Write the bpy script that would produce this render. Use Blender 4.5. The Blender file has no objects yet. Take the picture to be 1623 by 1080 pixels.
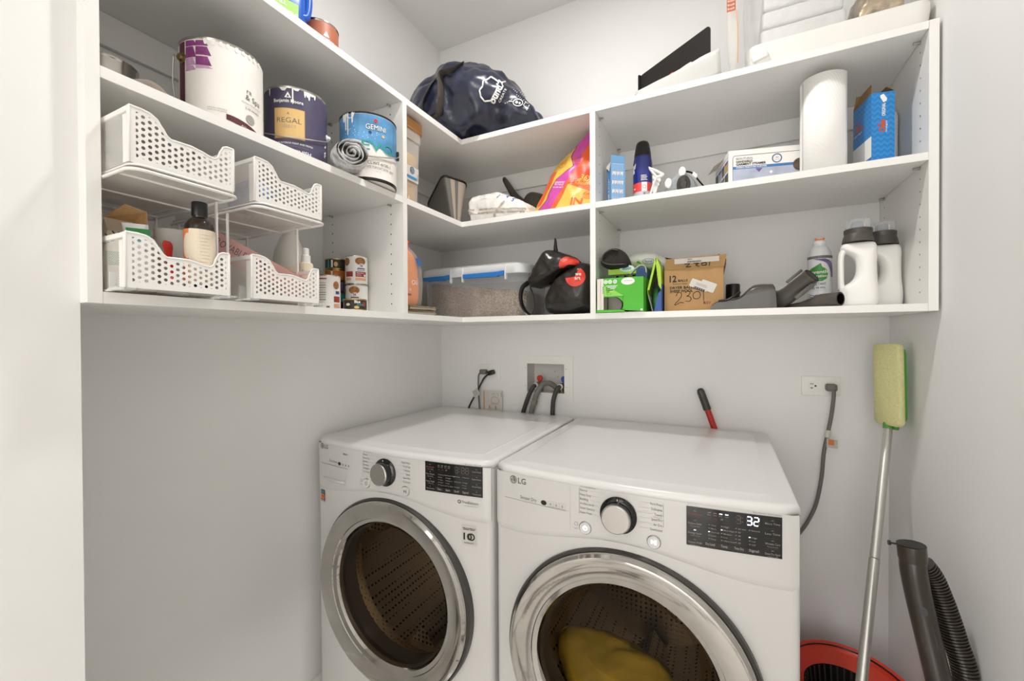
import bpy, bmesh, math, random
from mathutils import Matrix, Vector, noise
random.seed(7)
D = bpy.data
SC = bpy.context.scene
COL = SC.collection
PI = math.pi
R_ = math.radians

# ------------------------------------------------------------------ camera
def cam_axes(yaw, pitch, roll):
    a, b, c = R_(yaw), R_(pitch), R_(roll)
    f = Vector((-math.sin(a)*math.cos(b), math.cos(a)*math.cos(b), math.sin(b)))
    r0 = Vector((math.cos(a), math.sin(a), 0)); u0 = r0.cross(f)
    return r0*math.cos(c)+u0*math.sin(c), -r0*math.sin(c)+u0*math.cos(c), f
cd = D.cameras.new('camera'); cam = D.objects.new('camera', cd); COL.objects.link(cam)
r_, u_, f_ = cam_axes(26.7, -0.4793, -0.2843)
cam.matrix_world = Matrix(((r_.x, u_.x, -f_.x, 1.2776), (r_.y, u_.y, -f_.y, -1.7501), (r_.z, u_.z, -f_.z, 1.3261), (0, 0, 0, 1)))
cd.sensor_width = 36; cd.lens = 670.07*36/1623; cd.clip_start = .02
SC.camera = cam
# ------------------------------------------------------------------ world, lamps, exposure
w = D.worlds.new('world'); SC.world = w; w.use_nodes = True
w.node_tree.nodes['Background'].inputs[0].default_value = (1, .985, .965, 1)
w.node_tree.nodes['Background'].inputs[1].default_value = 2.0
def area(name, loc, size, power, col=(1, .95, .89), shape='DISK', rot=(0, 0, 0), spread=180):
    l = D.lights.new(name, 'AREA'); l.shape = shape; l.size = size; l.energy = power; l.color = col
    l.spread = R_(spread)
    o = D.objects.new(name, l); o.location = loc; o.rotation_euler = rot; COL.objects.link(o)
area('closet_downlight', (.88, -.88, 2.745), .12, 5.9, (1, .985, .965))
area('added_fill_light', (1.15, -2.75, 2.70), .9, 2.5, (1, .985, .97))  # added soft lamp behind the camera, evens out the room light
vs = SC.view_settings
SC.display_settings.display_device = 'sRGB'
vs.view_transform = 'Standard'; vs.look = 'None'; vs.gamma = 1; vs.use_curve_mapping = False
vs.exposure = 1.0
SC.cycles.max_bounces = 10; SC.cycles.diffuse_bounces = 6; SC.cycles.transparent_max_bounces = 24
SC.cycles.caustics_reflective = False; SC.cycles.caustics_refractive = False

# ------------------------------------------------------------------ materials
def lin(c):
    if isinstance(c, str):
        c = [int(c[i:i+2], 16)/255 for i in (0, 2, 4)]
    return tuple(((x/12.92) if x <= .04045 else ((x+.055)/1.055)**2.4) for x in c)+(1,)
def sset(b, k, v):
    if k in b.inputs: b.inputs[k].default_value = v
def pm(name, col, rough=.5, metal=0, spec=.5, var=0, vscale=8, bump=0, bscale=60, emit=0, coat=0, sheen=0):
    m = D.materials.new(name); m.use_nodes = True
    nt = m.node_tree; b = nt.nodes['Principled BSDF']
    c = lin(col)
    sset(b, 'Base Color', c); sset(b, 'Roughness', rough); sset(b, 'Metallic', metal); sset(b, 'Specular IOR Level', spec)
    if coat: sset(b, 'Coat Weight', coat)
    if sheen: sset(b, 'Sheen Weight', sheen)
    if emit:
        sset(b, 'Emission Color', c); sset(b, 'Emission Strength', emit)
    if var or bump:
        tc = nt.nodes.new('ShaderNodeTexCoord')
    if var:
        n = nt.nodes.new('ShaderNodeTexNoise'); n.inputs['Scale'].default_value = vscale; n.inputs['Detail'].default_value = 5
        nt.links.new(tc.outputs['Object'], n.inputs['Vector'])
        r = nt.nodes.new('ShaderNodeValToRGB')
        r.color_ramp.elements[0].position = .3; r.color_ramp.elements[1].position = .7
        r.color_ramp.elements[0].color = tuple(max(0, x*(1-var)) for x in c[:3])+(1,)
        r.color_ramp.elements[1].color = tuple(min(1, x*(1+var*.4)) for x in c[:3])+(1,)
        nt.links.new(n.outputs['Fac'], r.inputs['Fac']); nt.links.new(r.outputs['Color'], b.inputs['Base Color'])
    if bump:
        n2 = nt.nodes.new('ShaderNodeTexNoise'); n2.inputs['Scale'].default_value = bscale; n2.inputs['Detail'].default_value = 4
        nt.links.new(tc.outputs['Object'], n2.inputs['Vector'])
        bp = nt.nodes.new('ShaderNodeBump'); bp.inputs['Strength'].default_value = bump; bp.inputs['Distance'].default_value = .004
        nt.links.new(n2.outputs['Fac'], bp.inputs['Height']); nt.links.new(bp.outputs['Normal'], b.inputs['Normal'])
    return m
def glassy(name, tint, opac, rough=.08, gloss=.6, tcol=(1, 1, 1), metal=0):
    """thin clear or milky plastic: part see-through, part surface"""
    m = D.materials.new(name); m.use_nodes = True; nt = m.node_tree
    b = nt.nodes['Principled BSDF']; sset(b, 'Base Color', lin(tint)); sset(b, 'Roughness', rough); sset(b, 'Specular IOR Level', gloss); sset(b, 'Metallic', metal)
    t = nt.nodes.new('ShaderNodeBsdfTransparent'); t.inputs[0].default_value = tuple(tcol)+(1,)
    mx = nt.nodes.new('ShaderNodeMixShader')
    lw = nt.nodes.new('ShaderNodeLayerWeight'); lw.inputs['Blend'].default_value = .25
    mr = nt.nodes.new('ShaderNodeMapRange'); mr.inputs['To Min'].default_value = opac; mr.inputs['To Max'].default_value = min(1, opac+.45)
    nt.links.new(lw.outputs['Facing'], mr.inputs['Value']); nt.links.new(mr.outputs['Result'], mx.inputs['Fac'])
    nt.links.new(t.outputs[0], mx.inputs[1]); nt.links.new(b.outputs[0], mx.inputs[2])
    nt.links.new(mx.outputs[0], nt.nodes['Material Output'].inputs['Surface'])
    return m
def perforated(name, col, pitch, rad, mode, metal=0):
    """sheet with round holes (hex rows) or fine expanded mesh, in object space; axes picks the two coordinates"""
    m = D.materials.new(name); m.use_nodes = True; nt = m.node_tree
    b = nt.nodes['Principled BSDF']; sset(b, 'Base Color', lin(col)); sset(b, 'Roughness', .4); sset(b, 'Metallic', metal)
    N = nt.nodes.new; L = nt.links.new
    def M(op, a, c=None, d=None):
        n = N('ShaderNodeMath'); n.operation = op
        for i, x in enumerate((a, c, d)):
            if x is None: continue
            if isinstance(x, (int, float)): n.inputs[i].default_value = x
            else: L(x, n.inputs[i])
        return n.outputs[0]
    uv = N('ShaderNodeUVMap'); sp = N('ShaderNodeSeparateXYZ'); L(uv.outputs[0], sp.inputs[0])
    u, v = sp.outputs[0], sp.outputs[1]
    if mode == 'holes':
        col_ = M('DIVIDE', u, pitch); ci = M('FLOOR', col_); odd = M('MODULO', ci, 2)
        vv = M('ADD', M('DIVIDE', v, pitch*1.1), M('MULTIPLY', odd, .5))
        du = M('MULTIPLY', M('SUBTRACT', M('FRACT', col_), .5), pitch)
        dv = M('MULTIPLY', M('SUBTRACT', M('FRACT', vv), .5), pitch*1.1)
        d = M('SQRT', M('ADD', M('MULTIPLY', du, du), M('MULTIPLY', dv, dv)))
        hole = M('LESS_THAN', d, rad)
    else:
        a = M('DIVIDE', M('ADD', u, v), pitch); c = M('DIVIDE', M('SUBTRACT', u, v), pitch)
        da = M('ABSOLUTE', M('SUBTRACT', M('FRACT', a), .5)); dc = M('ABSOLUTE', M('SUBTRACT', M('FRACT', c), .5))
        hole = M('LESS_THAN', M('MAXIMUM', da, dc), rad)
    t = N('ShaderNodeBsdfTransparent'); mx = N('ShaderNodeMixShader')
    L(hole, mx.inputs['Fac']); L(b.outputs[0], mx.inputs[1]); L(t.outputs[0], mx.inputs[2])
    L(mx.outputs[0], nt.nodes['Material Output'].inputs['Surface'])
    return m
def marble(name):
    m = D.materials.new(name); m.use_nodes = True; nt = m.node_tree; b = nt.nodes['Principled BSDF']
    N = nt.nodes.new; L = nt.links.new
    tc = N('ShaderNodeTexCoord'); n = N('ShaderNodeTexNoise'); n.inputs['Scale'].default_value = 1.7; n.inputs['Detail'].default_value = 9; n.inputs['Distortion'].default_value = 1.6
    L(tc.outputs['Object'], n.inputs['Vector'])
    r = N('ShaderNodeValToRGB'); e = r.color_ramp.elements
    e[0].position = .47; e[0].color = lin('E6E2DC'); e[1].position = .53; e[1].color = lin('E6E2DC')
    k = r.color_ramp.elements.new(.5); k.color = lin('5C5048')
    L(n.outputs['Fac'], r.inputs['Fac']); L(r.outputs['Color'], b.inputs['Base Color']); sset(b, 'Roughness', .2)
    return m

WALL = pm('wall_paint', 'EBEAE8', .62, spec=.3, var=.03, vscale=2.5, bump=.04, bscale=180)
CEIL = pm('ceiling_paint', 'E3E2E0', .75, spec=.2, var=.02, vscale=2)
MEL = pm('white_melamine', 'EDECE9', .34, spec=.45, var=.015, vscale=4)
MELE = pm('melamine_edge_band', 'EFEDE9', .3, spec=.5)
HOLE = pm('hole_dark', '3A3630', .8)
STEEL = pm('brushed_steel', 'B9B6B0', .28, 1)
SHINY = pm('tin_metal', 'CFCBC4', .18, 1, var=.06, vscale=20)
GOLD = pm('gold_tin', 'C9A566', .25, 1)
CHROME = pm('chrome_ring', 'C2BFBA', .07, 1, var=.14, vscale=14)
APPW = pm('appliance_white', 'CFCDCA', .22, spec=.5, coat=.25)
APPT = pm('appliance_top_white', 'D9D7D5', .28, spec=.5, coat=.15)
DKGREY = pm('dark_grey_plastic', '3B3733', .4, var=.1)
CHAR = pm('charcoal_plastic', '57524C', .35, var=.1, vscale=20)
BLACK = pm('black_plastic', '12110F', .3)
GLOSSK = pm('display_black_glass', '080706', .08, spec=.6)
WHITEP = pm('white_plastic', 'E9E8E5', .35, var=.01)
PRINT = pm('grey_print', '6E6A66', .6)
PRINTL = pm('light_print', 'A7A29C', .6)
PRINTW = pm('white_print', 'F3F1EC', .5)
PRINTK = pm('black_print', '1E1B19', .6)
LED = pm('display_led', 'D6E2FF', .5, emit=2.2)
LEDR = pm('display_red_print', '8E3A2E', .5)
PAPER = pm('paper_white', 'D2CEC6', .8, var=.03, vscale=30)
CARD = pm('brown_cardboard', 'B08A5A', .75, var=.08, vscale=25)
CARDD = pm('cardboard_inner', '8F6B42', .8, var=.08, vscale=25)
RED = pm('red_plastic', 'C62A1C', .35)
BLUEM = pm('blue_plastic', '1E4FA8', .35)
GREEN = pm('green_carton', '4DB82B', .45, var=.1, vscale=9)
LIME = pm('lime_carton', 'A9CF3A', .45)
CREAM = pm('cream_label', 'EADBC4', .6)
ORANGE = pm('orange_label', 'E9854A', .5)

# ------------------------------------------------------------------ mesh builder
_tcache = {}
def text_mesh(txt, bold=0, fine=False):
    k = (txt, bold, fine)
    if k in _tcache: return _tcache[k]
    c = D.curves.new('t', 'FONT'); c.body = txt; c.size = 1; c.offset = bold; c.resolution_u = 5 if fine else 2; c.fill_mode = 'FRONT'
    o = D.objects.new('t', c); COL.objects.link(o)
    bpy.context.view_layer.update()
    me = D.meshes.new_from_object(o.evaluated_get(bpy.context.evaluated_depsgraph_get()))
    if fine:
        bm = bmesh.new(); bm.from_mesh(me); bmesh.ops.triangulate(bm, faces=bm.faces[:])
        for _ in range(3):
            bmesh.ops.subdivide_edges(bm, edges=[e for e in bm.edges if e.calc_length() > .22], cuts=1); bmesh.ops.triangulate(bm, faces=bm.faces[:])
        bm.to_mesh(me); bm.free()
    v = [(q.co.x, q.co.y) for q in me.vertices]; f = [tuple(p.vertices) for p in me.polygons]
    D.objects.remove(o); D.curves.remove(c); D.meshes.remove(me)
    x0 = min(p[0] for p in v); x1 = max(p[0] for p in v)
    v = [(p[0]-x0, p[1]) for p in v]
    _tcache[k] = (v, f, x1-x0)
    return _tcache[k]
def flatmap(y=0): return lambda u, v: (u, y, v)
def cylmap(R, a0=0, off=.0008): return lambda u, v: ((R+off)*math.sin(u/R+a0), -(R+off)*math.cos(u/R+a0), v)

class MB:
    def __init__(s, M=None):
        s.v = []; s.f = []; s.mi = []; s.mats = []; s.uv = {}; s.M = M or Matrix(); s.map = flatmap(0)
    def m(s, mat):
        if mat not in s.mats: s.mats.append(mat)
        return s.mats.index(mat)
    def add(s, vs, fs, mat):
        o = len(s.v); s.v += [tuple(s.M @ Vector(p)) for p in vs]; k = s.m(mat)
        for f in fs:
            s.f.append(tuple(i+o for i in f)); s.mi.append(k)
        return s
    def box(s, x0, x1, y0, y1, z0, z1, mat, bev=0, seg=2, mats=None):
        if not bev:
            vs = [(x, y, z) for z in (z0, z1) for y in (y0, y1) for x in (x0, x1)]
            fs = [(0, 2, 3, 1), (4, 5, 7, 6), (0, 1, 5, 4), (2, 6, 7, 3), (0, 4, 6, 2), (1, 3, 7, 5)]
            if mats:   # bottom top front back left right
                for f, mm in zip(fs, mats): s.add([vs[i] for i in f], [(0, 1, 2, 3)], mm or mat)
            else: s.add(vs, fs, mat)
            return s
        bm = bmesh.new(); bmesh.ops.create_cube(bm, size=1)
        for q in bm.verts: q.co = Vector(((x0+x1)/2+q.co.x*(x1-x0), (y0+y1)/2+q.co.y*(y1-y0), (z0+z1)/2+q.co.z*(z1-z0)))
        bmesh.ops.bevel(bm, geom=bm.edges[:], offset=bev, segments=seg, affect='EDGES', profile=.5)
        s.frombm(bm, mat); bm.free(); return s
    def frombm(s, bm, mat):
        bm.verts.index_update()
        s.add([q.co[:] for q in bm.verts], [tuple(q.index for q in f.verts) for f in bm.faces], mat)
    def lathe(s, prof, mat, n=32, a0=0, a1=2*PI):
        """prof: (r,z[,mat]) bottom to top; mat of an entry colours the band up to the next one"""
        full = abs(a1-a0-2*PI) < 1e-6; cols = n if full else n+1
        ang = [a0+(a1-a0)*i/n for i in range(cols)]
        for j in range(len(prof)-1):
            p, q = prof[j], prof[j+1]; mm = p[2] if len(p) > 2 else mat
            if p[0] < 1e-6 and q[0] < 1e-6: continue
            if p[0] < 1e-6:
                vs = [(0, 0, p[1])]+[(q[0]*math.cos(a), q[0]*math.sin(a), q[1]) for a in ang]
                fs = [(0, 1+(i+1) % cols, 1+i) for i in range(n)]
            elif q[0] < 1e-6:
                vs = [(0, 0, q[1])]+[(p[0]*math.cos(a), p[0]*math.sin(a), p[1]) for a in ang]
                fs = [(0, 1+i, 1+(i+1) % cols) for i in range(n)]
            else:
                vs = [(r*math.cos(a), r*math.sin(a), z) for r, z in (p[:2], q[:2]) for a in ang]
                fs = [(i, (i+1) % cols, cols+(i+1) % cols, cols+i) for i in range(n)]
            s.add(vs, fs, mm)
        return s
    def tube(s, pts, r, mat, n=8, closed=False, cap=True, smooth=0, ell=None):
        pts = [Vector(p) for p in pts]
        if smooth: pts, r = spline(pts, r, smooth, closed)
        k = len(pts); rr = r if isinstance(r, (list, tuple)) else [r]*k
        rings = []; up = None
        for i in range(k):
            a = pts[(i-1) % k] if (closed or i > 0) else pts[0]; b = pts[(i+1) % k] if (closed or i < k-1) else pts[-1]
            t = (b-a).normalized()
            if up is None:
                up = Vector((0, 0, 1)) if abs(t.z) < .9 else Vector((1, 0, 0))
            x = up.cross(t)
            if x.length < 1e-6: x = Vector((1, 0, 0)).cross(t)
            x.normalize(); y = t.cross(x); up = y
            e = ell or (1, 1)
            rings.append([pts[i]+x*math.cos(2*PI*j/n)*rr[i]*e[0]+y*math.sin(2*PI*j/n)*rr[i]*e[1] for j in range(n)])
        return s.loft(rings, mat, cap and not closed, cap and not closed, closed)
    def loft(s, rings, mat, c0=True, c1=True, closed=False):
        n = len(rings[0]); vs = [tuple(p) for rg in rings for p in rg]; fs = []
        for j in range(len(rings) if closed else len(rings)-1):
            j2 = (j+1) % len(rings)
            fs += [(j*n+i, j*n+(i+1) % n, j2*n+(i+1) % n, j2*n+i) for i in range(n)]
        if c0: fs.append(tuple(range(n-1, -1, -1)))
        if c1: fs.append(tuple((len(rings)-1)*n+i for i in range(n)))
        return s.add(vs, fs, mat)
    def grid(s, fn, nu, nv, mat):
        vs = [fn(i/nu, j/nv) for j in range(nv+1) for i in range(nu+1)]
        fs = [(j*(nu+1)+i, j*(nu+1)+i+1, (j+1)*(nu+1)+i+1, (j+1)*(nu+1)+i) for j in range(nv) for i in range(nu)]
        return s.add(vs, fs, mat)
    def prism(s, poly, y0, y1, mat, side=None):
        """outline in XZ, from front y0 to back y1"""
        n = len(poly); a = sum(poly[i][0]*poly[(i+1) % n][1]-poly[(i+1) % n][0]*poly[i][1] for i in range(n))
        if a < 0: poly = poly[::-1]
        vs = [(x, y0, z) for x, z in poly]+[(x, y1, z) for x, z in poly]
        s.add(vs, [tuple(range(n)), tuple(range(2*n-1, n-1, -1))], mat)
        s.add(vs, [(i, n+i, n+(i+1) % n, (i+1) % n) for i in range(n)], side or mat)
        return s
    # flat print on the current map (u right, v up)
    def dpoly(s, pts, mat): return s.add([s.map(*p) for p in pts], [tuple(range(len(pts)))], mat)
    def rect(s, u0, u1, v0, v1, mat, n=1):
        for i in range(n):
            a = u0+(u1-u0)*i/n; b = u0+(u1-u0)*(i+1)/n
            s.dpoly([(a, v0), (b, v0), (b, v1), (a, v1)], mat)
        return s
    def disc(s, u, v, ru, mat, rv=None, n=20, ring=0):
        rv = rv or ru
        P = [(u+ru*math.cos(2*PI*i/n), v+rv*math.sin(2*PI*i/n)) for i in range(n)]
        if not ring:
            K = 1 if max(ru, rv) < .006 else 4
            for k in range(1, K+1):
                A = [(u+ru*k/K*math.cos(2*PI*i/n), v+rv*k/K*math.sin(2*PI*i/n)) for i in range(n)]
                if k == 1: s.dpoly(A, mat)
                else:
                    for i in range(n): s.dpoly([A[i], A[(i+1) % n], B[(i+1) % n], B[i]], mat)
                B = A
            return s
        Q = [(u+(ru-ring)*math.cos(2*PI*i/n), v+(rv-ring)*math.sin(2*PI*i/n)) for i in range(n)]
        for i in range(n): s.dpoly([P[i], P[(i+1) % n], Q[(i+1) % n], Q[i]], mat)
        return s
    def spoly(s, pts, mat, n=14):
        """filled outline cut into upright strips so it follows a curved surface"""
        lo, hi = min(p[0] for p in pts), max(p[0] for p in pts); m = len(pts)
        def cut(x):
            r = []
            for i in range(m):
                a, c = pts[i], pts[(i+1) % m]
                if a[0] != c[0] and min(a[0], c[0]) <= x <= max(a[0], c[0]): r.append(a[1]+(c[1]-a[1])*(x-a[0])/(c[0]-a[0]))
            return (min(r), max(r)) if r else None
        for i in range(n):
            x0 = lo+(hi-lo)*(i+.001)/n; x1 = lo+(hi-lo)*(i+.999)/n; A, B = cut(x0), cut(x1)
            if A and B: s.dpoly([(x0, A[0]), (x1, B[0]), (x1, B[1]), (x0, A[1])], mat)
        return s
    def line(s, a, b, wd, mat):
        d = Vector((b[0]-a[0], b[1]-a[1])); nn = Vector((-d.y, d.x)).normalized()*wd/2
        return s.dpoly([(a[0]-nn.x, a[1]-nn.y), (b[0]-nn.x, b[1]-nn.y), (b[0]+nn.x, b[1]+nn.y), (a[0]+nn.x, a[1]+nn.y)], mat)
    def text(s, t, u, v, h, mat, align='l', width=None, bold=0, rot=0, fine=False):
        """cap height h; width squeezes the line to fit"""
        vs, fs, wd = text_mesh(t, bold, fine); k = h/.69; kx = k if not width else width/wd
        W = wd*kx; ox = {'l': 0, 'c': -W/2, 'r': -W}[align]; c, sn = math.cos(rot), math.sin(rot)
        P = []
        for x, y in vs:
            a, b = x*kx+ox, y*k
            P.append(s.map(u+a*c-b*sn, v+a*sn+b*c))
        return s.add(P, fs, mat)
    def build(s, name, parent=None, sharp=35, sub=0, disp=None, solid=0, loc=None, flat=False, uvs=None, wave=None):
        me = D.meshes.new(name); me.from_pydata(s.v, [], s.f)
        for mm in s.mats: me.materials.append(mm)
        me.polygons.foreach_set('material_index', s.mi)
        if uvs:
            ul = me.uv_layers.new(name='UVMap')
            for p in me.polygons:
                for li in p.loop_indices:
                    ul.data[li].uv = uvs(me.vertices[me.loops[li].vertex_index].co, p.normal)
        if not flat:
            me.polygons.foreach_set('use_smooth', [True]*len(s.f))
        bm = bmesh.new(); bm.from_mesh(me)
        bmesh.ops.remove_doubles(bm, verts=bm.verts, dist=2e-6); bm.to_mesh(me); bm.free()
        if not flat: me.set_sharp_from_angle(angle=R_(sharp))
        me.update()
        o = D.objects.new(name, me); COL.objects.link(o)
        if parent: o.parent = parent
        if loc: o.location = loc
        if solid:
            q = o.modifiers.new('solid', 'SOLIDIFY'); q.thickness = solid; q.offset = 0
        if sub:
            q = o.modifiers.new('sub', 'SUBSURF'); q.levels = sub; q.render_levels = sub
        if disp:
            amp, sc, seed = disp
            tx = D.textures.new('crumple', 'CLOUDS'); tx.noise_scale = sc; tx.noise_depth = 2
            q = o.modifiers.new('disp', 'DISPLACE'); q.texture = tx; q.strength = amp; q.mid_level = .5; q.texture_coords = 'LOCAL'
        return o
def spline(pts, r, k, closed=False):
    n = len(pts); out = []; ro = []
    rr = r if isinstance(r, (list, tuple)) else [r]*n
    for i in range(n if closed else n-1):
        g = lambda j: pts[j % n] if closed else pts[max(0, min(n-1, j))]
        p0, p1, p2, p3 = g(i-1), g(i), g(i+1), g(i+2)
        for q in range(k):
            t = q/k
            out.append(.5*((2*p1)+(p2-p0)*t+(2*p0-5*p1+4*p2-p3)*t*t+(3*p1-p0-3*p2+p3)*t**3))
            ro.append(rr[i]*(1-t)+rr[(i+1) % n]*t)
    if not closed: out.append(pts[-1]); ro.append(rr[-1])
    return out, ro
def sp2(pts, k):
    a, _ = spline([Vector((p[0], p[1], 0)) for p in pts], 1, k)
    return [(p.x, p.y) for p in a]
def thing(name, label, cat, loc=(0, 0, 0), rz=0, group=None, rot=None):
    o = D.objects.new(name, None); COL.objects.link(o); o.empty_display_size = .03
    o.location = loc; o.rotation_euler = rot if rot else (0, 0, R_(rz))
    return tag(o, label, cat, group)
def tag(o, label, cat, group=None):
    o['label'] = label; o['category'] = cat
    if group: o['group'] = group
    return o
def struct(mb, name, **k):
    o = mb.build(name, **k); o['kind'] = 'structure'; o['label'] = STL.get(name, name.replace('_', ' ')); o['category'] = name.split('_')[0]
    return o
STL = {}
def rxy(w, d, r, n=5):
    """rounded rectangle outline centred on 0"""
    o = []
    for cx, cy, a in ((w/2-r, d/2-r, 0), (-w/2+r, d/2-r, 90), (-w/2+r, -d/2+r, 180), (w/2-r, -d/2+r, 270)):
        for i in range(n+1):
            t = R_(a+90*i/n); o.append((cx+r*math.cos(t), cy+r*math.sin(t)))
    return o
RX90 = Matrix.Rotation(PI/2, 4, 'X')
T = Matrix.Translation
def RZ(a): return Matrix.Rotation(R_(a), 4, 'Z')
def RX(a): return Matrix.Rotation(R_(a), 4, 'X')
def RY(a): return Matrix.Rotation(R_(a), 4, 'Y')
def fr(seed, x, s=1): return noise.noise(Vector((x*s, seed*7.3, seed*1.7)))
def merge(o, mb):
    """adds print and small surface detail to the mesh of a part it belongs to"""
    me = o.data; base = len(me.materials)
    t = D.meshes.new('t'); t.from_pydata(mb.v, [], mb.f)
    for mm in mb.mats: me.materials.append(mm)
    t.polygons.foreach_set('material_index', [i+base for i in mb.mi])
    bm = bmesh.new(); bm.from_mesh(me); bm.from_mesh(t); bm.to_mesh(me); bm.free(); D.meshes.remove(t); me.update()
# ------------------------------------------------------------------ the room
XS, XR, ZC, YE, YF = .342, 1.7478, 2.7628, -1.451, -3.3
STL.update(wall_left='white painted wall on the left with a shallow recess behind the shelves', wall_back='white wall behind the washer and dryer', wall_right='white wall on the right beside the vacuum hose', wall_front='white wall behind the camera', floor='pale veined tile floor', ceiling='white ceiling', baseboard_left='white baseboard along the left wall', baseboard_back='white baseboard behind the machines', baseboard_right='white baseboard along the right wall')
b = MB()
b.box(-.12, 0, YE-.02, .12, 0, ZC, WALL); b.box(-.12, XS, YF, YE, 0, ZC, WALL)
struct(b, 'wall_left', sharp=20)
b = MB()   # the back wall is cut out for the recessed valve box
bx0, bx1, bz0, bz1 = .4705, .6585, 1.076, 1.2075
b.box(0, bx0, 0, .12, 0, ZC, WALL); b.box(bx1, XR, 0, .12, 0, ZC, WALL)
b.box(bx0, bx1, 0, .12, 0, bz0, WALL); b.box(bx0, bx1, 0, .12, bz1, ZC, WALL); b.box(bx0, bx1, .1, .12, bz0, bz1, WALL)
struct(b, 'wall_back')
b = MB(); b.box(XR, XR+.12, YF, .12, 0, ZC, WALL); struct(b, 'wall_right')
b = MB(); b.box(XS, XS+.3, YF-.1, YF, 0, ZC, WALL); b.box(XR-.10, XR, YF-.1, YF, 0, ZC, WALL); b.box(XS+.3, XR-.10, YF-.1, YF, 2.25, ZC, WALL); struct(b, 'wall_front')   # unseen wide doorway, opened so the bright world fills the room
b = MB(); b.box(-1.5, XR+1.5, YF-2.5, .12, -.1, 0, marble('veined_tile')); struct(b, 'floor')
b = MB(); b.box(-.12, XR+.12, YF-.1, .12, ZC, ZC+.1, CEIL); struct(b, 'ceiling')
def skirting(x0, x1, y0, y1, nm):
    b = MB(); b.box(x0, x1, y0, y1, 0, .145, MELE, bev=.003); struct(b, nm)
skirting(0, .014, YE+.002, -.015, 'baseboard_left'); skirting(.015, XR-.015, -.014, 0, 'baseboard_back'); skirting(XR-.014, XR, YF+.01, 0, 'baseboard_right')

# ------------------------------------------------------------------ built-in shelving
DP, ZT, ZM, ZB, TH = .3685, 2.0916, 1.7728, 1.4038, .019
YLD, XBD, XEP, YEL = -.686, .8764, 1.7223, -1.432
sh = thing('corner_shelf_unit', 'white melamine L-shaped wall shelving with three tiers fixed around the corner', 'shelves', (0, 0, 0))
def panel(name, x0, x1, y0, y1, z0, z1, edge, pins=None):
    b = MB(); b.box(x0, x1, y0, y1, z0, z1, MEL, bev=.0008, seg=1)
    e = .0006
    if edge == 'x': b.box(x1, x1+e, y0, y1, z0, z1, MELE)
    if edge == 'y': b.box(x0, x1, y0-e, y0, z0, z1, MELE)
    if pins:
        for (ax, c, lst, sgn) in pins:
            for z in range(24):
                zz = z0+.05+.032*z
                if zz > z1-.03: break
                for t in lst:
                    ring = [(t+.0024*math.cos(i*PI/4), zz+.0024*math.sin(i*PI/4)) for i in range(8)]
                    if ax == 'x': b.add([(c+sgn*.0005, p, q) for p, q in ring], [tuple(range(8))], HOLE)
                    else: b.add([(p, c+sgn*.0005, q) for p, q in ring], [tuple(range(8))], HOLE)
    return b.build(name, sh, flat=True)
rows = (.05, .318)
G_ = .0004
panel('side_panel', 0.001, DP, YEL-TH, YEL-G_, ZB-TH, ZT, 'x', [('y', YEL-G_, rows, 1)])
panel('divider_panel', 0.001, DP, YLD-TH+G_, YLD-G_, ZB-TH, ZT, 'x', [('y', YLD-TH+G_, rows, -1), ('y', YLD-G_, rows, 1)])
br = (-.05, -.318)
panel('divider_panel', XBD+G_, XBD+TH-G_, -DP, -.001, ZB-TH, ZT, 'y', [('x', XBD+TH-G_, br, 1), ('x', XBD+G_, br, -1)])
panel('side_panel', XEP+G_, XEP+TH, -DP, -.001, ZB-TH, ZT, 'y', [('x', XEP+G_, br, -1)])
for z in (ZB, ZM, ZT):
    panel('shelf', .001, DP-.0008, YEL, YLD-TH, z-TH, z, 'x')
    panel('shelf', .001, DP-.0008, YLD, -DP-.0002, z-TH, z, 'x')
    panel('shelf', .001, XBD, -DP+.0008, -.001, z-TH, z, 'y')
    panel('shelf', XBD+TH, XEP, -DP+.0008, -.001, z-TH, z, 'y')
# hanging rails under the top shelf and low back rails
def rail(x0, x1, y0, y1, z0, z1):
    b = MB(); b.box(x0, x1, y0, y1, z0, z1, MEL, bev=.001, seg=1); b.build('back_rail', sh, flat=True)
rail(.001, .013, YEL, YLD-TH, ZT-TH-.075, ZT-TH-.0004); rail(.001, .013, YLD, -.013, ZT-TH-.075, ZT-TH-.0004)
rail(.001, XBD, -.013, -.001, ZT-TH-.075, ZT-TH-.0004); rail(XBD+TH, XEP, -.013, -.001, ZT-TH-.075, ZT-TH-.0004)
rail(XBD+TH, XEP, -.013, -.001, ZB+.0004, ZB+.1)
def pin(x, y, z, ax, s):
    b = MB()
    if ax == 'x': b.M = T((x, y, z-.004)) @ Matrix.Rotation(PI/2*s, 4, 'Y')
    else: b.M = T((x, y, z-.004)) @ Matrix.Rotation(-PI/2*s, 4, 'X')
    b.lathe([(0, 0), (.0035, 0), (.0035, .002), (.0027, .003), (.0027, .014), (0, .015)], STEEL, 12); b.build('shelf_pin', sh)
for z in (ZM-TH-.0002, ZT-TH-.0002):
    for y in (-.05, -.318):
        pin(XEP, y, z, 'x', -1); pin(XBD+TH, y, z, 'x', 1)
    for x in (.05, .318):
        pin(x, YLD-TH, z, 'y', -1); pin(x, YEL, z, 'y', 1)
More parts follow.
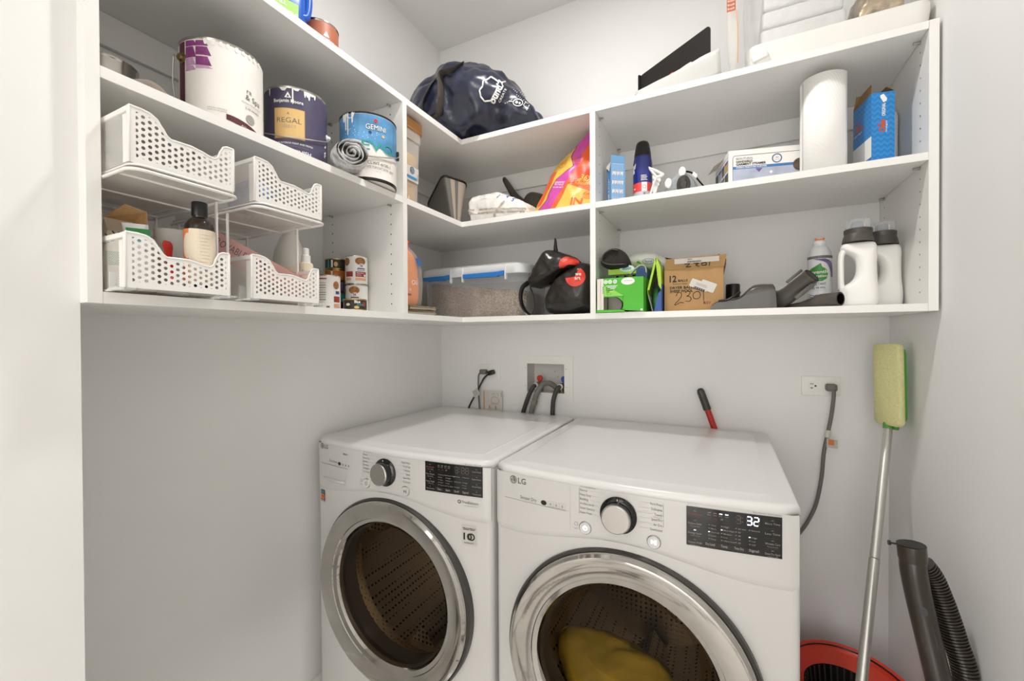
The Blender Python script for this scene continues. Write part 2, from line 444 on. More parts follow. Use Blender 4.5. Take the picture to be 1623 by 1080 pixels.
# ------------------------------------------------------------------ washer and dryer
MW, MHALF, BOW, RC = .684, .342, .028, .018
YFRONT, YBACK = -.757, -.045
def yfr(x):   # bowed front, local to the machine centre line
    return YFRONT-BOW*(1-(x/MHALF)**2)
def zseam(x):
    return .818+.036*.5*(1+math.cos(PI*max(-1, min(1, x/.30))))
GLASSD = glassy('door_glass_brown', '0B0805', .10, .04, .6, (.80, .70, .58))
GASKET = pm('door_gasket_grey', '4B4640', .5)
def drum_mat():
    m = pm('drum_steel', 'BDB4A6', .35, .8, var=.2, vscale=30); nt = m.node_tree
    tc = nt.nodes.new('ShaderNodeTexCoord'); v = nt.nodes.new('ShaderNodeTexVoronoi'); v.inputs['Scale'].default_value = 62; v.inputs['Randomness'].default_value = .12
    nt.links.new(tc.outputs['Object'], v.inputs['Vector'])
    r = nt.nodes.new('ShaderNodeValToRGB'); r.color_ramp.elements[0].color = lin('2A241D'); r.color_ramp.elements[1].color = lin('C6BDAE'); r.color_ramp.elements[0].position = .22; r.color_ramp.elements[1].position = .30
    nt.links.new(v.outputs['Distance'], r.inputs['Fac']); nt.links.new(r.outputs['Color'], nt.nodes['Principled BSDF'].inputs['Base Color'])
    bp = nt.nodes.new('ShaderNodeBump'); bp.inputs['Strength'].default_value = .3; bp.inputs['Distance'].default_value = .003
    nt.links.new(v.outputs['Distance'], bp.inputs['Height']); nt.links.new(bp.outputs['Normal'], nt.nodes['Principled BSDF'].inputs['Normal'])
    return m
DRUM = drum_mat()
DZ = .552
def machine(name, label, cat, cx, win):
    t = thing(name, label, cat, (cx, 0, 0))
    ztop = .968
    # cabinet: front sheet with a round door hole, sides, back
    b = MB(); n = 96; rh = win+.012; rings = []
    angs = sorted([2*PI*i/n for i in range(n)]+[math.atan2(z-DZ, x) % (2*PI) for x in (-MHALF+RC, MHALF-RC) for z in (.012, ztop)])
    def hit(a):
        c, s_ = math.cos(a), math.sin(a); k = 9
        if abs(c) > 1e-9: k = min(k, (MHALF-RC)/abs(c))
        if s_ > 1e-9: k = min(k, (ztop-DZ)/s_)
        if s_ < -1e-9: k = min(k, (DZ-.012)/-s_)
        return k
    for q in (0, .25, .5, .75, 1):
        rg = []
        for a in angs:
            k = rh+(hit(a)-rh)*q; x, z = k*math.cos(a), DZ+k*math.sin(a); rg.append((x, yfr(x), z))
        rings.append(rg)
    b.loft(rings[::-1], APPW, False, False)
    e = MHALF-RC; ye = yfr(e)
    for sx in (-1, 1):
        prof = [(sx*(e+RC*math.sin(a)), ye+RC-RC*math.cos(a)) for a in [PI/2*i/5 for i in range(6)]]+[(sx*MHALF, YBACK)]
        for i in range(len(prof)-1):
            p, q = prof[i], prof[i+1]
            b.add([(p[0], p[1], .012), (q[0], q[1], .012), (q[0], q[1], ztop), (p[0], p[1], ztop)], [(0, 1, 2, 3) if sx > 0 else (3, 2, 1, 0)], APPW)
    b.box(-MHALF, MHALF, YBACK-.002, YBACK, .012, ztop, APPW); b.box(-MHALF+.01, MHALF-.01, YFRONT, YBACK, .008, .012, APPW)
    b.build('cabinet', t, sharp=40)
    for fx in (-.27, .27):
        for fy in (YFRONT+.07, YBACK-.07):
            q = MB(T((fx, fy, 0))); q.lathe([(0, 0), (.02, 0), (.02, .006), (.012, .0085), (0, .0085)], DKGREY, 16); q.build('foot', t)
    # control fascia: proud of the front, lower edge follows the seam
    def fas(off):
        def fn(u, v):
            x = -MHALF+.003+(2*MHALF-.006)*u
            edge = min(x+MHALF, MHALF-x)
            cr = max(0, RC-edge); y = yfr(max(-e, min(e, x)))+(RC-math.sqrt(max(0, RC*RC-cr*cr)))
            z0 = zseam(x)+.0015+max(0, .012-edge)*.35; z = z0+(.972-z0)*v
            return (x, y-off*(1-(2*max(0, .06-v)/.06*.5 if v < .06 else 0)), z)
        return fn
    b = MB(); b.grid(fas(.0045), 56, 18, APPW)
    g = [fas(.0045)(i/56, 0) for i in range(57)]
    b.add(g+[(p[0], p[1]+.006, p[2]-.0008) for p in g], [(57+i, 57+i+1, i+1, i) for i in range(56)], PRINT)
    for u in (0, 1):
        g = [fas(.0045)(u, i/18) for i in range(19)]
        b.add(g+[(p[0], p[1]+.008, p[2]) for p in g], [(i, i+1, 20+i, 19+i) for i in range(18)], APPW)
    fascia = b.build('control_panel', t, sharp=50)
    # lid with rounded rim and a shallow raised field
    b = MB(); out = []
    xs = [-MHALF+2*MHALF*i/24 for i in range(25)]
    def plan(ins):
        P = []
        for x in xs:
            xx = x*(MHALF-ins)/MHALF; edge = min(xx+MHALF-ins, MHALF-ins-xx); rr = max(.004, RC-ins)
            cr = max(0, rr-edge); P.append((xx, yfr(max(-e, min(e, xx)))+ins-.004+(rr-math.sqrt(max(0, rr*rr-cr*cr)))))
        P += [(MHALF-ins, YBACK-ins-.012*k/1) for k in (1, 0)][::-1] and [(MHALF-ins, YBACK-ins-.02), (MHALF-ins-.02, YBACK-ins)]
        P += [(-MHALF+ins+.02, YBACK-ins), (-MHALF+ins, YBACK-ins-.02)]
        return P
    lv = [(0.003, .966), (0, .970), (0, .980), (.002, .985), (.006, .9885), (.012, .990), (.045, .9905), (.047, .992), (.052, .9925)]
    for ins, z in lv: out.append([(p[0], p[1], z) for p in plan(ins)])
    b.loft(out, APPT, True, True); b.build('lid', t, sharp=60)
    # door
    door = MB(T((0, YFRONT-.012, DZ)) @ RX90)
    door.lathe([(.24, -.02), (.288, -.012, DKGREY), (.2885, .018, DKGREY), (.284, .024, DKGREY), (.282, .023, CHROME), (.280, .031, CHROME), (.274, .0375, CHROME), (.268, .0385, CHROME), (win+.018, .029, CHROME), (win+.0165, .0265, CHROME), (win+.005, .022, CHROME), (win, .014, GASKET), (win-.004, .004)], CHROME, 96)
    dr = door.build('door', t, sharp=28)
    g = MB(T((0, YFRONT-.012, DZ)) @ RX90)
    g.lathe([(win, .015), (win-.012, .008), (win-.03, -.03), (win-.045, -.06), (win-.075, -.068), (0, -.075)][::-1], GLASSD, 72)
    g.build('door_glass', dr, sharp=40)
    g = MB(T((0, YFRONT-.012, DZ)) @ RX90)
    g.lathe([(0, -.5), (.25, -.49), (.255, -.12), (.24, -.1), (win+.004, -.06, GASKET), (win+.01, -.02, GASKET), (win, .0, GASKET)], DRUM, 72)
    for k in range(3):
        a = R_(30+120*k); b2 = g.M; g.M = b2 @ Matrix.Rotation(a, 4, 'Z')
        g.loft([[(.252-.0*q, -.05*c, z) if c else (.19, 0, z) for q, c in ((0, -1), (1, 0), (2, 1))] for z in (-.46, -.3, -.14)], DRUM, True, True); g.M = b2
    g.build('drum', t, sharp=30)
    g = MB(T((0, YFRONT-.012, DZ)) @ RX90)   # handle pocket at the right of the door
    g.box(.2805, .2895, -.055, .055, .006, .03, BLACK, bev=.003) if False else None
    # knob
    kx, kz = -.008, .921; ky = yfr(kx)-.0045
    k = MB(T((kx, ky, kz)) @ RX90)
    k.lathe([(.036, -.002), (.0415, .0005), (.0415, .004), (.036, .009), (.033, .010), (.0325, .028, STEEL), (.0315, .0305, STEEL), (.0295, .0315, STEEL), (0, .0315)], GLOSSK, 48)
    kb = k.build('dial_knob', t, sharp=25)
    mk = MB(T((kx, ky-.0098, kz))); mk.box(-.0008, .0008, -.001, 0, .0345, .039, PRINTW); mk.build('dial_mark', kb)
    def onto(x, z, off=.0052): return (x, yfr(x)-off, z)
    for i, (px, lit) in enumerate(((-.0855, 0), (.069, 1))):
        q = MB(T((px, yfr(px)-.0045, .876)) @ RX90)
        q.lathe([(.0148, -.001), (.0148, .0015), (.0133, .0028, APPW), (.012, .0022, APPW), (0, .003)], STEEL, 32)
        bt = q.build('button', t, sharp=25)
        q = MB(); q.map = lambda u, v, px=px: (px+u, yfr(px)-.0078, .876+v)
        mt = LED if name == 'clothes_dryer' else PRINT
        if i == 0:
            for j in range(14):
                a = R_(120+300*j/14); a2 = R_(120+300*(j+1)/14)
                q.line((.0048*math.cos(a), .0048*math.sin(a)), (.0048*math.cos(a2), .0048*math.sin(a2)), .0012, mt)
            q.rect(-.0007, .0007, .001, .0065, mt)
        else:
            q.dpoly([(-.005, -.0045), (.0005, 0), (-.005, .0045)], mt); q.rect(.0015, .003, -.0045, .0045, mt); q.rect(.0042, .0057, -.0045, .0045, mt)
        merge(bt, q)
    return t, onto
def surf_printer(name):
    q = MB(); q.map = lambda u, v: (u, yfr(u)-.0052, v)
    return q
SEG = {'0': 'abcdef', '1': 'bc', '2': 'abged', '3': 'abgcd', '8': 'abcdefg'}
def digit(q, ch, u, v, w, h, on, off, t=.0022):
    L = {'a': ((0, h), (w, h)), 'b': ((w, h), (w, h/2)), 'c': ((w, h/2), (w, 0)), 'd': ((0, 0), (w, 0)), 'e': ((0, 0), (0, h/2)), 'f': ((0, h/2), (0, h)), 'g': ((0, h/2), (w, h/2))}
    for k, (a, b_) in L.items():
        m_ = on if k in SEG.get(ch, '') else off
        if m_ is None: continue
        sx, sz = (b_[0]-a[0])*.12, (b_[1]-a[1])*.12
        q.line((u+a[0]+sx, v+a[1]+sz), (u+b_[0]-sx, v+b_[1]-sz), t, m_)
DIMSEG = pm('unlit_segment', '5A5048', .5)
DIMTXT = pm('display_text', '8C867F', .5)
DIMG = pm('display_band', '1C1917', .3)
def display(t, dryer):
    u0, u1, v0, v1 = (.135, .309, .884, .966) if dryer else (.140, .318, .890, .973)
    b = MB(); f = lambda u, v, o: (u, yfr(u)-o, v)
    b.grid(lambda a, c: f(u0+(u1-u0)*a, v0+(v1-v0)*c, .0062), 12, 1, GLOSSK)
    ed = [f(u0+(u1-u0)*i/12, v1, .0062) for i in range(13)]; b.add(ed+[(p[0], p[1]+.003, p[2]) for p in ed], [(i, i+1, 14+i, 13+i) for i in range(12)], GLOSSK)
    ed = [f(u0+(u1-u0)*i/12, v0, .0062) for i in range(13)]; b.add(ed+[(p[0], p[1]+.003, p[2]) for p in ed], [(13+i, 14+i, i+1, i) for i in range(12)], GLOSSK)
    for u in (u0, u1):
        b.add([f(u, v0, .0062), f(u, v1, .0062), f(u, v1, .003), f(u, v0, .003)], [(0, 1, 2, 3)], GLOSSK)
    ob = b.build('display', t)
    q = MB(); q.map = lambda u, v: (u0+u, yfr(u0+u)-.0068, v0+v); W, H = u1-u0, v1-v0
    q.map = lambda u, v: (u0+u*W, yfr(u0+u*W)-.0066, v0+v*H)   # unit square
    def tx(s, u, v, h, mat, al='c', wd=None):
        vs, fs, w_ = text_mesh(s, .008); k = h/.69; kx = k*H/W*.82 if wd is None else wd/w_
        ox = {'l': 0, 'c': -w_*kx/2, 'r': -w_*kx}[al]
        q.add([q.map(u+x*kx+ox, v+y*k) for x, y in vs], fs, mat)
    left = (('TurboSteam', ''), ('Reduce Static', '*Remote Start'), ('Energy Saver', '*Default On/Off'), ('Custom PGM', '*PGM Save')) if dryer else (('Steam', '*Fresh Care'), ('Pre Wash', '*Remote Start'), ('Delay Wash', '*Wi-Fi'), ('Add Garments', ''))
    right = (('More Time', ''), ('Less Time', ''), ('Wrinkle Care', '*Control Lock'), ('Damp Dry Signal', '*Wi-Fi')) if dryer else (('Cold Wash', ''), ('Extra Rinse', ''), ('Rinse+Spin', ''), ('*Control Lock', ''))
    for k in range(4):
        v = .80-.245*k
        tx(left[k][0], .095, v, .05, LEDR if k == 0 else DIMTXT, wd=.15)
        if left[k][1]: tx(left[k][1], .095, v-.06, .028, DIMTXT, wd=.11)
        on = LED if (dryer and k == 2) else DIMTXT
        q.rect(.083, .107, v+.095, v+.108, on); q.rect(.02, .17, v-.088, v-.083, DIMSEG) if k < 3 else None
        tx(right[k][0], .905, v, .05, DIMTXT, wd=.15)
        if right[k][1]: tx(right[k][1], .905, v-.06, .028, DIMTXT, wd=.11)
        q.rect(.893, .917, v+.095, v+.108, DIMTXT); q.rect(.83, .98, v-.088, v-.083, DIMSEG) if k < 3 else None
    cols = ((.25, ('Very', 'More', 'Normal', 'Less', 'Damp'), 2), (.385, ('High', 'Mid High', 'Medium', 'Low', 'Ultra Low'), 1), (.535, ('60 min', '50', '40', '30', '20'), None), (.675, ('Remote', '', 'High', 'Low', 'Off'), 2)) if dryer else ((.25, ('Extra Hot', 'Hot', 'Warm', 'Cold', 'Tap Cold'), None), (.385, ('Extra High', 'High', 'Medium', 'Low', 'No Spin'), None), (.535, ('Heavy', '', 'Normal', '', 'Light'), None), (.675, ('Remote', '', 'High', 'Low', 'Off'), None))
    for u, names, lit in cols:
        for k, s in enumerate(names):
            v = .60-.088*k
            if s:
                tx(s, u+.02, v-.018, .035, DIMTXT, 'l', wd=.014*len(s)); q.rect(u-.008, u+.008, v-.006, v+.01, LED if (dryer and lit == k) else DIMTXT)
    for k, s in enumerate(('Dry Level', 'Temp.', 'Time Dry', 'Signal') if dryer else ('Temp.', 'Spin', 'Soil', 'Signal')):
        q.rect(.19+.152*k, .335+.152*k, .045, .165, DIMG); 
        vs, fs, w_ = text_mesh(s, .008); kx = .10/w_ if len(s) > 5 else .075/w_
        q.add([(p[0], p[1]-.0003, p[2]) for p in [q.map(.262+.152*k-w_*kx/2+x*kx, .08+y*.085) for x, y in vs]], fs, PRINTL)
    for k, s in enumerate(('Drum', 'Clean', 'Dry', 'Cool') if dryer else ('Wash', 'Rinse', 'Spin', 'Dry')):
        q.rect(.235+.062*k, .268+.062*k, .90, .917, LED if (dryer and k > 1) else DIMTXT); tx(s, .25+.062*k, .84, .03, DIMTXT, wd=.035)
    for k in range(3):
        q.disc(.255+.065*k, .77, .011, LEDR if k < 2 else DIMTXT, rv=.022, n=10, ring=.003)
    q.dpoly([q_ for q_ in ((.555, .75), (.0, 0))][:0] or [(.39, .76), (.40, .79), (.38, .79)], DIMTXT)
    B = MB(); B.map = lambda u, v: (u0+u, yfr(u0+u)-.0068, v0+v)
    o = .093 if dryer else .097
    for i, ch in enumerate('1032' if dryer else '1888'):
        digit(B, '1' if i == 0 else (ch if dryer and i > 1 else '8'), o+(-.004 if i == 0 else .0125*(i-1)+(.004 if i > 1 else 0)+.003*(i > 1)), .060, .0085 if i else .004, .0165, LED if (dryer and i > 1) else DIMSEG, (DIMSEG if i else None), .0019)
    B.rect(o+.0115, o+.0128, .072, .0733, DIMTXT); B.rect(o+.0115, o+.0128, .064, .0653, DIMTXT)
    merge(ob, B); merge(ob, q)
def logo(q, u, v, h):
    q.disc(u, v, h*.62, PRINT, n=28)
    q.map0 = q.map; q.map = lambda a, c: (a, yfr(a)-.0056, c)
    q.rect(u-h*.12, u-h*.02, v-h*.25, v+h*.3, APPW); q.rect(u-h*.12, u+h*.14, v-h*.3, v-h*.2, APPW); q.disc(u-h*.3, v+h*.18, h*.07, APPW, n=8)
    for j in range(9):
        a, a2 = R_(90-330*j/9+0), R_(90-330*(j+1)/9)
        q.line((u+h*.45*math.cos(-a+PI), v+h*.45*math.sin(-a+PI)), (u+h*.45*math.cos(-a2+PI), v+h*.45*math.sin(-a2+PI)), h*.07, APPW)
    q.map = q.map0
    q.text('LG', u+h*.85, v-h*.42, h*.84, PRINT, bold=.02)
def dial_labels(q, left, right, title):
    zs = [.9615-.0105*k for k in range(6)]
    q.rect(-.1008, -.1001, zs[5]-.002, zs[0]+.007, PRINT)
    for k, s in enumerate(left):
        w_ = min(.038, .0023*len(s)+.004)
        q.text(s, -.0985, zs[k], .0055, PRINT, width=w_)
        x1 = -.0515+(-.001 if k in (2, 3) else .006 if k == 0 else 0)
        q.line((-.0965+w_, zs[k]+.0032), (x1, zs[k]+.0032-.001*k+(0 if k else 0)), .0004, PRINTL)
    if title: q.text(title, -.0985, zs[0]+.0085, .0036, PRINTL, width=.038)
    for k, s in enumerate(right):
        w_ = min(.03, .0021*len(s)+.004); z = .9565-.0112*k
        q.text(s, .0865, z, .0055, PRINT, align='r', width=w_)
        q.line((.0845-w_, z+.0032), (.0375, z+.0036), .0004, PRINTL)
    q.line((-.0455, zs[0]+.003), (-.032, zs[0]-.003), .0004, PRINTL)
def late_merge(t, q): merge([c for c in t.children if c.name.startswith('control_panel')][0], q)
wash, on1 = machine('washing_machine', 'white front-loading washing machine with a chrome door ring beside the left wall', 'washing machine', .3735, .213)
dry, on2 = machine('clothes_dryer', 'white front-loading dryer with its display lit, holding yellow laundry', 'dryer', 1.070, .205)
display(wash, False); display(dry, True)
q = surf_printer('p'); logo(q, -.283, .956, .017)
q.rect(-.310, -.134, .905, .9068, PRINTL, 8)
q.text('Sensor Dry', -.262, .911, .0085, PRINT, width=.048)
q.disc(-.194, .914, .008, PRINTK, rv=.006)
for k in range(3):
    a = -.183+.0158*k
    for s_ in ((a, a+.0148, .9075, .908), (a, a+.0148, .9205, .921), (a, a+.0004, .9075, .921), (a+.0144, a+.0148, .9075, .921)): q.rect(*s_, PRINTL)
    q.rect(a+.005, a+.010, .911, .917, PRINTL)
dial_labels(q, ('Normal', 'Heavy Duty', 'Bedding', 'Antibacterial', 'Steam Sanitary', 'Steam Fresh'), ('Perm.Press', 'Delicates', 'Towels', 'Speed Dry', 'Air Dry', 'Downloaded'), 'STEAM CYCLE & SENSOR DRY')
q.rect(.0885, .0891, .933, .9625, PRINT); q.rect(.0885, .0891, .911, .929, PRINT); q.text('MANUAL DRY', .0865, .9295, .0030, PRINTL, 'r', width=.019)
q.rect(-.1235, -.1230, .86, .97, PRINTL); q.disc(-.1085, .881, .0045, PRINT, ring=.0008); q.text('Tag On', -.1145, .869, .0028, PRINT, width=.011)
q.text('*Extra Function : Hold 3 seconds', .308, .9685, .0028, PRINT, 'r', width=.05)
late_merge(dry, q)
q = surf_printer('p'); logo(q, -.308, .962, .015)
q.text('Steam', -.195, .949, .0065, PRINT, width=.022, bold=.01)
q.text('Direct Drive', -.268, .916, .0085, PRINT, width=.042, bold=.0)
q.disc(-.214, .917, .0075, PRINTK, rv=.0055)
for k in range(3): q.rect(-.2035+.0145*k, -.203+.0145*k, .911, .922, PRINTL); q.rect(-.199+.0145*k, -.195+.0145*k, .913, .919, PRINT)
dial_labels(q, ('Normal', 'Heavy Duty', 'Bedding', 'Sanitary', 'Allergiene', 'Tub Clean'), ('Bright Whites', 'Perm.Press', 'Delicates', 'Towels', 'Speed Wash', 'Downloaded'), 'SENSE CYCLE')
q.text('TrueBalance', .255, .868, .0075, PRINT, width=.05, bold=.006); q.disc(.248, .8715, .005, PRINTK, ring=.002); q.text('ANTI-VIBRATION SYSTEM', .262, .8605, .003, PRINTL, width=.042)
q.disc(-.1085, .881, .0045, PRINT, ring=.0008); q.text('Tag On', -.1145, .869, .0028, PRINT, width=.011)
q.text('*Extra Function : Hold 3 seconds', .315, .976, .0028, PRINT, 'r', width=.05)
late_merge(wash, q)
# detergent drawer recess grip
b = MB(); W_ = (-.318, -.175)
pts = [(W_[0], .905), (W_[0]+.001, .885), (W_[0]+.008, .868), (W_[0]+.025, .860), (W_[1]-.022, .858), (W_[1]-.006, .864), (W_[1], .875), (W_[1], .906)]
GRIP = pm('drawer_grip_grey', 'C9C7C4', .35)
b.map = lambda u, v: (u, yfr(u)-.0056, v)
n = 14
for i in range(n):
    a = W_[0]+(W_[1]-W_[0])*i/n; c = W_[0]+(W_[1]-W_[0])*(i+1)/n
    def low(x):
        d = min(x-W_[0], W_[1]-x); return .8585+.035*max(0, 1-d/.026)**2
    b.dpoly([(a, low(a)), (c, low(c)), (c, .9055), (a, .9055)], GRIP)
b.grid(lambda u, v: (W_[0]+.012+(W_[1]-W_[0]-.024)*u, yfr(W_[0]+(W_[1]-W_[0])*u)-.0056-.008*math.sin(v*PI)*math.sin(u*PI)**.3, .8525+.011*v), 16, 5, APPW)
b.rect(W_[0], W_[1], .9055, .9065, PRINT, 10)
b.build('detergent_drawer', wash, sharp=50)
# badges
b = MB(); b.map = lambda u, v: (u, yfr(u)-.0012, v)
b.rect(.253, .297, .752, .808, pm('badge_silver', 'C4C0BA', .35)); b.map = lambda u, v: (u, yfr(u)-.0016, v)
b.rect(.2545, .2955, .799, .8, PRINTK); b.text('Direct Drive', .275, .794, .005, PRINTK, 'c', width=.034, bold=.02); b.text('10', .258, .767, .018, PRINTK, bold=.03, width=.026); b.disc(.282, .776, .0105, PRINTK, ring=.004); b.text('WARRANTY', .275, .756, .0045, PRINTK, 'c', width=.03)
b.build('warranty_badge', wash)
b = MB(); b.map = lambda u, v: (u, yfr(max(-.324, u))-.0012, v)
b.rect(-.324, -.301, .773, .812, PRINTK); b.map = lambda u, v: (u, yfr(max(-.324, u))-.0016, v)
b.rect(-.322, -.303, .80, .81, pm('label_teal', '3E7C8C', .5)); b.rect(-.322, -.303, .781, .798, ORANGE); b.disc(-.3125, .79, .006, pm('label_red', 'C8472B', .5)); b.rect(-.322, -.303, .774, .779, PRINTL)
b.build('energy_label', wash)
# laundry tumbling in the dryer
CLOTH = pm('yellow_cloth', 'BFAA3A', .85, var=.2, vscale=12)
b = MB(); rings = []
for j in range(9):
    t_ = j/8; rr = .13*math.sin(PI*min(.98, max(.03, t_)))**.6
    rings.append([(-.04+.16*(t_-.5)+rr*1.15*math.cos(2*PI*i/14)*(1+.15*fr(3, i+j*3)), -.59+rr*.75*math.sin(2*PI*i/14), .335+.14*t_+.03*fr(5, i*2+j)+(.14*max(0, 1-abs(i-6)/3)*(1-t_))) for i in range(14)])
b.loft(rings, CLOTH); lo = b.build('laundry', None, sub=2, disp=(.03, .06, 1)); lo.location = (1.04, 0, 0)
tag(lo, 'yellow cloth laundry seen through the dryer door glass', 'laundry')
# ------------------------------------------------------------------ left bay
EPS = .0003
def faceto(x, y): return math.degrees(math.atan2(1.2776-x, 1.7501+y)) if True else 0
def arc_handle(b, R, z0, zm, mat, a0=-80, a1=80, r=.0016, out=.004):
    pts = []
    for i in range(21):
        t = i/20; a = R_(a0+(a1-a0)*t); s_ = math.sin(t*PI)
        rr = R+out+.004*(1-s_); pts.append((rr*math.sin(a), -rr*math.cos(a), z0-(z0-zm)*s_**.7))
    b.tube(pts, r, mat, 8)
def ear(b, R, a, z, mat, r=.012):
    M0 = b.M; b.M = M0 @ RZ(a) @ T((0, -R, z)) @ RX90
    b.lathe([(r, -.001), (r, .0015), (r*.62, .003), (r*.62, .007), (r*.3, .010), (0, .0105)], mat, 20); b.M = M0
PAINTW = pm('paint_drips', 'F2EFE8', .4)
def pail(name, label, x, y, R, h, body, rimmat=SHINY, rot=0, base=None, z=ZM):
    t = thing(name, label, 'paint can', (x, y, z+EPS), faceto(x, y)+rot)
    b = MB(); b.lathe([(0, .004), (R-.006, .004), (R-.004, 0, rimmat), (R, .002, base or rimmat), (R, .008, body), (R, h-.006, rimmat), (R+.0012, h-.004, rimmat), (R+.0012, h-.001, rimmat), (R-.002, h, rimmat), (R-.006, h-.004, rimmat)], body, 64)
    o = b.build('body', t, sharp=30)
    b = MB(); b.lathe([(R-.0062, h-.0042), (R-.012, h-.001), (R-.014, h-.006), (0, h-.006)], rimmat, 48); b.build('lid', t)
    return t, o
WIRE = pm('bail_wire', 'CFCBC4', .3, .9)
# white bath and spa paint can
CANW = pm('can_label_white', 'F1EDE6', .4, var=.03, vscale=20); MAROON = pm('can_label_maroon', '5A2630', .45, var=.1, vscale=60)
PURP = pm('can_label_purple', '8E3C82', .45, var=.35, vscale=90); PURPL = pm('can_label_pink', 'C79ABF', .5, var=.2, vscale=90)
R, H = .0805, .196
t, o = pail('paint_can', 'white paint can with torn purple photo label and a brass handle boss', .24, -1.171, R, H, CANW)
q = MB(); q.map = cylmap(R)
q.rect(-.0985, -.0775, .006, .188, MAROON, 4)
for k_, (u0, u1, v0, v1, mm) in enumerate(((-.074, -.052, .176, .187, PURP), (-.074, -.052, .152, .174, PURP), (-.050, -.026, .176, .187, PURP), (-.050, -.024, .156, .174, PURP), (-.050, -.022, .135, .154, PURP), (-.074, -.052, .135, .150, PURPL), (-.050, -.020, .128, .1335, PURPL), (-.074, -.052, .124, .1335, PURPL))):
    j_ = lambda n_: .0016*fr(n_, k_*1.7); q.spoly([(u0, v0+j_(1)), (u0, v1+j_(2)), (u1+j_(3)*2, v1+j_(4)), (u1+j_(5)*2+.003, v0+j_(6))], mm, 4)
q.text('ra', .047, .103, .011, PRINT); q.text('& Spa', .044, .088, .012, PRINT, width=.04); q.text('Kitchen Interior Paint', .036, .078, .0045, PRINTL, width=.05); q.rect(.042, .082, .0735, .0738, PRINT, 4); q.text('EYE FINISH', .044, .0665, .004, PRINT, width=.036)
q.text('SATIN FINISH', -.028, .046, .003, PRINTL, width=.035); q.text('THANK YOU FOR SERVICES', -.028, .0415, .003, PRINTL, width=.035)
n = 12
for i in range(n):
    u = .006+.088*i/n; u2 = .006+.088*(i+1)/n; c = lambda a: .040-.022*((a-.006)/.088)**1.6
    q.dpoly([(u, c(u)-.012-.001*i), (u2, c(u2)-.013-.001*i), (u2, c(u2)), (u, c(u))], MAROON)
q.text('AUTHENTIC COLOR', .034, .024, .0042, PRINTW, width=.045, rot=-.3); q.map = cylmap(R, 0, .0012); q.disc(.055, .046, .0105, pm('label_silver', 'B9B4AE', .4, .6))
for k in range(9): q.map = cylmap(R, 0, .001); q.disc(-.03+.014*k+.004*fr(9, k*1.7), .187, .004+.002*fr(4, k), PAINTW, rv=.006+.005*fr(2, k*3.1))
merge(o, q)
b = MB(); ear(b, R, -62, .155, pm('brass_boss', '9A8A5E', .3, 1)); b.build('handle_boss', t)
b = MB(); M0 = RZ(-62); P = [M0 @ Vector(p) for p in ((0, -R-.009, .155), (-.006, -R-.013, .157), (-.011, -R-.012, .148), (-.014, -R-.012, .115), (-.012, -R-.012, .09), (-.004, -R-.010, .06), (.03, -R-.004, .03))]; b.tube(P, .0016, WIRE, 8, smooth=4); b.build('bail', t)
# purple can
REG = pm('can_label_purple_grey', '4E4862', .4, var=.08, vscale=12); KRAFT = pm('can_label_gold', 'DDB878', .5, var=.03)
R, H = .0765, .196
t, o = pail('paint_can', 'dark purple paint can with a gold square label and white drips at the rim', .237, -.98, R, H, REG)
q = MB(); q.map = cylmap(R); c0 = -.017
q.rect(c0-.0365, c0+.0365, .062, .139, pm('label_thin_border', 'CDA760', .4), 8); q.map = cylmap(R, 0, .0012); q.rect(c0-.0345, c0+.0345, .064, .137, KRAFT, 8)
q.map = cylmap(R, 0, .0016); q.text('REGAL', c0, .102, .0125, PRINT, 'c', width=.058, bold=-.004); q.text('SELECT', c0, .089, .0075, PRINTL, 'c', width=.034); q.text('^', c0-.002, .118, .01, PRINT, 'c')
q.text('Benjamin Moore', c0-.002, .153, .0085, PRINTW, 'c', width=.07, bold=.02)
q.dpoly([(c0-.010, .165), (c0+.006, .165), (c0-.002, .180)], PRINTW); q.map = cylmap(R, 0, .002); q.dpoly([(c0-.005, .167), (c0+.001, .167), (c0-.002, .173)], REG)
q.text('PREMIUM INTERIOR PAINT AND PRIMER', c0+.006, .048, .0045, PRINTW, 'c', width=.10); q.rect(c0-.035, c0+.045, .0425, .0428, PRINTL, 8)
q.text('MATTE FINISH', c0+.008, .025, .009, PRINTW, 'c', width=.085, bold=.01); q.text('ACABADO MATE', c0+.008, .0175, .004, PRINTW, 'c', width=.04)
for k in range(16):
    u = .012+.006*k*.7; q.rect(u, u+.0045, .004, .010+.004*fr(3, k*.8), PAINTW)
for u, v, l in ((-.068, .172, .004), (-.008, .150, .0035), (.02, .174, .005), (.03, .170, .006), (.026, .177, .01), (-.03, .182, .02), (.045, .178, .006), (.0, .185, .02), (.036, .183, .02)):
    q.map = cylmap(R, 0, .0014); q.dpoly([(u-l*.5, .190), (u-l*.4, v+.006), (u-l*.15, v), (u+l*.2, v), (u+l*.45, v+.007), (u+l*.5, .190)], PAINTW)
for k in range(9): q.disc(.085+.012*fr(1, k*2.3), .06+.035*fr(6, k*1.9), .0025+.001*fr(8, k), PAINTW)
merge(o, q)
b = MB(); arc_handle(b, R, .100, .064, WIRE, -88, 76); b.build('bail', t)
b = MB(); ear(b, R, 76, .104, PAINTW, .0085); b.build('handle_boss', t)
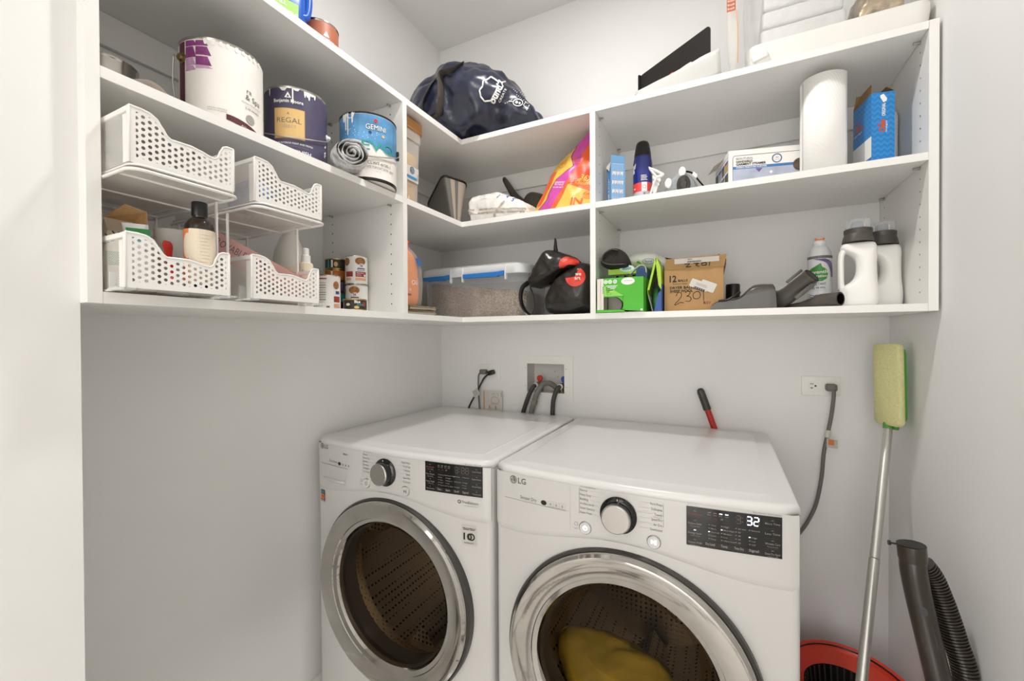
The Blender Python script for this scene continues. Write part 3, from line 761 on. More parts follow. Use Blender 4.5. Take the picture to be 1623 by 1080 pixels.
# blue and white can
def water(): return pm('can_label_water_blue', '5E9BCB', .35, var=.45, vscale=16)
WAT = water(); TEAL = pm('label_teal_letters', '2E9C98', .4)
R, H = .0805, .192
EX, EY = .322, -.803
t, o = pail('paint_can', 'blue and white paint can overhanging the shelf edge, thin wire handle', EX, EY, R, H, CANW, BLACK, 0, BLACK)
q = MB(); q.map = cylmap(R)
NB = 20
for i in range(NB):
    a = R*R_(-92)+R*R_(184)*i/NB; a2 = R*R_(-92)+R*R_(184)*(i+1)/NB; lo = lambda u: .112-.026*math.sin(max(0, (u+.03))/.11*1.4)
    q.dpoly([(a, lo(a)), (a2, lo(a2)), (a2, .185), (a, .185)], WAT)
q.map = cylmap(R, 0, .0015)
for dx, dz, mm in ((.0009, -.0009, PRINTK), (0, 0, PRINTW)):
    q.map = cylmap(R, 0, .0018 if mm is PRINTW else .0013); q.text('GEMINI', .021+dx, .143+dz, .014, mm, 'c', width=.056, bold=.0, fine=True)
q.disc(.020, .169, .005, RED); q.disc(.004, .134, .0045, pm('label_navy', '2C3A72', .4)); q.disc(.041, .130, .0045, KRAFT)
for k in range(26): q.disc(-.05+.115*abs(fr(11, k*1.3))*1.6-.02, .118+.06*abs(fr(12, k*.9)), .0009+.0016*abs(fr(13, k)), PRINTW, n=8)
q.map = cylmap(R, 0, .0019); q.text('EVO', .030, .084, .0265, TEAL, 'c', width=.098, bold=.01, fine=True)
q.text('the clear evolution of coatings in progress', .034, .063, .0045, PRINTL, 'c', width=.08); q.text('ECLWT-6130-1', .028, .045, .0085, PRINT, 'c', width=.074, bold=.012); q.text('A. WHITE TOPCOAT SATIN - BASE 1', .030, .0335, .0062, PRINT, 'c', width=.1, bold=.008); q.text('3.6L 1 gal', .026, .025, .003, PRINTL, 'c')
for u, v, l in ((-.068, .140, .006), (-.060, .125, .005), (-.045, .158, .006), (-.052, .172, .03), (-.075, .165, .012)):
    q.map = cylmap(R, 0, .0012); q.dpoly([(u-l*.5, .189), (u-l*.35, v+.004), (u, v), (u+l*.35, v+.004), (u+l*.5, .189)], PAINTW)
merge(o, q)
b = MB(); arc_handle(b, R, .108, .066, WIRE, -84, 84); b.build('bail', t)
for a in (-84, 84):
    b = MB(RZ(a) @ T((0, -R, .105))); b.box(-.008, .008, -.008, .001, -.012, .012, BLACK, bev=.002); b.build('handle_boss', t)
# bare tin and cloth behind
t, o = pail('paint_can', 'bare shiny tin without a label at the far left end of the middle shelf', .105, -1.330, .052, .135, SHINY)
RAG = pm('taupe_cloth', '8C7D70', .95, var=.15, vscale=60, sheen=.4, bump=.5, bscale=300)
b = MB(); rings = []
for j in range(10):
    s_ = j/9; wd = .045+.02*math.sin(s_*PI); hgt = .012+.05*math.sin(s_*PI)**1.4*(1+.3*fr(2, s_*4))
    rings.append([(.245+wd*math.cos(2*PI*i/12), -1.385+.105*s_+.01*math.sin(i), max(0, hgt*(.5+.5*math.sin(2*PI*i/12)))) for i in range(12)])
b.loft(rings, RAG); o = b.build('cleaning_rag', sub=2, loc=(.0, 0, ZM+EPS)); tag(o, 'crumpled taupe cloth lying beside the white paint can', 'cloth')
# foil-lined plastic bag rolled up
FOIL = pm('crinkled_silver_film', 'F2F0EC', .25, .1, var=.6, vscale=48, bump=1, bscale=55)
t = thing('rolled_plastic_bag', 'crumpled clear and silver plastic bag rolled up between two paint cans', 'bag', (.366, -.919, ZM+.0405))
t.rotation_euler = (0, 0, R_(58))
b = MB(); rings = []
for j in range(12):
    s_ = j/11; y = -.047+.085*s_
    rings.append([((.033+.008*math.sin(s_*PI)+.004*fr(5, i*.9+j*.5))*math.cos(2*PI*i/20)*1.18, y+.004*fr(6, i+j), (.033+.004*fr(7, i*.8+j*.4))*math.sin(2*PI*i/20)) for i in range(20)])
b.loft(rings, FOIL, False, True); b.build('film', t, sub=1, disp=(.006, .02, 3))
b = MB(); pts = []
for k in range(64):
    a = k*.34; rr = (.034-.029*k/63)*(1+.16*fr(2, k*.35)); pts.append((rr*1.15*math.cos(a), rr*math.sin(a)+.003*fr(3, k*.5)))
vs = []
for x, z in pts: vs += [(x, -.052-.004*fr(4, x*90), z), (x, -.012, z)]
b.add(vs, [(2*i, 2*i+1, 2*i+3, 2*i+2) for i in range(63)], FOIL); b.build('rolled_end', t, solid=.0008)
# things on top
DETB = pm('detergent_blue', '1F57B5', .3); DETG = pm('detergent_label_green', '8CC63E', .45)
t = thing('detergent_bottle', 'blue detergent bottle with a green label on the top shelf', 'bottle', (.262, -1.035, ZT+EPS), 72)
b = MB(); prof = [(.052, 0), (.055, .004), (.055, .10), (.053, .16), (.04, .2), (.026, .215), (.026, .22)]
b.loft([[(x*s_/.055, y*s_/.055, z) for x, y in rxy(.11, .072, .03)] for s_, z in prof], DETB); o = b.build('body', t, sharp=50)
b = MB(); b.map = lambda u, v: (u, -.0363, v); b.rect(-.03, .026, .03, .085, DETG); b.map = lambda u, v: (u, -.0367, v); b.text('ALL', -.026, .07, .010, PRINTW, bold=.02); b.text('MIRACLE', -.026, .05, .010, PRINTW, bold=.01, width=.05); b.disc(.018, .04, .009, CREAM)
merge(o, b)
b = MB(); b.M = T((.044, -.022, .12)); b.tube([(-.012, 0, -.05), (.006, 0, -.045), (.012, 0, 0), (.006, 0, .04), (-.012, 0, .05)], .010, DETB, 12, smooth=4); b.build('handle', t)
b = MB(); b.lathe([(0, .22), (.028, .22), (.027, .25), (0, .25)], WHITEP, 24); b.build('cap', t)
COP = pm('copper_label', 'B0684C', .45, var=.12)
t, o = pail('paint_can', 'small copper-brown paint can on the top shelf beside the detergent', .262, -.925, .05, .098, COP, z=ZT)
q = MB(); q.map = cylmap(.05); q.dpoly([(.010, .055), (.026, .055), (.018, .07)], PRINTW); q.text('Benjamin Moore', .018, .045, .006, PRINTW, 'c', width=.045); q.rect(-.01, .055, .006, .014, DETG, 6); merge(o, q)

# ------------------------------------------------------------------ two-tier basket organisers
BASK = pm('basket_white_steel', 'ECE9E4', .35, .0)
PERF = perforated('perforated_white_sheet', 'ECE9E4', .0090, .0027, 'holes')
MESH = perforated('white_wire_mesh', 'E2DED8', .0042, .33, 'mesh')
CLEARP = glassy('clear_plastic', 'E8EEF0', .22, .1, .6)
RUST = pm('rust_spots', 'B98A4E', .8)
BW, BH, BD = .158, .0885, .30
def wave(u):
    K = [(0, 1), (.10, 1), (.17, .985), (.23, .93), (.28, .80), (.325, .675), (.36, .635), (.45, .640), (.55, .645), (.65, .615), (.74, .575), (.785, .565), (.82, .60), (.86, .78), (.89, .87), (.93, .90), (1, .90)]
    for (a, p), (c, q) in zip(K, K[1:]):
        if u <= c:
            s_ = (u-a)/(c-a); s_ = s_*s_*(3-2*s_)*.5+s_*.5; return p+(q-p)*s_
    return .9
def basket(parent, x, y, z):
    """front sheet faces +x; local x runs along the width"""
    e = D.objects.new('basket', None)
    M = T((x, y, z)) @ RZ(90); hw = BW/2
    b = MB(M); r = .0025
    for sx in (-1, 1):      # side meshes, tops sloping slightly to the back
        b.add([(sx*hw, 0.001, 0), (sx*hw, BD, 0), (sx*hw, BD, BH*.96), (sx*hw, .001, BH if sx < 0 else BH*.9)], [(0, 1, 2, 3)], MESH)
    b.add([(-hw, BD, 0), (hw, BD, 0), (hw, BD, BH*.96), (-hw, BD, BH*.96)], [(0, 1, 2, 3)], MESH)
    b.add([(-hw, 0, .001), (hw, 0, .001), (hw, BD, .001), (-hw, BD, .001)], [(0, 1, 2, 3)], MESH)
    Mi = M.inverted()
    def uvf(co, no):
        l = Mi @ co; nn = Mi.to_3x3() @ no
        if abs(nn.z) > .5: return (l.x, l.y)
        if abs(nn.x) > .5: return (l.y, l.z)
        return (l.x, l.z)
    bo = b.build('basket', parent, uvs=uvf, flat=True)
    b = MB(M)
    for sx in (-1, 1):
        b.box(sx*hw-.002, sx*hw+.002, 0.002, BD, (BH if sx < 0 else BH*.9)-.009, (BH if sx < 0 else BH*.9)-.0005, BASK, bev=.0008, seg=1)
        b.box(sx*hw-.0015, sx*hw+.0015, .002, .016, 0, BH*.9-.004, BASK)
    b.box(-hw, hw, BD-.002, BD+.002, BH*.96-.009, BH*.96, BASK, bev=.0008, seg=1)
    b.box(-hw, hw, .002, BD, -.0008, .0005, BASK) if False else None
    b.build('rim', bo, flat=True)
    b = MB(M); N = 80
    top = [(-hw+BW*i/N, wave(i/N)*BH) for i in range(N+1)]
    # plain border all round, punched field inside
    bd = .0085; fld = [(max(-hw+.009, min(hw-.006, px)), pz-.0065) for px, pz in top]
    vs = []; fs = []
    for i in range(N+1):
        px, pz = fld[i]; vs += [(px, 0, .010), (px, 0, pz)]
    b.add(vs, [(2*i, 2*i+2, 2*i+3, 2*i+1) for i in range(N)], PERF)
    vs = []
    for i in range(N+1): vs += [(top[i][0], 0, 0), (fld[i][0], 0, .010)]
    b.add(vs, [(2*i, 2*i+2, 2*i+3, 2*i+1) for i in range(N)], BASK)
    vs = []
    for i in range(N+1): vs += [(fld[i][0], 0, fld[i][1]), (top[i][0], 0, top[i][1])]
    b.add(vs, [(2*i, 2*i+2, 2*i+3, 2*i+1) for i in range(N)], BASK)
    for k, s_ in ((0, -1), (N, 1)):
        b.add([(top[k][0], 0, 0), (fld[k][0], 0, .010), (fld[k][0], 0, fld[k][1]), (top[k][0], 0, top[k][1])], [(0, 1, 2, 3)], BASK)
    b.tube([(px, .0004, pz) for px, pz in top], .0019, BASK, 6)
    for sx in (-1, 1): b.box(sx*hw-.0018, sx*hw+.0018, -.0012, .004, 0, BH*(1 if sx < 0 else .9), BASK, bev=.0008, seg=1)
    b.build('front_panel', bo, uvs=lambda co, no: ((Mi @ co).x+.2, (Mi @ co).z+.2), sharp=50)
    return bo
def organiser(label, y, xl, xu, rust):
    t = thing('basket_organizer', label, 'storage basket', (0, 0, 0), group=None)
    z0, zu = ZB+.0045, 1.6045; hw = BW/2+.0035
    b = MB()
    # upper tray: looped wire frame with mesh base, four posts, lower rails
    P = rxy(BD+.035, 2*hw, .018, 4); cx = xu-.5*(BD+.035)+.012
    b.tube([(cx+px, y+py, zu-.012) for px, py in P], .0028, BASK, 8, closed=True)
    b.tube([(cx+px*.985, y+py*.96, zu-.0035) for px, py in P], .0018, BASK, 6, closed=True)
    for px in (cx-.12, cx, cx+.12): b.tube([(px, y-hw, zu-.012), (px, y+hw, zu-.012)], .0018, BASK, 6)
    for px, s_ in ((cx-.13, -1), (cx-.13, 1), (.28 if rust else .335, -1), (.388 if rust else .345, 1)):
        if 1:
            b.tube([(px, y+s_*(hw-.004), zu-.012), (px, y+s_*(hw-.004), ZB+.008)], .0028, BASK, 8)
            b.tube([(px, y+s_*(hw-.004), ZB+.0082), (px, y+s_*(hw-.004), ZB+.0003)], .0045, BASK, 8)
    for s_ in (-1, 1): b.tube([(xl-.005, y+s_*(hw-.002), ZB+.0025), (xl-BD, y+s_*(hw-.002), ZB+.0025)], .0021, BASK, 6)
    b.build('frame', t)
    b = MB(); g = [(cx+px*.97, y+py*.95, zu-.0105) for px, py in P]
    b.add(g, [tuple(range(len(g)))], MESH); b.build('tray_mesh', t, flat=True, uvs=lambda co, no: (co.x, co.y))
    basket(t, xl, y, z0); ub = basket(t, xu, y, zu)
    for s_ in (-1, 1):
        b = MB(); b.box(xl-.03, xl+.004, y+s_*(hw-.004)-.012, y+s_*(hw-.004)+.012, ZB+.0004, ZB+.0042, CLEARP, bev=.001); b.box(xl-.03, xl-.026, y+s_*(hw-.004)-.010, y+s_*(hw-.004)+.010, ZB+.004, ZB+.03, CLEARP); b.build('clear_foot', t)
    return t
organiser('two-tier white pull-out basket set at the left end, with a brown bottle below', -1.3465, .428, .445, True)
organiser('two-tier white pull-out basket set holding the pink box, nearer the cans', -1.139, .418, .430, False)

# contents of the baskets
BZ = ZB+.0062
ORC = pm('carton_orange_check', 'EFC28A', .6, var=.12, vscale=120)
t = thing('opened_carton', 'cream and orange torn carton with green print in the lower left basket', 'carton', (.285, -1.375, BZ), rot=(R_(0), R_(-6), R_(88)))
b = MB(); b.loft([[(-.028, -.012, 0), (.026, -.012, 0), (.026, .016, 0), (-.028, .016, 0)], [(-.026, -.014, .06), (.03, -.014, .06), (.03, .016, .06), (-.026, .016, .06)], [(-.012, -.012, .112), (.036, -.013, .112), (.036, .016, .135), (-.006, .016, .14)]], CREAM, True, False)
o = b.build('box', t, flat=True)
b = MB(); b.add([(-.006, .016, .14), (.036, .016, .135), (.046, -.02, .150), (.014, -.022, .160)], [(0, 1, 2, 3)], ORC); b.add([(.036, .016, .135), (.046, -.02, .150), (.044, -.014, .09), (.030, .016, .06)], [(0, 1, 2, 3)], ORC); b.build('open_flap', t, solid=.0008, flat=True)
q = MB(); q.map = lambda u, v: (u, -.0150+.02*max(0, v-.06)*0, v); q.text('abla', -.02, .086, .016, PRINTK, rot=.5); q.rect(-.02, .022, .05, .075, pm('carton_green', '2F8F4B', .5)); merge(o, q)
t = thing('ointment_tube', 'white squeeze tube with green and teal bands leaning in the lower left basket', 'tube', (.352, -1.366, BZ+.001), rot=(R_(-8), R_(-5), R_(84)))
b = MB(); b.loft([[(x*wd, y*dp, z) for x, y in rxy(2, 2, .95)] for wd, dp, z in ((.013, .013, 0), (.014, .014, .02), (.017, .014, .03), (.018, .012, .08), (.0185, .004, .118), (.019, .0015, .123))], WHITEP); o = b.build('body', t)
q = MB(); q.map = lambda u, v: (u, -.0145+.06*max(0, v-.05)*1.5, v); q.rect(-.017, .017, .100, .112, pm('tube_green', '2E8B48', .4)); q.rect(-.017, .017, .088, .098, pm('tube_teal', '5FB3B8', .4)); q.text('lotion', -.012, .07, .01, PRINTL); merge(o, q)
t = thing('red_scoop', 'red plastic spoon handle leaning on the brown bottle', 'scoop', (.392, -1.347, BZ+.03), rot=(R_(-33), R_(8), R_(84)))
b = MB(); b.loft([[(x, y, z) for x, y in rxy(wd, .004, .0018)] for wd, z in ((.008, -.02), (.009, .02), (.010, .05), (.016, .065), (.017, .075), (.010, .083))], RED); b.build('handle', t, sub=1)
t = thing('measuring_cup', 'small frosted white cup behind the red spoon in the basket', 'cup', (.30, -1.301, BZ))
b = MB(); b.lathe([(0, 0), (.024, 0), (.030, .125), (.0305, .128), (.0285, .126), (.0225, .004), (0, .004)], glassy('frosted_white', 'E9E6E0', .7, .4, .3), 32); b.build('body', t)
AMB = pm('amber_brown_plastic', '2A1C12', .18, coat=.3)
PX, PY = .262, -1.2335
PX, PY = .3995, -1.3035
t = thing('lotion_bottle', 'dark brown bottle with black cap and orange and cream label', 'bottle', (PX, PY, BZ), faceto(PX, PY))
b = MB(T((0, 0, 0)) @ Matrix.Diagonal((.83, .83, .776, 1))); R = .0292; b.lathe([(0, 0), (R-.002, 0), (R, .003), (R, .150), (R-.002, .164), (R-.009, .176), (.0135, .182), (.0135, .188)], AMB, 48); o = b.build('body', t, sharp=40)
q = MB(Matrix.Diagonal((.83, .83, .776, 1))); q.map = cylmap(R); q.rect(-.045, -.021, .02, .150, ORANGE, 4); q.rect(-.021, .040, .02, .150, CREAM, 8); q.map = cylmap(R, 0, .0012); q.disc(-.024, .11, .012, CREAM, rv=.03)
q.rect(-.0209, .0, .02, .150, CREAM, 4)
for k in range(11): q.rect(-.014, .018-.004*(k % 3 == 2), .136-.008*k, .1373-.008*k, pm('label_beige_print', 'C9B79C', .6) if k == 0 else D.materials['label_beige_print'], 3)
merge(o, q)
b = MB(Matrix.Diagonal((.83, .83, .776, 1))); b.lathe([(0, .186), (.0148, .186), (.0152, .189), (.0152, .217), (.0142, .219), (0, .219)], BLACK, 32); b.build('cap', t, sharp=40)
# grey bag corner at far left of the lower basket
b = MB(); b.loft([[(x*s_, y*s_+.012*k, .03*k) for x, y in rxy(.03, .016, .006, 3)] for k, s_ in enumerate((1, 1.05, 1, .9, .6))], pm('grey_film', 'B9B5AE', .4)); o = b.build('plastic_pouch', sub=1, loc=(.2, -1.402, BZ+.0)); tag(o, 'grey plastic pouch standing at the far left of the lower basket', 'pouch')
# pink box
PINK = pm('pink_carton', 'E6B0A8', .5, var=.04); PINKD = pm('pink_carton_side', 'D99B94', .5); NAVYP = pm('navy_print', '27265A', .5)
t = thing('slim_box', 'long pink box with navy lettering lying tilted in the right basket', 'box', (.203, -1.197, BZ+.123), rot=(0, R_(30), R_(38.7)))
b = MB(); b.box(0, .222, -.019, .019, 0, .052, PINK, bev=.0012, seg=1); o = b.build('box', t)
q = MB(); q.map = lambda u, v: (u, -.0194, v); q.rect(.001, .221, .002, .014, PINKD); q.text('PROVABLE', .014, .024, .016, PRINT, width=.078); q.text('FORTE', .094, .024, .016, NAVYP, width=.052, bold=.03); q.text('FORTE', .165, .004, .008, NAVYP, width=.035, bold=.03)
q.map = lambda u, v: (u, v, .0524); q.text('FORTE', .06, -.008, .014, NAVYP, width=.06, bold=.03); q.disc(.19, .0, .012, pm('pink_heart', 'D8607A', .5))
merge(o, q)
t = thing('navy_bottle', 'navy cap with a yellow ring poking up behind the pink box', 'bottle', (.158, -1.172, BZ), 0)
b = MB(); b.lathe([(0, 0), (.016, 0), (.016, .125), (.0165, .13, pm('yellow_ring', 'E0C93A', .4)), (.0165, .135), (.019, .137, BLUEM), (.019, .165), (.014, .17), (0, .171)], pm('navy_plastic', '20305F', .35), 28); b.build('body', t)
t = thing('spray_bottle', 'translucent white pear-shaped bottle standing behind the pink box', 'bottle', (.15, -.942, ZB+EPS), faceto(.15, -.942))
MILK = pm('milky_plastic', 'E4E1DA', .35)
b = MB(); b.lathe([(0, 0), (.042, 0), (.044, .004), (.045, .10), (.044, .14), (.038, .175), (.024, .212), (.016, .222), (.016, .245), (0, .246)], MILK, 48); o = b.build('body', t, sharp=60)
q = MB(); q.map = cylmap(.0452); q.rect(-.02, .04, .06, .125, CREAM, 8); q.map = cylmap(.0452, 0, .0015); q.text('care', -.012, .10, .012, PRINT); q.rect(-.012, .03, .085, .087, PRINTL, 4); merge(o, q)
b = MB(T((0, 0, .244))); b.lathe([(.0185, 0), (.0185, .02), (.012, .024), (0, .024)], WHITEP, 24); b.box(-.01, .01, -.04, .01, .024, .044, WHITEP, bev=.004); b.build('spray_head', t)
t = thing('dropper_bottle', 'small white bottle with stepped cap in the right basket', 'bottle', (.30, -1.003, ZB+.0045), faceto(.3, -1.003))
b = MB(); b.lathe([(0, 0), (.017, 0), (.0175, .002), (.0175, .108), (.0165, .112), (.010, .115)], CREAM, 28); o = b.build('body', t); b = MB(); b.lathe([(.0115, .112), (.0115, .132), (.008, .134), (.008, .15), (.006, .152), (0, .152)], WHITEP, 24); b.build('cap', t)
q = MB(); q.map = cylmap(.0175); q.text('drops', -.012, .085, .009, PRINT); q.disc(0, .06, .008, LEDR, ring=.002); merge(o, q)
# blue things in the upper right basket
b = MB(); b.loft([[(x*s_, y*s_, .0+.018*k) for x, y in rxy(.10, .05, .012)] for k, s_ in enumerate((1, 1.03, 1.0, .9, .45))], pm('blue_white_pouch', '6C86B4', .45, var=.5, vscale=60)); o = b.build('soft_pouch', sub=1, loc=(.33, -1.165, 1.607)); tag(o, 'pale blue pouch peeking over the rim of the upper right basket', 'pouch')

# ------------------------------------------------------------------ tins at the end of the left bay
LABW = pm('tin_label_white', 'F3F0EA', .45); FOOD = pm('stew_print', 'A9743F', .6, var=.4, vscale=160); LBLUE = pm('label_blue', '2A4C8F', .45); LRED = pm('label_brick_red', '9E3B34', .45); PEACH = pm('label_peach', 'E8B489', .5)
def tin(name, label, x, y, z, R, h, body, rim, rot=0, group=None):
    t = thing(name, label, 'tin can', (x, y, z+EPS), faceto(x, y)+rot, group)
    b = MB(); b.lathe([(0, .002), (R-.003, .002), (R-.002, 0, rim), (R+.0008, .001, rim), (R+.0008, .0025, rim), (R, .004, body), (R, h-.004, rim), (R+.0008, h-.0025, rim), (R+.0008, h-.0008, rim), (R-.002, h, rim), (R-.003, h-.003, rim), (0, h-.003)], body, 40)
    return t, b.build('can', t, sharp=35)
def petlabel(o, R, h, u):
    q = MB(); q.map = cylmap(R, 0, .0006)
    q.disc(u, h*.80, .017, FOOD, rv=.012, n=24); q.rect(u-.016, u+.019, h*.26, h*.44, LRED, 5); q.rect(u-.016, u+.019, h*.13, h*.23, PEACH, 5); q.rect(u-.010, u+.014, h*.475, h*.565, LBLUE, 5)
    q.rect(u-.05, u-.024, h*.26, h*.44, LRED, 4); q.rect(u-.05, u-.03, h*.13, h*.23, PEACH, 4); q.disc(u-.046, h*.78, .012, FOOD, rv=.013, n=20)
    q.map = cylmap(R, 0, .001); q.rect(u-.003, u+.008, h*.58, h*.72, PRINTW, 2); q.rect(u-.009, u+.013, h*.495, h*.525, PRINTW, 4); q.text('digestive', u-.013, h*.37, .0045, PRINTW, width=.024); q.text('care', u-.013, h*.30, .0045, PRINTW, width=.014); q.disc(u+.014, h*.31, .004, PRINTW)
    q.map = cylmap(R, 0, .0014); q.text('5d', u-.002, h*.61, .008, LRED, width=.008, bold=.04)
    merge(o, q)
HX, HY, HH = .215, -.7465, .0925
HX, HY = .205, -.744
t, o = tin('dog_food_can', 'white tin with brown stew picture, on top of its stack', HX, HY, ZB+HH+EPS, .0345, HH, LABW, SHINY); petlabel(o, .0345, HH, .013)
t, o = tin('dog_food_can', 'white tin with brown stew picture, bottom of its stack', HX, HY, ZB, .0345, HH, LABW, SHINY); petlabel(o, .0345, HH, -.008)
t, o = tin('dog_food_can', 'white tin standing against the basket, its back label turned out', .212, -.861, ZB, .0345, .108, LABW, SHINY)
q = MB(); q.map = cylmap(.0345); q.rect(-.028, -.004, .094, .0975, LRED, 4)
for k in range(8): q.rect(-.028, -.006, .082-.007*k, .085-.007*k, PRINTL if k % 3 else PAPER, 3)
q.disc(.024, .078, .010, FOOD, rv=.012); q.rect(.016, .038, .028, .045, LRED, 4); q.rect(.016, .038, .012, .023, PEACH, 4); q.rect(.022, .036, .052, .061, LBLUE, 3); q.rect(-.005, .004, .008, .016, PRINT, 2); merge(o, q)
t, o = tin('dog_food_can', 'white tin half hidden between the front tins', .132, -.819, ZB, .0345, .098, LABW, SHINY); petlabel(o, .0345, .098, .006)
DKL = pm('tin_label_black', '35312B', .4, var=.15, vscale=50); ORL = pm('tin_label_orange', 'C97A34', .45); LIL = pm('tin_label_lilac', '8C7BB5', .45); TEL = pm('tin_label_teal', '2B9AA0', .45)
t, o = tin('cat_food_tin', 'flat black tin with gold lid standing in front of the white tins', .315, -.853, ZB, .0325, .034, DKL, GOLD)
q = MB(); q.map = cylmap(.0325); q.text('Blue', -.002, .021, .008, PRINTW, width=.016, bold=.03); q.text('Adult', .004, .014, .006, TEL, width=.02, bold=.02); q.disc(.004, .009, .007, KRAFT, rv=.004); q.disc(-.02, .017, .006, CREAM, rv=.004); q.disc(.026, .018, .006, LRED, rv=.007); merge(o, q)
zz = ZB
for k, (mm, lab, dx, dy, h) in enumerate(((DKL, 'flat black tin at the bottom of the rear stack', 0, 0, .036), (TEL, 'flat teal tin second from the bottom of the rear stack', .002, .001, .036), (LIL, 'flat lilac tin with gold lid in the middle of the rear stack', -.003, -.012, .038), (ORL, 'flat orange tin second from the top of the rear stack', .0, .004, .036), (DKL, 'flat black tin with gold lid on top of the rear stack', .002, .003, .036))):
    R = .037
    t, o = tin('cat_food_tin', lab, (.112+dx), -.7465+dy, zz, R, h, mm, GOLD, group=None); zz += h+EPS
    q = MB(); q.map = cylmap(R); q.rect(-.018, -.012, .006, h-.006, LABW, 2); q.disc(-.003, h*.45, .006, KRAFT if k != 3 else ORANGE, rv=.008)
    if k == 4: q.rect(-.03, -.024, .005, h-.005, TEL, 2)
    merge(o, q)
# ------------------------------------------------------------------ corner bay
from mathutils.bvhtree import BVHTree
def pillow(b, poly, y0, y1, mat, lv=((.50, 0), (.86, .10), (1, .38), (1, .66), (.84, .92), (.5, 1)), k=2, floor=None):
    P = sp2(poly+[poly[0]], k)[:-1] if k > 1 else list(poly)
    a = sum(P[i][0]*P[(i+1) % len(P)][1]-P[(i+1) % len(P)][0]*P[i][1] for i in range(len(P)))
    if a > 0: P = P[::-1]
    cx = sum(p[0] for p in P)/len(P); cz = sum(p[1] for p in P)/len(P)
    rg = []
    for s_, t in lv:
        rg.append([(cx+(x-cx)*s_, y0+(y1-y0)*t, max(floor, cz+(z-cz)*s_) if floor is not None else cz+(z-cz)*s_) for x, z in P])
    b.loft(rg, mat); return b
def gridm(b, fn, nu, nv, mf):
    for j in range(nv):
        for i in range(nu):
            b.add([fn(i/nu, j/nv), fn((i+1)/nu, j/nv), fn((i+1)/nu, (j+1)/nv), fn(i/nu, (j+1)/nv)], [(0, 1, 2, 3)], mf((i+.5)/nu, (j+.5)/nv))
def raymap(obs, P, U, V, off=.0012, skip=False):
    """prints onto whatever surface lies behind the plane P,U,V"""
    bpy.context.view_layer.update(); dg = bpy.context.evaluated_depsgraph_get(); vv = []; ff = []
    for o in obs:
        e = o.evaluated_get(dg); me = e.to_mesh(); n = len(vv); vv += [o.matrix_world @ q.co for q in me.vertices]; ff += [tuple(i+n for i in p.vertices) for p in me.polygons]; e.to_mesh_clear()
    t = BVHTree.FromPolygons(vv, ff); U = Vector(U).normalized(); V = Vector(V).normalized(); N = U.cross(V); P = Vector(P)
    def f(u, v):
        o = P+U*u+V*v; h = t.ray_cast(o, -N)
        
        if h[0]: return tuple(h[0]+N*off)
        if skip: return None
        h = t.find_nearest(o-N*.4); return tuple(h[0]+N*off)
    return f
# tall food keeper with an amber lid
KEEP = glassy('keeper_clear', 'EFEBE4', .3, .12, .5); AMBL = pm('amber_lid', 'B8813F', .3, coat=.3)
t = thing('food_keeper', 'tall clear food container with amber lid and yellow snacks inside', 'container', (.235, -.612, ZM+EPS))
b = MB(); b.loft([[(x*s_, y*s_, z) for x, y in rxy(.19, .112, .028, 5)] for s_, z in ((.86, 0), (.9, .006), (.97, .19), (.985, .22), (1.03, .222), (1.03, .258))], KEEP, True, False); o = b.build('body', t, sharp=50)
q = MB(); q.map = lambda u, v: (.0945-.0045*(1-v/.2), u, v); q.map = lambda u, v: (.0905+.02*v, u, v)
q.rect(-.05, .034, .085, .135, PAPER); q.map = lambda u, v: (.0912+.02*v, u, v); q.rect(-.05, .024, .092, .102, pm('label_sky_blue', '3E93C8', .5)); q.disc(.0, .122, .012, pm('label_cap_blue', '4C79A8', .5)); q.disc(.0, .121, .009, PAPER); q.disc(-.005, .119, .0035, RED); q.rect(.027, .032, .094, .116, PRINTL)
q.map = lambda u, v: (.0905+.02*v, u, v); q.dpoly([(-.03, .0), (-.008, .008), (-.015, .036)], PAPER); merge(o, q)
b = MB(); b.loft([[(x*s_, y*s_, z) for x, y in rxy(.202, .122, .03, 5)] for s_, z in ((1, .256), (1.02, .258), (1.02, .288), (.98, .292))], AMBL); b.build('lid', t, sharp=40)
b = MB(); rings = []
for k in range(8):
    z = .005+.195*k/7; rings.append([(x*(.80+.1*k/7)*(1+.05*fr(k, x*60)), y*(.78+.1*k/7)*(1+.06*fr(k+3, y*80)), z+.012*fr(k, x*40+y*50)) for x, y in rxy(.19, .112, .028, 5)])
b.loft(rings, pm('yellow_snacks', 'E0AE52', .7, var=.25, vscale=40)); b.build('snacks', t, sub=1)
# grey open-top bin
GB = pm('bin_grey', '67645F', .4); GT = pm('bin_taupe', 'A4978A', .4)
t = thing('open_bin', 'dark grey tapered plastic bin with black rim behind the white bag', 'bin', (0, 0, 0))
Tp = [(.30, -.400, 1.957), (.352, -.292, 1.948), (.155, -.130, 1.92), (.09, -.235, 1.905)]; Bt = [(.325, -.372, ZM+EPS), (.344, -.34, ZM+EPS), (.20, -.175, ZM+EPS), (.165, -.245, ZM+EPS)]
def rndq(Q, r=.25, n=5):
    out = []
    for i in range(4):
        p, a, c = Vector(Q[i]), Vector(Q[i-1]), Vector(Q[(i+1) % 4]); p0 = p+(a-p)*r*(.6 if i == 0 else 1); p1 = p+(c-p)*r*(.6 if i == 0 else 1)
        for k in range(n+1):
            s_ = k/n; out.append(tuple(p0*(1-s_)**2+p*2*s_*(1-s_)+p1*s_*s_))
    return out
TR, BR_ = rndq(Tp), rndq(Bt)
b = MB(); n_ = len(TR)
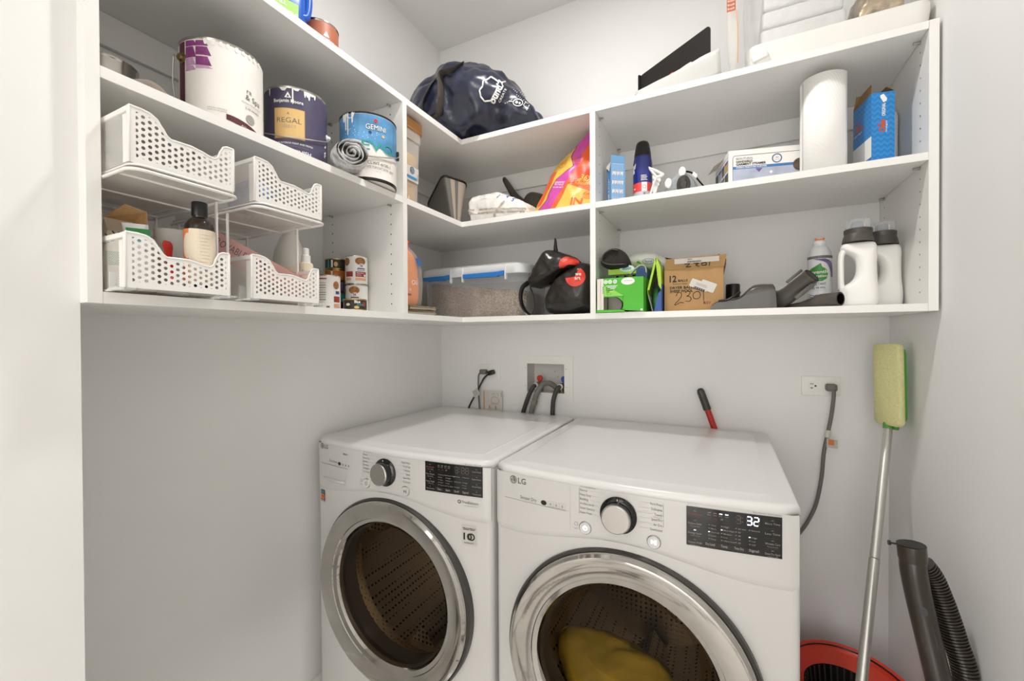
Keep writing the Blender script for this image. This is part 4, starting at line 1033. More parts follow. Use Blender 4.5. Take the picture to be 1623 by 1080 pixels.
for i in range(n_):
    j = (i+1) % n_; mm = GT if 6 <= i <= 12 else GB
    if i == 5:
        for f0, f1, m2 in ((0, .22, GB), (.22, .50, GT), (.50, .74, GB), (.74, 1, GT)):
            lp = lambda a, c, k: tuple(Vector(a).lerp(Vector(c), k)); b.add([lp(BR_[i], BR_[j], f0), lp(BR_[i], BR_[j], f1), lp(TR[i], TR[j], f1), lp(TR[i], TR[j], f0)], [(0, 1, 2, 3)], m2)
        continue
    b.add([BR_[i], BR_[j], TR[j], TR[i]], [(0, 1, 2, 3)], mm)
b.add(BR_, [tuple(range(n_-1, -1, -1))], GB); b.build('body', t, sharp=60)
b = MB(); b.tube(TR, .0042, BLACK, 8, closed=True); b.build('rim', t)
# white litter bag lying down
BAGW = pm('bag_white_film', 'EFEDE8', .3, var=.05, vscale=12, bump=.3, bscale=30); BAGB = pm('bag_blue_print', '3E6FAE', .45); BAGT = pm('bag_taupe_band', 'BDB4A6', .5, var=.15, vscale=120)
b = MB(); rings = []
for k in range(14):
    s_ = k/13; x = .362+.27*s_; h = (.03 if k == 0 else .118 if k < 6 else .118-.075*((s_-.4)/.6)**1.4); h = max(h, .03); d = .105*(1-.25*abs(s_-.5))
    if k == 0: h = .10; d = .09
    rings.append([(x+.004*fr(4, a), -.215+d*math.copysign(abs(math.cos(a))**.55, math.cos(a)), max(.0005, h*.5+h*.5*math.copysign(abs(math.sin(a))**.6, math.sin(a)))) for a in [2*PI*i/24+.13 for i in range(24)]])
b.loft(rings, BAGW); lb = b.build('litter_bag', sub=2, disp=(.014, .035, 5), loc=(0, -.02, ZM+.003)); tag(lb, 'half empty white plastic bag with blue print lying on the corner shelf', 'bag')
q = MB(); q.map = raymap([lb], (.355, -.6, ZM), (1, 0, 0), (0, 0, 1), .0032)
q.M = Matrix.Translation((0, .02, -ZM-.003))
for k in range(60):
    uk = .012+.0043*k; q.rect(uk, uk+.0045, .050-.00045*k, .060-.00048*k, BAGT); q.rect(uk, uk+.0045, .036-.0004*k, .046-.00042*k, BAGT)
[q.line((.12+.0035*k, .003+.0035*k), (.1237+.0035*k, .0067+.0035*k), .009, BAGT) for k in range(18)]; q.rect(.0, .018, .004, .014, BAGB)
for k in range(9): q.line((.064+.006*k, .082), (.070+.006*k, .108), .0012, PRINTL)
q.text('J', .15, .088, .014, BAGB, bold=.03); q.text('T', .182, .078, .013, BAGB, bold=.03); q.text('S', .208, .064, .015, BAGB, bold=.03)
merge(lb, q)
# litter scoop
SCP = pm('scoop_dark_grey', '4A443D', .4)
t = thing('litter_scoop', 'dark grey plastic scoop standing with its handle up behind the white bag', 'scoop', (0, 0, 0))
b = MB(); b.loft([[(x0+dx*wd*.5, -.075+dy*.5*th, z0+dx*wd*.22) for dx, dy in rxy(2, 2, .9, 3)] for x0, z0, wd, th in ((.398, 2.038, .010, .012), (.400, 2.03, .022, .016), (.428, 1.985, .026, .018), (.452, 1.945, .030, .02), (.476, 1.915, .05, .03), (.49, 1.89, .05, .03))], SCP); o = b.build('handle', t, sub=1)
q = MB(); q.map = lambda u, v: (u, -.0845, v); q.disc(.405, 2.022, .0045, BLACK, rv=.008); merge(o, q)
b = MB(); b.M = T((.543, -.075, 1.865)) @ RY(20)
b.loft([[(x*s_, y*s_*.9, z) for x, y in rxy(.12, .075, .03, 5)] for s_, z in ((.95, -.075), (1, -.06), (1.0, .03), (.93, .055), (.75, .072), (.4, .079))], SCP, False, True); b.build('bowl', t, sub=1, solid=.002)
# bright pet food bag
FY = pm('bag_yellow', 'E8BE52', .38, var=.06, bump=.25, bscale=25); FP = pm('bag_pink', 'C94FA4', .35, var=.12, vscale=14, bump=.25, bscale=25); FO = pm('bag_orange', 'E8642C', .38, var=.08, bump=.25, bscale=25); FD = pm('bag_dark_orange', 'D6502A', .4); FPD = pm('bag_plum', '7A2A4C', .4)
def pl(pts, py):
    for (x0, y0), (x1, y1) in zip(pts, pts[1:]):
        if y1 <= py <= y0: return x0+(x1-x0)*(y0-py)/(y0-y1+1e-9)
    return pts[0][0] if py > pts[0][1] else pts[-1][0]
LE = [(18, 1080), (20, 1035), (60, 870), (130, 680), (200, 470), (215, 400), (330, 260), (480, 112), (540, 42)]
YP = [(60, 1080), (75, 1010), (195, 835), (205, 770), (280, 580), (440, 465), (415, 330), (480, 120), (545, 42)]
PO = [(215, 1080), (232, 1010), (440, 540), (520, 400), (510, 330), (590, 160), (600, 42)]
def fpos(X, py): return (.622+.262*X/675, py)
def fz(py): return (1030-py)/985*.289
t = thing('pet_food_bag', 'yellow, pink and orange foil food bag leaning on the divider', 'bag', (0, 0, ZM+EPS))
RXE = 634
def bagfn(u, v):
    py = 1030-985*v; le = pl(LE, py); X = le+(RXE-le)*u; x = .622+.262*X/675
    y = -.305+.06*v-.028*math.sin(PI*min(1, u*1.0))*(1-.5*v)+.008*fr(2, u*5+v*3)+.010*max(0, fr(3, u*3-v*5))
    if X < pl(YP, py): y += .015*(1-(X-le)/(pl(YP, py)-le+1e-6))
    return (x, y, fz(py))
def bagmat(u, v):
    py = 1030-985*v; le = pl(LE, py); X = le+(RXE-le)*u; yp, po = pl(YP, py), pl(PO, py)
    if X < yp-6:
        return FO if (X < le+60 and 460 < py < 900) else FY
    if X < yp+8: return FPD
    if X < po: return FPD if 460 < py < 500 else FP
    if X < po+55: return FO
    return FY if py > 705+(X-400)*.42 else (FD if py > 480 else FO)
b = MB(); NV = 60; SEGS = ((FY, 10), (FPD, 1), (FP, 12), (FO, 6), (FO, 14))
def cuts(v):
    py = 1030-985*v; le = pl(LE, py); yp, po = pl(YP, py), pl(PO, py); c_ = [le, max(le+1, yp-5), max(le+2, yp+6), min(RXE-2, max(le+3, po)), min(RXE-1, max(le+4, po+52)), RXE]
    return [(x-le)/(RXE-le) for x in c_]
for j in range(NV):
    v0, v1 = j/NV, (j+1)/NV; c0_, c1_ = cuts(v0), cuts(v1)
    for k, (mm, n_) in enumerate(SEGS):
        for i in range(n_):
            f0 = lambda c, t_: c[k]+(c[k+1]-c[k])*t_
            b.add([bagfn(f0(c0_, i/n_), v0), bagfn(f0(c0_, (i+1)/n_), v0), bagfn(f0(c1_, (i+1)/n_), v1), bagfn(f0(c1_, i/n_), v1)], [(0, 1, 2, 3)], mm)
def backfn(u, v):
    p = bagfn(u, v); k = math.sin(PI*u)**.5 if 0 < u < 1 else 0
    return (p[0], p[1] if u in (0., 1.) else min(-.05, p[1]+.16*k*(1-.75*v)+.02), p[2])
b.grid(lambda u, v: backfn(1-u, v), 22, 20, FY); o = b.build('bag', t, sharp=60)
q = MB()
def fmap(u, v):
    py = 1030-v; best = v/985; le = pl(LE, py); uu = (u-le)/(RXE-le); p = bagfn(uu, best); return (p[0], p[1]-.0014, p[2])
q.map = lambda X, vv: fmap(X, vv)
def tile(poly, mm, n=16, m_=10):   # filled in small tiles between a left and right border
    (l0, l1, r0, r1, y0, y1) = poly
    for i in range(n):
        for j in range(m_):
            f = lambda a, c: ((l0+(l1-l0)*c)+((r0+(r1-r0)*c)-(l0+(l1-l0)*c))*a, y0+(y1(a) if callable(y1) else y1)*c-y0*c)
            q.dpoly([f(i/n, j/m_), f((i+1)/n, j/m_), f((i+1)/n, (j+1)/m_), f(i/n, (j+1)/m_)], mm)
tile((290, 408, 630, 630, 5, lambda a: 330-130*a), FY)
tile((408, 478, 630, 630, 345, 545), FD, 12, 8)
tile((62, 190, 118, 262, 135, 565), FO, 5, 14)
fmap_ = fmap
q.map = lambda X, vv: (lambda p: (p[0], p[1]-.0012, p[2]))(fmap_(X, vv))
q.text('36%', 505, 380, 62, FY, width=115, bold=.03, rot=-.35); q.text('PROTEIN', 475, 375-30, 45, FY, width=135, bold=.02, rot=-.4); q.text('GUARANTEED', 465, 345-15, 24, FY, width=110, rot=-.4)
q.disc(590, 170, 48, FO, n=24, ring=5); q.text('GMO', 553, 165, 34, FO, width=78, bold=.02); q.text('FREE', 560, 135, 22, FO, width=60)
q.text('IN', 440, 60, 85, FO, width=100, bold=.03, rot=-.1); q.text('KIND', 425, 660, 28, FO, width=70, rot=-.1); q.text('GOOD', 430, 625, 28, FO, width=75, rot=-.1); q.text('REALS', 440, 592, 28, FO, width=80, rot=-.1)
q.text('GRAINFREE', 265, 385, 22, PRINTW, width=110, rot=-.3); q.text('PET FOOD', 265, 355, 22, PRINTW, width=100, rot=-.3); q.text('12 LB NET', 250, 325, 18, PRINTW, width=110, rot=-.3); q.disc(320, 640, 48, FO, n=20, ring=4); q.text('GMO', 288, 640, 26, FO, width=55)
merge(o, q)
# storage bin with blue latches and kibble
MILKY = glassy('bin_milky_clear', 'E9ECEC', .20, .25, .5); LIDM = glassy('bin_lid_milky', 'F2F4F4', .72, .3, .5)
KIB = D.materials.new('dry_kibble'); KIB.use_nodes = True
def kib():
    nt = KIB.node_tree; bs = nt.nodes['Principled BSDF']; tc = nt.nodes.new('ShaderNodeTexCoord'); v = nt.nodes.new('ShaderNodeTexVoronoi'); v.inputs['Scale'].default_value = 150
    nt.links.new(tc.outputs['Object'], v.inputs['Vector']); n = nt.nodes.new('ShaderNodeTexNoise'); n.inputs['Scale'].default_value = 7; nt.links.new(tc.outputs['Object'], n.inputs['Vector'])
    r = nt.nodes.new('ShaderNodeValToRGB'); e = r.color_ramp.elements; e[0].position = .35; e[0].color = lin('8A7259'); e[1].position = .65; e[1].color = lin('C9B192'); k = e.new(.5); k.color = lin('A8764A')
    nt.links.new(n.outputs['Fac'], r.inputs['Fac']); m = nt.nodes.new('ShaderNodeMix'); m.data_type = 'RGBA'; m.blend_type = 'MULTIPLY'; m.inputs[0].default_value = .8
    r2 = nt.nodes.new('ShaderNodeValToRGB'); r2.color_ramp.elements[0].color = (1, 1, 1, 1); r2.color_ramp.elements[1].color = (.25, .2, .16, 1); r2.color_ramp.elements[1].position = .75
    nt.links.new(v.outputs['Distance'], r2.inputs['Fac']); nt.links.new(r.outputs['Color'], m.inputs[6]); nt.links.new(r2.outputs['Color'], m.inputs[7]); nt.links.new(m.outputs[2], bs.inputs['Base Color']); bs.inputs['Roughness'].default_value = .8
    bp = nt.nodes.new('ShaderNodeBump'); bp.inputs['Strength'].default_value = 1; bp.inputs['Distance'].default_value = .006; bp.invert = True; nt.links.new(v.outputs['Distance'], bp.inputs['Height']); nt.links.new(bp.outputs['Normal'], bs.inputs['Normal'])
kib()
BX, BY = .352, -.165
t = thing('storage_bin', 'clear lidded plastic bin with blue latches full of brown kibble', 'storage bin', (BX, BY, ZB+EPS))
b = MB(); b.loft([[(x*s_, y*s_, z) for x, y in rxy(.495, .26, .05, 6)] for s_, z in ((.93, 0), (.95, .004), (.99, .165), (1.0, .172))], MILKY, True, False); b.build('tub', t, sharp=50)
b = MB(); b.loft([[(x*s_, y*s_, z) for x, y in rxy(.505, .27, .055, 6)] for s_, z in ((1, .168), (1.012, .170), (1.012, .200), (1.0, .205), (.95, .206), (.945, .201), (.93, .201), (.92, .212), (.9, .213))], LIDM, False, True); b.build('lid', t, sharp=40)
BLL = pm('latch_blue', '2E7CC8', .3)
for x0, x1 in ((-.225, -.09), (-.025, .165)):
    lz0, lz1, yy = .158, .176, -.139
    b = MB(); b.loft([[(x0, yy-.001, lz0+.003), (x0, yy+.012, lz0+.003), (x0, yy+.012, lz1), (x0, yy-.001, lz1)], [(x1-.03, yy-.006, lz0), (x1-.03, yy+.012, lz0), (x1-.03, yy+.012, lz1), (x1-.03, yy-.006, lz1)], [(x1-.022, yy-.006, lz0+.004), (x1-.022, yy+.012, lz0+.004), (x1-.022, yy+.012, lz1), (x1-.022, yy-.006, lz1)], [(x1, yy-.006, lz0+.004), (x1, yy+.012, lz0+.004), (x1, yy+.012, lz1+.003), (x1, yy-.006, lz1+.003)]], BLL); b.build('latch', t, flat=True)
for x0 in (-.088, -.03, .167):
    b = MB(); b.box(x0, x0+.006, -.141, -.128, .145, .203, LIDM, bev=.001); b.build('rib', t)
b = MB(); rings = []
for kz in range(7):
    f = kz/6
    ring = []
    for x, y in rxy(.455, .225, .045, 6):
        top = .128-.028*math.tanh((x-.02)*14)*.9+.008*fr(2, x*14)
        ring.append((x*(.965+.03*f), y*(.965+.03*f), .004+(top-.004)*f))
    rings.append(ring)
b.loft(rings, KIB); o = b.build('kibble', t, sharp=60); o['kind'] = 'stuff'
# black woven shopping bag
WOV = pm('black_woven_plastic', '2A2621', .28, var=.3, vscale=30, bump=.5, bscale=40); REDL = pm('red_sticker', 'E0412F', .4)
t = thing('shopping_bag', 'black glossy woven shopping bag with a round red sticker, slumped by the divider', 'bag', (0, 0, 0))
b = MB(); pillow(b, [(.665, ZB+.001), (.862, ZB+.001), (.868, 1.55), (.848, 1.585), (.80, 1.585), (.735, 1.55), (.68, 1.48)], -.335, -.10, WOV, floor=ZB+.001); bd1 = b.build('bag_body', t, sub=2, disp=(.022, .045, 4)); bd1.location.z = .006
b = MB(); pillow(b, [(.690, 1.648), (.655, 1.61), (.628, 1.572), (.607, 1.525), (.640, 1.512), (.69, 1.522), (.745, 1.556), (.80, 1.572), (.822, 1.585), (.795, 1.61), (.745, 1.635)], -.345, -.17, WOV); bd2 = b.build('folded_top', t, sub=2, disp=(.016, .045, 2))
b = MB(); b.loft([[(x0-w_, -.25, z0), (x0, -.245, z0), (x0+w_, -.25, z0), (x0, -.258, z0)] for x0, z0, w_ in ((.712, 1.64, .018), (.708, 1.66, .011), (.709, 1.685, .008), (.707, 1.70, .004))], BLACK); b.build('handle', t, sub=1)
b = MB(); b.tube([(.618, -.30, 1.53), (.603, -.32, 1.51), (.600, -.33, 1.47), (.615, -.335, 1.43), (.640, -.335, 1.408), (.655, -.33, 1.43), (.648, -.32, 1.475), (.63, -.31, 1.51)], .009, BLACK, 8, smooth=4, ell=(.18, 1)); b.build('handle', t)
q = MB()
for ob, cu, cv, a0_, a1_ in ((bd2, .790, 1.580, -8, 205), (bd1, .812, 1.535, -175, 62)):
    mp = raymap([ob], (cu, -.6, cv), (1, 0, 0), (0, 0, 1), .0025, True)
    for i in range(36):
        for j in range(6):
            A0, A1 = R_(a0_+(a1_-a0_)*i/36), R_(a0_+(a1_-a0_)*(i+1)/36); r0, r1 = .034*j/6, .034*(j+1)/6
            P4 = [mp(r_0*math.cos(a), r_0*math.sin(a)) for r_0, a in ((r0, A0), (r1, A0), (r1, A1), (r0, A1))]
            if None not in P4: q.add(P4, [(0, 1, 2, 3)], REDL)
q.map = raymap([bd1], (.812, -.6, 1.535), (1, 0, 0), (0, 0, 1), .0045); q.text('we', .002, .004, .011, PRINTW, bold=.02); q.text('art', .0, -.010, .011, PRINTW, bold=.02)
q.build('sticker', t)
b = MB(); pillow(b, [(.80, ZB+.001), (.872, ZB+.001), (.872, 1.60), (.85, 1.615), (.81, 1.60), (.79, 1.50)], -.095, -.025, pm('blue_grey_film', '7F929C', .4, var=.3, vscale=25), floor=ZB+.001); o = b.build('plastic_pouch', sub=1, disp=(.006, .03, 1)); tag(o, 'blue-grey plastic pouch squeezed behind the black shopping bag', 'pouch')
# orange snack bag in clear wrap
OB = pm('orange_bag', 'F29A60', .4, var=.1, vscale=16, bump=.3, bscale=25); WRAP = glassy('clear_wrap', 'F3EEE6', .06, .12, .5)
t = thing('snack_bag', 'orange snack bag in clear wrap knotted on top, at the divider', 'bag', (.335, -.632, ZB+EPS), 90)
b = MB(); pillow(b, [(-.045, 0), (.048, 0), (.052, .10), (.048, .165), (.028, .205), (.008, .222), (-.045, .225)], -.005, .08, OB, floor=0); o = b.build('bag', t, sub=1, disp=(.004, .03, 1)); o.location.z = .003
q = MB(); bpy.context.view_layer.update(); q.M = (T((.335, -.632, ZB+EPS+.003)) @ RZ(90)).inverted(); q.map = raymap([o], (.6, -.632, ZB), (0, 1, 0), (0, 0, 1)); q.text('Oil', .0, .10, .017, PRINTW, bold=.02); q.text('le', -.012, .078, .013, PRINTW); q.rect(-.025, .004, .062, .070, LRED)
for k in range(4): q.rect(-.02, .024, .02+.008*k, .0225+.008*k, PEACH)
merge(o, q)
b = MB(); b.loft([[(x0+math.cos(a)*w_, .02+.5*math.sin(a)*w_, z) for a in [2*PI*i/10 for i in range(10)]] for x0, z, w_ in ((-.004, .215, .02), (.002, .232, .008), (.0, .24, .011), (.012, .252, .016))], pm('bright_orange_film', 'F0642A', .35)); b.build('knot', t, sub=1)
b = MB(); pillow(b, [(-.05, .001), (.056, .001), (.068, .06), (.074, .10), (.060, .17), (.035, .215), (.0, .235), (-.048, .23)], -.012, .095, WRAP, floor=.001); b.build('clear_wrap', t, sub=1, disp=(.006, .025, 2)).location.z = .003
q = MB(); q.map = lambda u, v: (u, -.0165, v); q.line((.014, .19), (.030, .165), .018, pm('blue_sticker', '3F6FB0', .45)); q.build('label', t)
ROD = pm('champagne_metal', 'CDBFA4', .25, .9)
for k, (x, y, z, lab) in enumerate(((.345, -.60, ZB+.0078+EPS, 'short champagne metal rod lying on the shelf by the orange bag, lower one'), (.349, -.597, ZB+.0232+2*EPS, 'short champagne metal rod resting on another one beside the orange bag'))):
    t = thing('metal_rod', lab, 'rod', (x, y, z), rot=(R_(-90), 0, R_(4*k-6)))
    b = MB(); b.lathe([(0, -.06), (.0075, -.06), (.0075, .058), (.0066, .06), (.0066, .063), (.0075, .065), (.0075, .072), (.003, .073), (.0025, .082), (0, .083)], ROD, 18); b.build('rod', t, sharp=30)
# navy duffel on the top shelf
NAV = pm('navy_nylon', '23273A', .3, var=.2, vscale=9, bump=.35, bscale=14, coat=.2); STRAP = pm('strap_olive_black', '3A332A', .7, bump=.4, bscale=300)
t = thing('nylon_bag', 'dark navy nylon drawstring bag with a white cloud print lying over the top corner', 'bag', (0, 0, ZT+.018))
A, B_ = Vector((.085, -.415, 0)), Vector((.655, -.205, 0)); dv = (B_-A).normalized(); nv = Vector((dv.y, -dv.x, 0))
S = [(0, .035, .05), (.06, .06, .11), (.14, .10, .19), (.25, .135, .255), (.38, .155, .285), (.5, .165, .290), (.62, .165, .268), (.74, .155, .222), (.85, .13, .155), (.94, .095, .085), (1, .05, .03)]
b = MB(); rings = []
for s_, w_, h in S:
    c = A+(B_-A)*s_; ring = []
    for i in range(28):
        a = 2*PI*i/28; ca, sa = math.cos(a), math.sin(a); k = 1+.05*fr(s_*9, a*1.6)
        zz = h*(.42+.58*sa) if sa > 0 else h*.42*(1+sa*1.25); zz = max(0, zz)
        ring.append(tuple(c+nv*(w_*k*ca*(1 if sa > -.4 else .93)))[:2]+(zz*k,))
    rings.append(ring)
b.loft(rings, NAV); bag = b.build('bag', t, sub=3, disp=(.05, .11, 3)); tx2 = D.textures.new('folds', 'STUCCI'); tx2.noise_scale = .055; md = bag.modifiers.new('folds', 'DISPLACE'); md.texture = tx2; md.strength = .019; md.texture_coords = 'LOCAL'
bpy.context.view_layer.update()
W_ = (.893, -.449, 0)
q = MB(); Minv = Matrix.Translation((0, 0, -ZT-.018)); c0 = Vector((.518, -.33, 2.262))
Nn = Vector((.40, -.757, -.5)).normalized(); V = (Vector((0, 0, 1))-Nn*Nn.z).normalized(); U = V.cross(Nn)
pm0 = raymap([bag], c0+Nn*.5, U, V, .0025)
q.M = Minv; q.map = pm0
cl = [(-.056, -.035), (-.069, -.02), (-.073, .0), (-.062, .012), (-.060, .028), (-.043, .034), (-.032, .042), (-.017, .034), (-.005, .026), (-.009, .008), (-.02, -.012), (-.034, -.033)]
for a, c in zip(cl, cl[1:]+cl[:1]): q.line(a, c, .005, PRINTW)
q.text('oundA', -.022, -.046, .024, PRINTW, width=.088, bold=.04, rot=R_(60)); q.text('CREATE', -.0, -.040, .008, PRINTW, width=.05, rot=R_(60))
for k in range(4): q.line((.018+.007*k, -.042+.003*k), (.045+.006*k, .008-.004*k), .002, PRINTW)
for k in range(7): q.line((.060+.006*k, -.015-.004*k), (.072+.006*k, .0-.005*k), .0018, PRINTW)
q.disc(.065, -.038, .019, PRINTW, rv=.012, ring=.003); q.disc(.06, -.037, .005, PRINTW); q.disc(.071, -.040, .004, PRINTW)
for a, c in (((.085, -.045), (.097, -.062)), ((.097, -.062), (.107, -.045)), ((.03, -.035), (.05, -.035)), ((.085, -.045), (.095, -.036))): q.line(a, c, .002, PRINTW)
q.build('printed_logo', t, solid=.0006)
pr = raymap([bag], Vector((.24, -.30, 2.27))+Nn*.6, U, V, .006)
def onb(u, v): return Vector(pr(u, v))+Vector((0, 0, -ZT-.018))
top = onb(.0, .0)
b = MB(); L1 = [onb(u*.0028, v*.0028)+Nn*k for u, v, k in ((-2, 38, .004), (-10, 28, .010), (-19, 13, .012), (-19, -2, .013), (-9, -8, .014), (2, -1, .016), (6, 20, .018), (6, 42, .018), (10, 57, .016), (22, 60, .014), (34, 55, .003))]
b.tube(L1, .0125, STRAP, 8, smooth=5, ell=(1, .16)); b.build('strap', t)
b = MB(); e0 = A+Vector((.02, -.02, .09)); b.tube([e0, e0+Vector((-.025, -.015, .03)), e0+Vector((-.04, -.02, .065)), e0+Vector((-.02, -.02, .095)), e0+Vector((.02, -.02, .09)), e0+Vector((.05, -.015, .07))], .0018, BLACK, 8, smooth=5); b.build('drawcord', t)
b = MB(); b.tube([e0+Vector((-.02, -.03, .02)), e0+Vector((.0, -.035, .038)), e0+Vector((.03, -.035, .055))], .0042, BLACK, 8, smooth=4); b.build('cord_lock', t)
# ------------------------------------------------------------------ right bay, lower shelf
def boxthing(name, label, cat, loc, rz, w_, d_, h_, mats, open_top=False, part='carton', group=None):
    """carton with its front-left bottom corner at loc, front face looking along -y; mats = bottom top front back left right"""
    t = thing(name, label, cat, loc, rz, group)
    b = MB(); m = list(mats)
    vs = [(x, y, z) for z in (0, h_) for y in (0, d_) for x in (0, w_)]
    for f, mm in zip([(0, 2, 3, 1), (4, 5, 7, 6), (0, 1, 5, 4), (2, 6, 7, 3), (0, 4, 6, 2), (1, 3, 7, 5)], m):
        if mm: b.add([vs[i] for i in f], [(0, 1, 2, 3)], mm)
    o = b.build(part, t, flat=True)
    return t, o
GRL = pm('green_print_light', '8FD45A', .5); GRD = pm('green_dark_print', '2C4A2A', .5, var=.4, vscale=60); INW = pm('carton_inner_white', 'E7E0D6', .7); BRN = pm('torn_card_edge', 'C9A36B', .8)
W0, H0 = .150, .112
t = thing('wipes_box', 'bright green carton with a torn opening, overhanging the lower shelf edge', 'carton', (.9005, -.374, ZB+EPS))
b = MB(); f = b
b.box(0, W0, .20, .2008, 0, H0, INW); b.box(0, .0008, 0, .2, 0, H0, GREEN); b.box(W0-.0008, W0, 0, .2, 0, H0, GREEN, mats=(None, None, LIME, None, INW, GREEN)); b.box(0, W0, 0, .2, 0, .0008, INW); b.box(0, W0, 0, .2, H0-.0008, H0, GREEN); b.box(.013, .085, .10, .1008, .001, H0-.001, INW)
b.box(.012, .013, .0, .09, .004, H0-.004, INW); b.box(.085, .0858, .0, .1, .004, H0-.004, INW)
# front sheet around the opening
b.map = flatmap(0)
b.rect(.0, .022, .008, H0, INW); b.rect(.022, W0, .050, H0, GREEN)
cut = [(.076+.008*math.sin(PI*k/10*.9)-.018*(k/10)**3, .008+.042*k/10) for k in range(11)]
b.dpoly([(W0, .002), (W0, .050)]+[(x, z) for x, z in cut[::-1]], GREEN)
for (a, c), (e, g) in zip(cut, cut[1:]): b.dpoly([(a, c), (a, c), (a+.004, c), (e+.004, g), (e, g)][1:], BRN)
b.rect(.0, .09, .0, .009, GREEN); b.build('carton', t, flat=True)
q = MB(); q.map = flatmap(-.0006)
q.rect(.024, .130, .052, H0, GREEN); q.map = flatmap(-.0012); q.dpoly([(.024, .053), (.088, .053), (.06, .07), (.03, .085), (.024, .086)], GRL)
for k, u in enumerate((.030, .044, .060)): q.disc(u, .1, .0065, PRINTW); q.map = flatmap(-.0016); q.disc(u, .1, .0035, GREEN if k != 2 else TEAL, ring=.0012); q.map = flatmap(-.0012)
q.disc(.101, .099, .0215, PRINTW, rv=.0115); q.map = flatmap(-.0016); q.text('with fresh scent', .101, .099, .004, GREEN, 'c', width=.028)
q.map = flatmap(-.0012)
for k in range(4): q.rect(.030, .068-.004*k, .0855-.0045*k, .0875-.0045*k, PRINTW)
q.text('x2', .032, .066, .007, PRINTW, bold=.02); q.text('32 ct', .032, .058, .006, PRINTW); q.map = flatmap(-.0003)
for k, mm in enumerate((RED, TEAL, BLUEM, PRINTK)): q.rect(.0195, .0215, .062+.006*k, .067+.006*k, mm)
q.rect(.140, .146, .004, .010, PRINTW); q.build('torn_flap', t, flat=True)
b = MB(); b.loft([[(0, -.006, .001), (.088, -.001, .002), (.088, .0, .006), (0, -.004, .009)], [(0, .004, .001), (.088, .004, .002), (.088, .004, .006), (0, .004, .009)]], GREEN); b.build('bottom_flap', t, flat=True)
PHOTO = pm('box_photo_print', '5B5A33', .5, var=.6, vscale=70); NVB = pm('box_blue', '35589A', .5)
t, o = boxthing('duster_box', 'flat lime and blue carton lying on the green box', 'carton', (.925, -.318, ZB+H0+2*EPS), 0, .126, .185, .036, (LIME, LIME, LIME, LIME, LIME, NVB))
q = MB(); q.map = flatmap(-.0004); q.rect(0, .092, 0, .018, GRD); q.rect(.092, .126, 0, .036, NVB)
for k in range(3): q.map = flatmap(-.0008); q.rect(.012+.027*k, .034+.027*k, .002, .014, PHOTO); q.rect(.026+.027*k, .034+.027*k, .004, .013, ORANGE); q.text('dust', .014+.027*k, .006, .005, PRINTW, width=.01)
merge(o, q)
b = MB(); b.map = flatmap(-.0015); b.disc(.062, .036, .024, pm('oval_badge', 'CFE3D8', .5), rv=.011); b.map = flatmap(-.002); b.text('dust', .062, .032, .009, TEAL, 'c', width=.03, bold=.03); b.build('oval_badge', t)
PK = pm('pack_green_white', 'E6E7E2', .3, var=.08, vscale=20, bump=.3, bscale=25); FELT = pm('dark_felt', '2A2622', .95, bump=.5, bscale=300)
t = thing('cloth_pack', 'green and white plastic pack of cloths lying on top of the lime box', 'pack', (0, 0, ZB+H0+.036+3*EPS))
b = MB(); rings = []
for k in range(9):
    s_ = k/8; x = .935+.175*s_; h = .078*(math.sin(PI*(.12+.80*s_)))**.7; h = max(h, .006); dp = .075*(1-.6*max(0, s_-.6)/.4)
    rings.append([(x, -.16+dp*math.cos(a), .004+.5*h+.5*h*math.sin(a)+.006*fr(3, s_*4+a)*(math.sin(a) > -.3)) for a in [2*PI*i/18 for i in range(18)]])
b.loft(rings, PK); o = b.build('pack', t, sub=2, disp=(.008, .03, 2))
q = MB(); q.M = T((0, 0, -(ZB+H0+.036+3*EPS))); z0 = ZB+H0+.036; q.map = raymap([o], (.99, -.6, z0+.03), (1, 0, 0), (0, 0, 1), .002)
for k in range(12): q.dpoly([(-.05+.006*k, .032-.0005*k*k*.3), (-.044+.006*k, .032-.0005*(k+1)**2*.3), (-.030+.005*(k+1), .006-.001*k), (-.036+.005*(k+1), .006-.001*k)], GREEN)
q.disc(.052, .004, .020, NVB, rv=.010, ring=.0018); q.text('fold', .052, .0, .009, NVB, 'c', width=.022); merge(o, q)
b = MB(); b.loft([[(1.095, -.18, .03), (1.095, -.14, .03), (1.09, -.14, .05), (1.09, -.18, .05)], [(1.12, -.17, .036), (1.12, -.15, .036), (1.12, -.15, .044), (1.12, -.17, .044)], [(1.135, -.165, .040), (1.135, -.158, .040), (1.135, -.158, .042), (1.135, -.165, .042)]], BLACK); b.build('corner', t)
t = thing('felt_sheet', 'dark felt sheet folded over between the pack and the divider', 'sheet', (0, 0, ZB+H0+.0365))
b = MB(); pillow(b, [(1.0, .001), (.935, .003), (.906, .012), (.9005, .026), (.908, .046), (.93, .066), (.955, .070), (.985, .052)], -.345, -.25, FELT, lv=((.88, 0), (1, .06), (1, .9), (.8, 1)), floor=.001); b.build('sheet', t, sub=1, disp=(.004, .03, 1))
b = MB(); P = sp2([(.99, .010), (.94, .012), (.915, .022), (.911, .034), (.922, .052), (.945, .062), (.965, .056)], 4); b.add([(x, y, z) for x, z in P for y in (-.352, -.33)], [(2*i, 2*i+1, 2*i+3, 2*i+2) for i in range(len(P)-1)], DKGREY); b.build('fold', t, solid=.003)
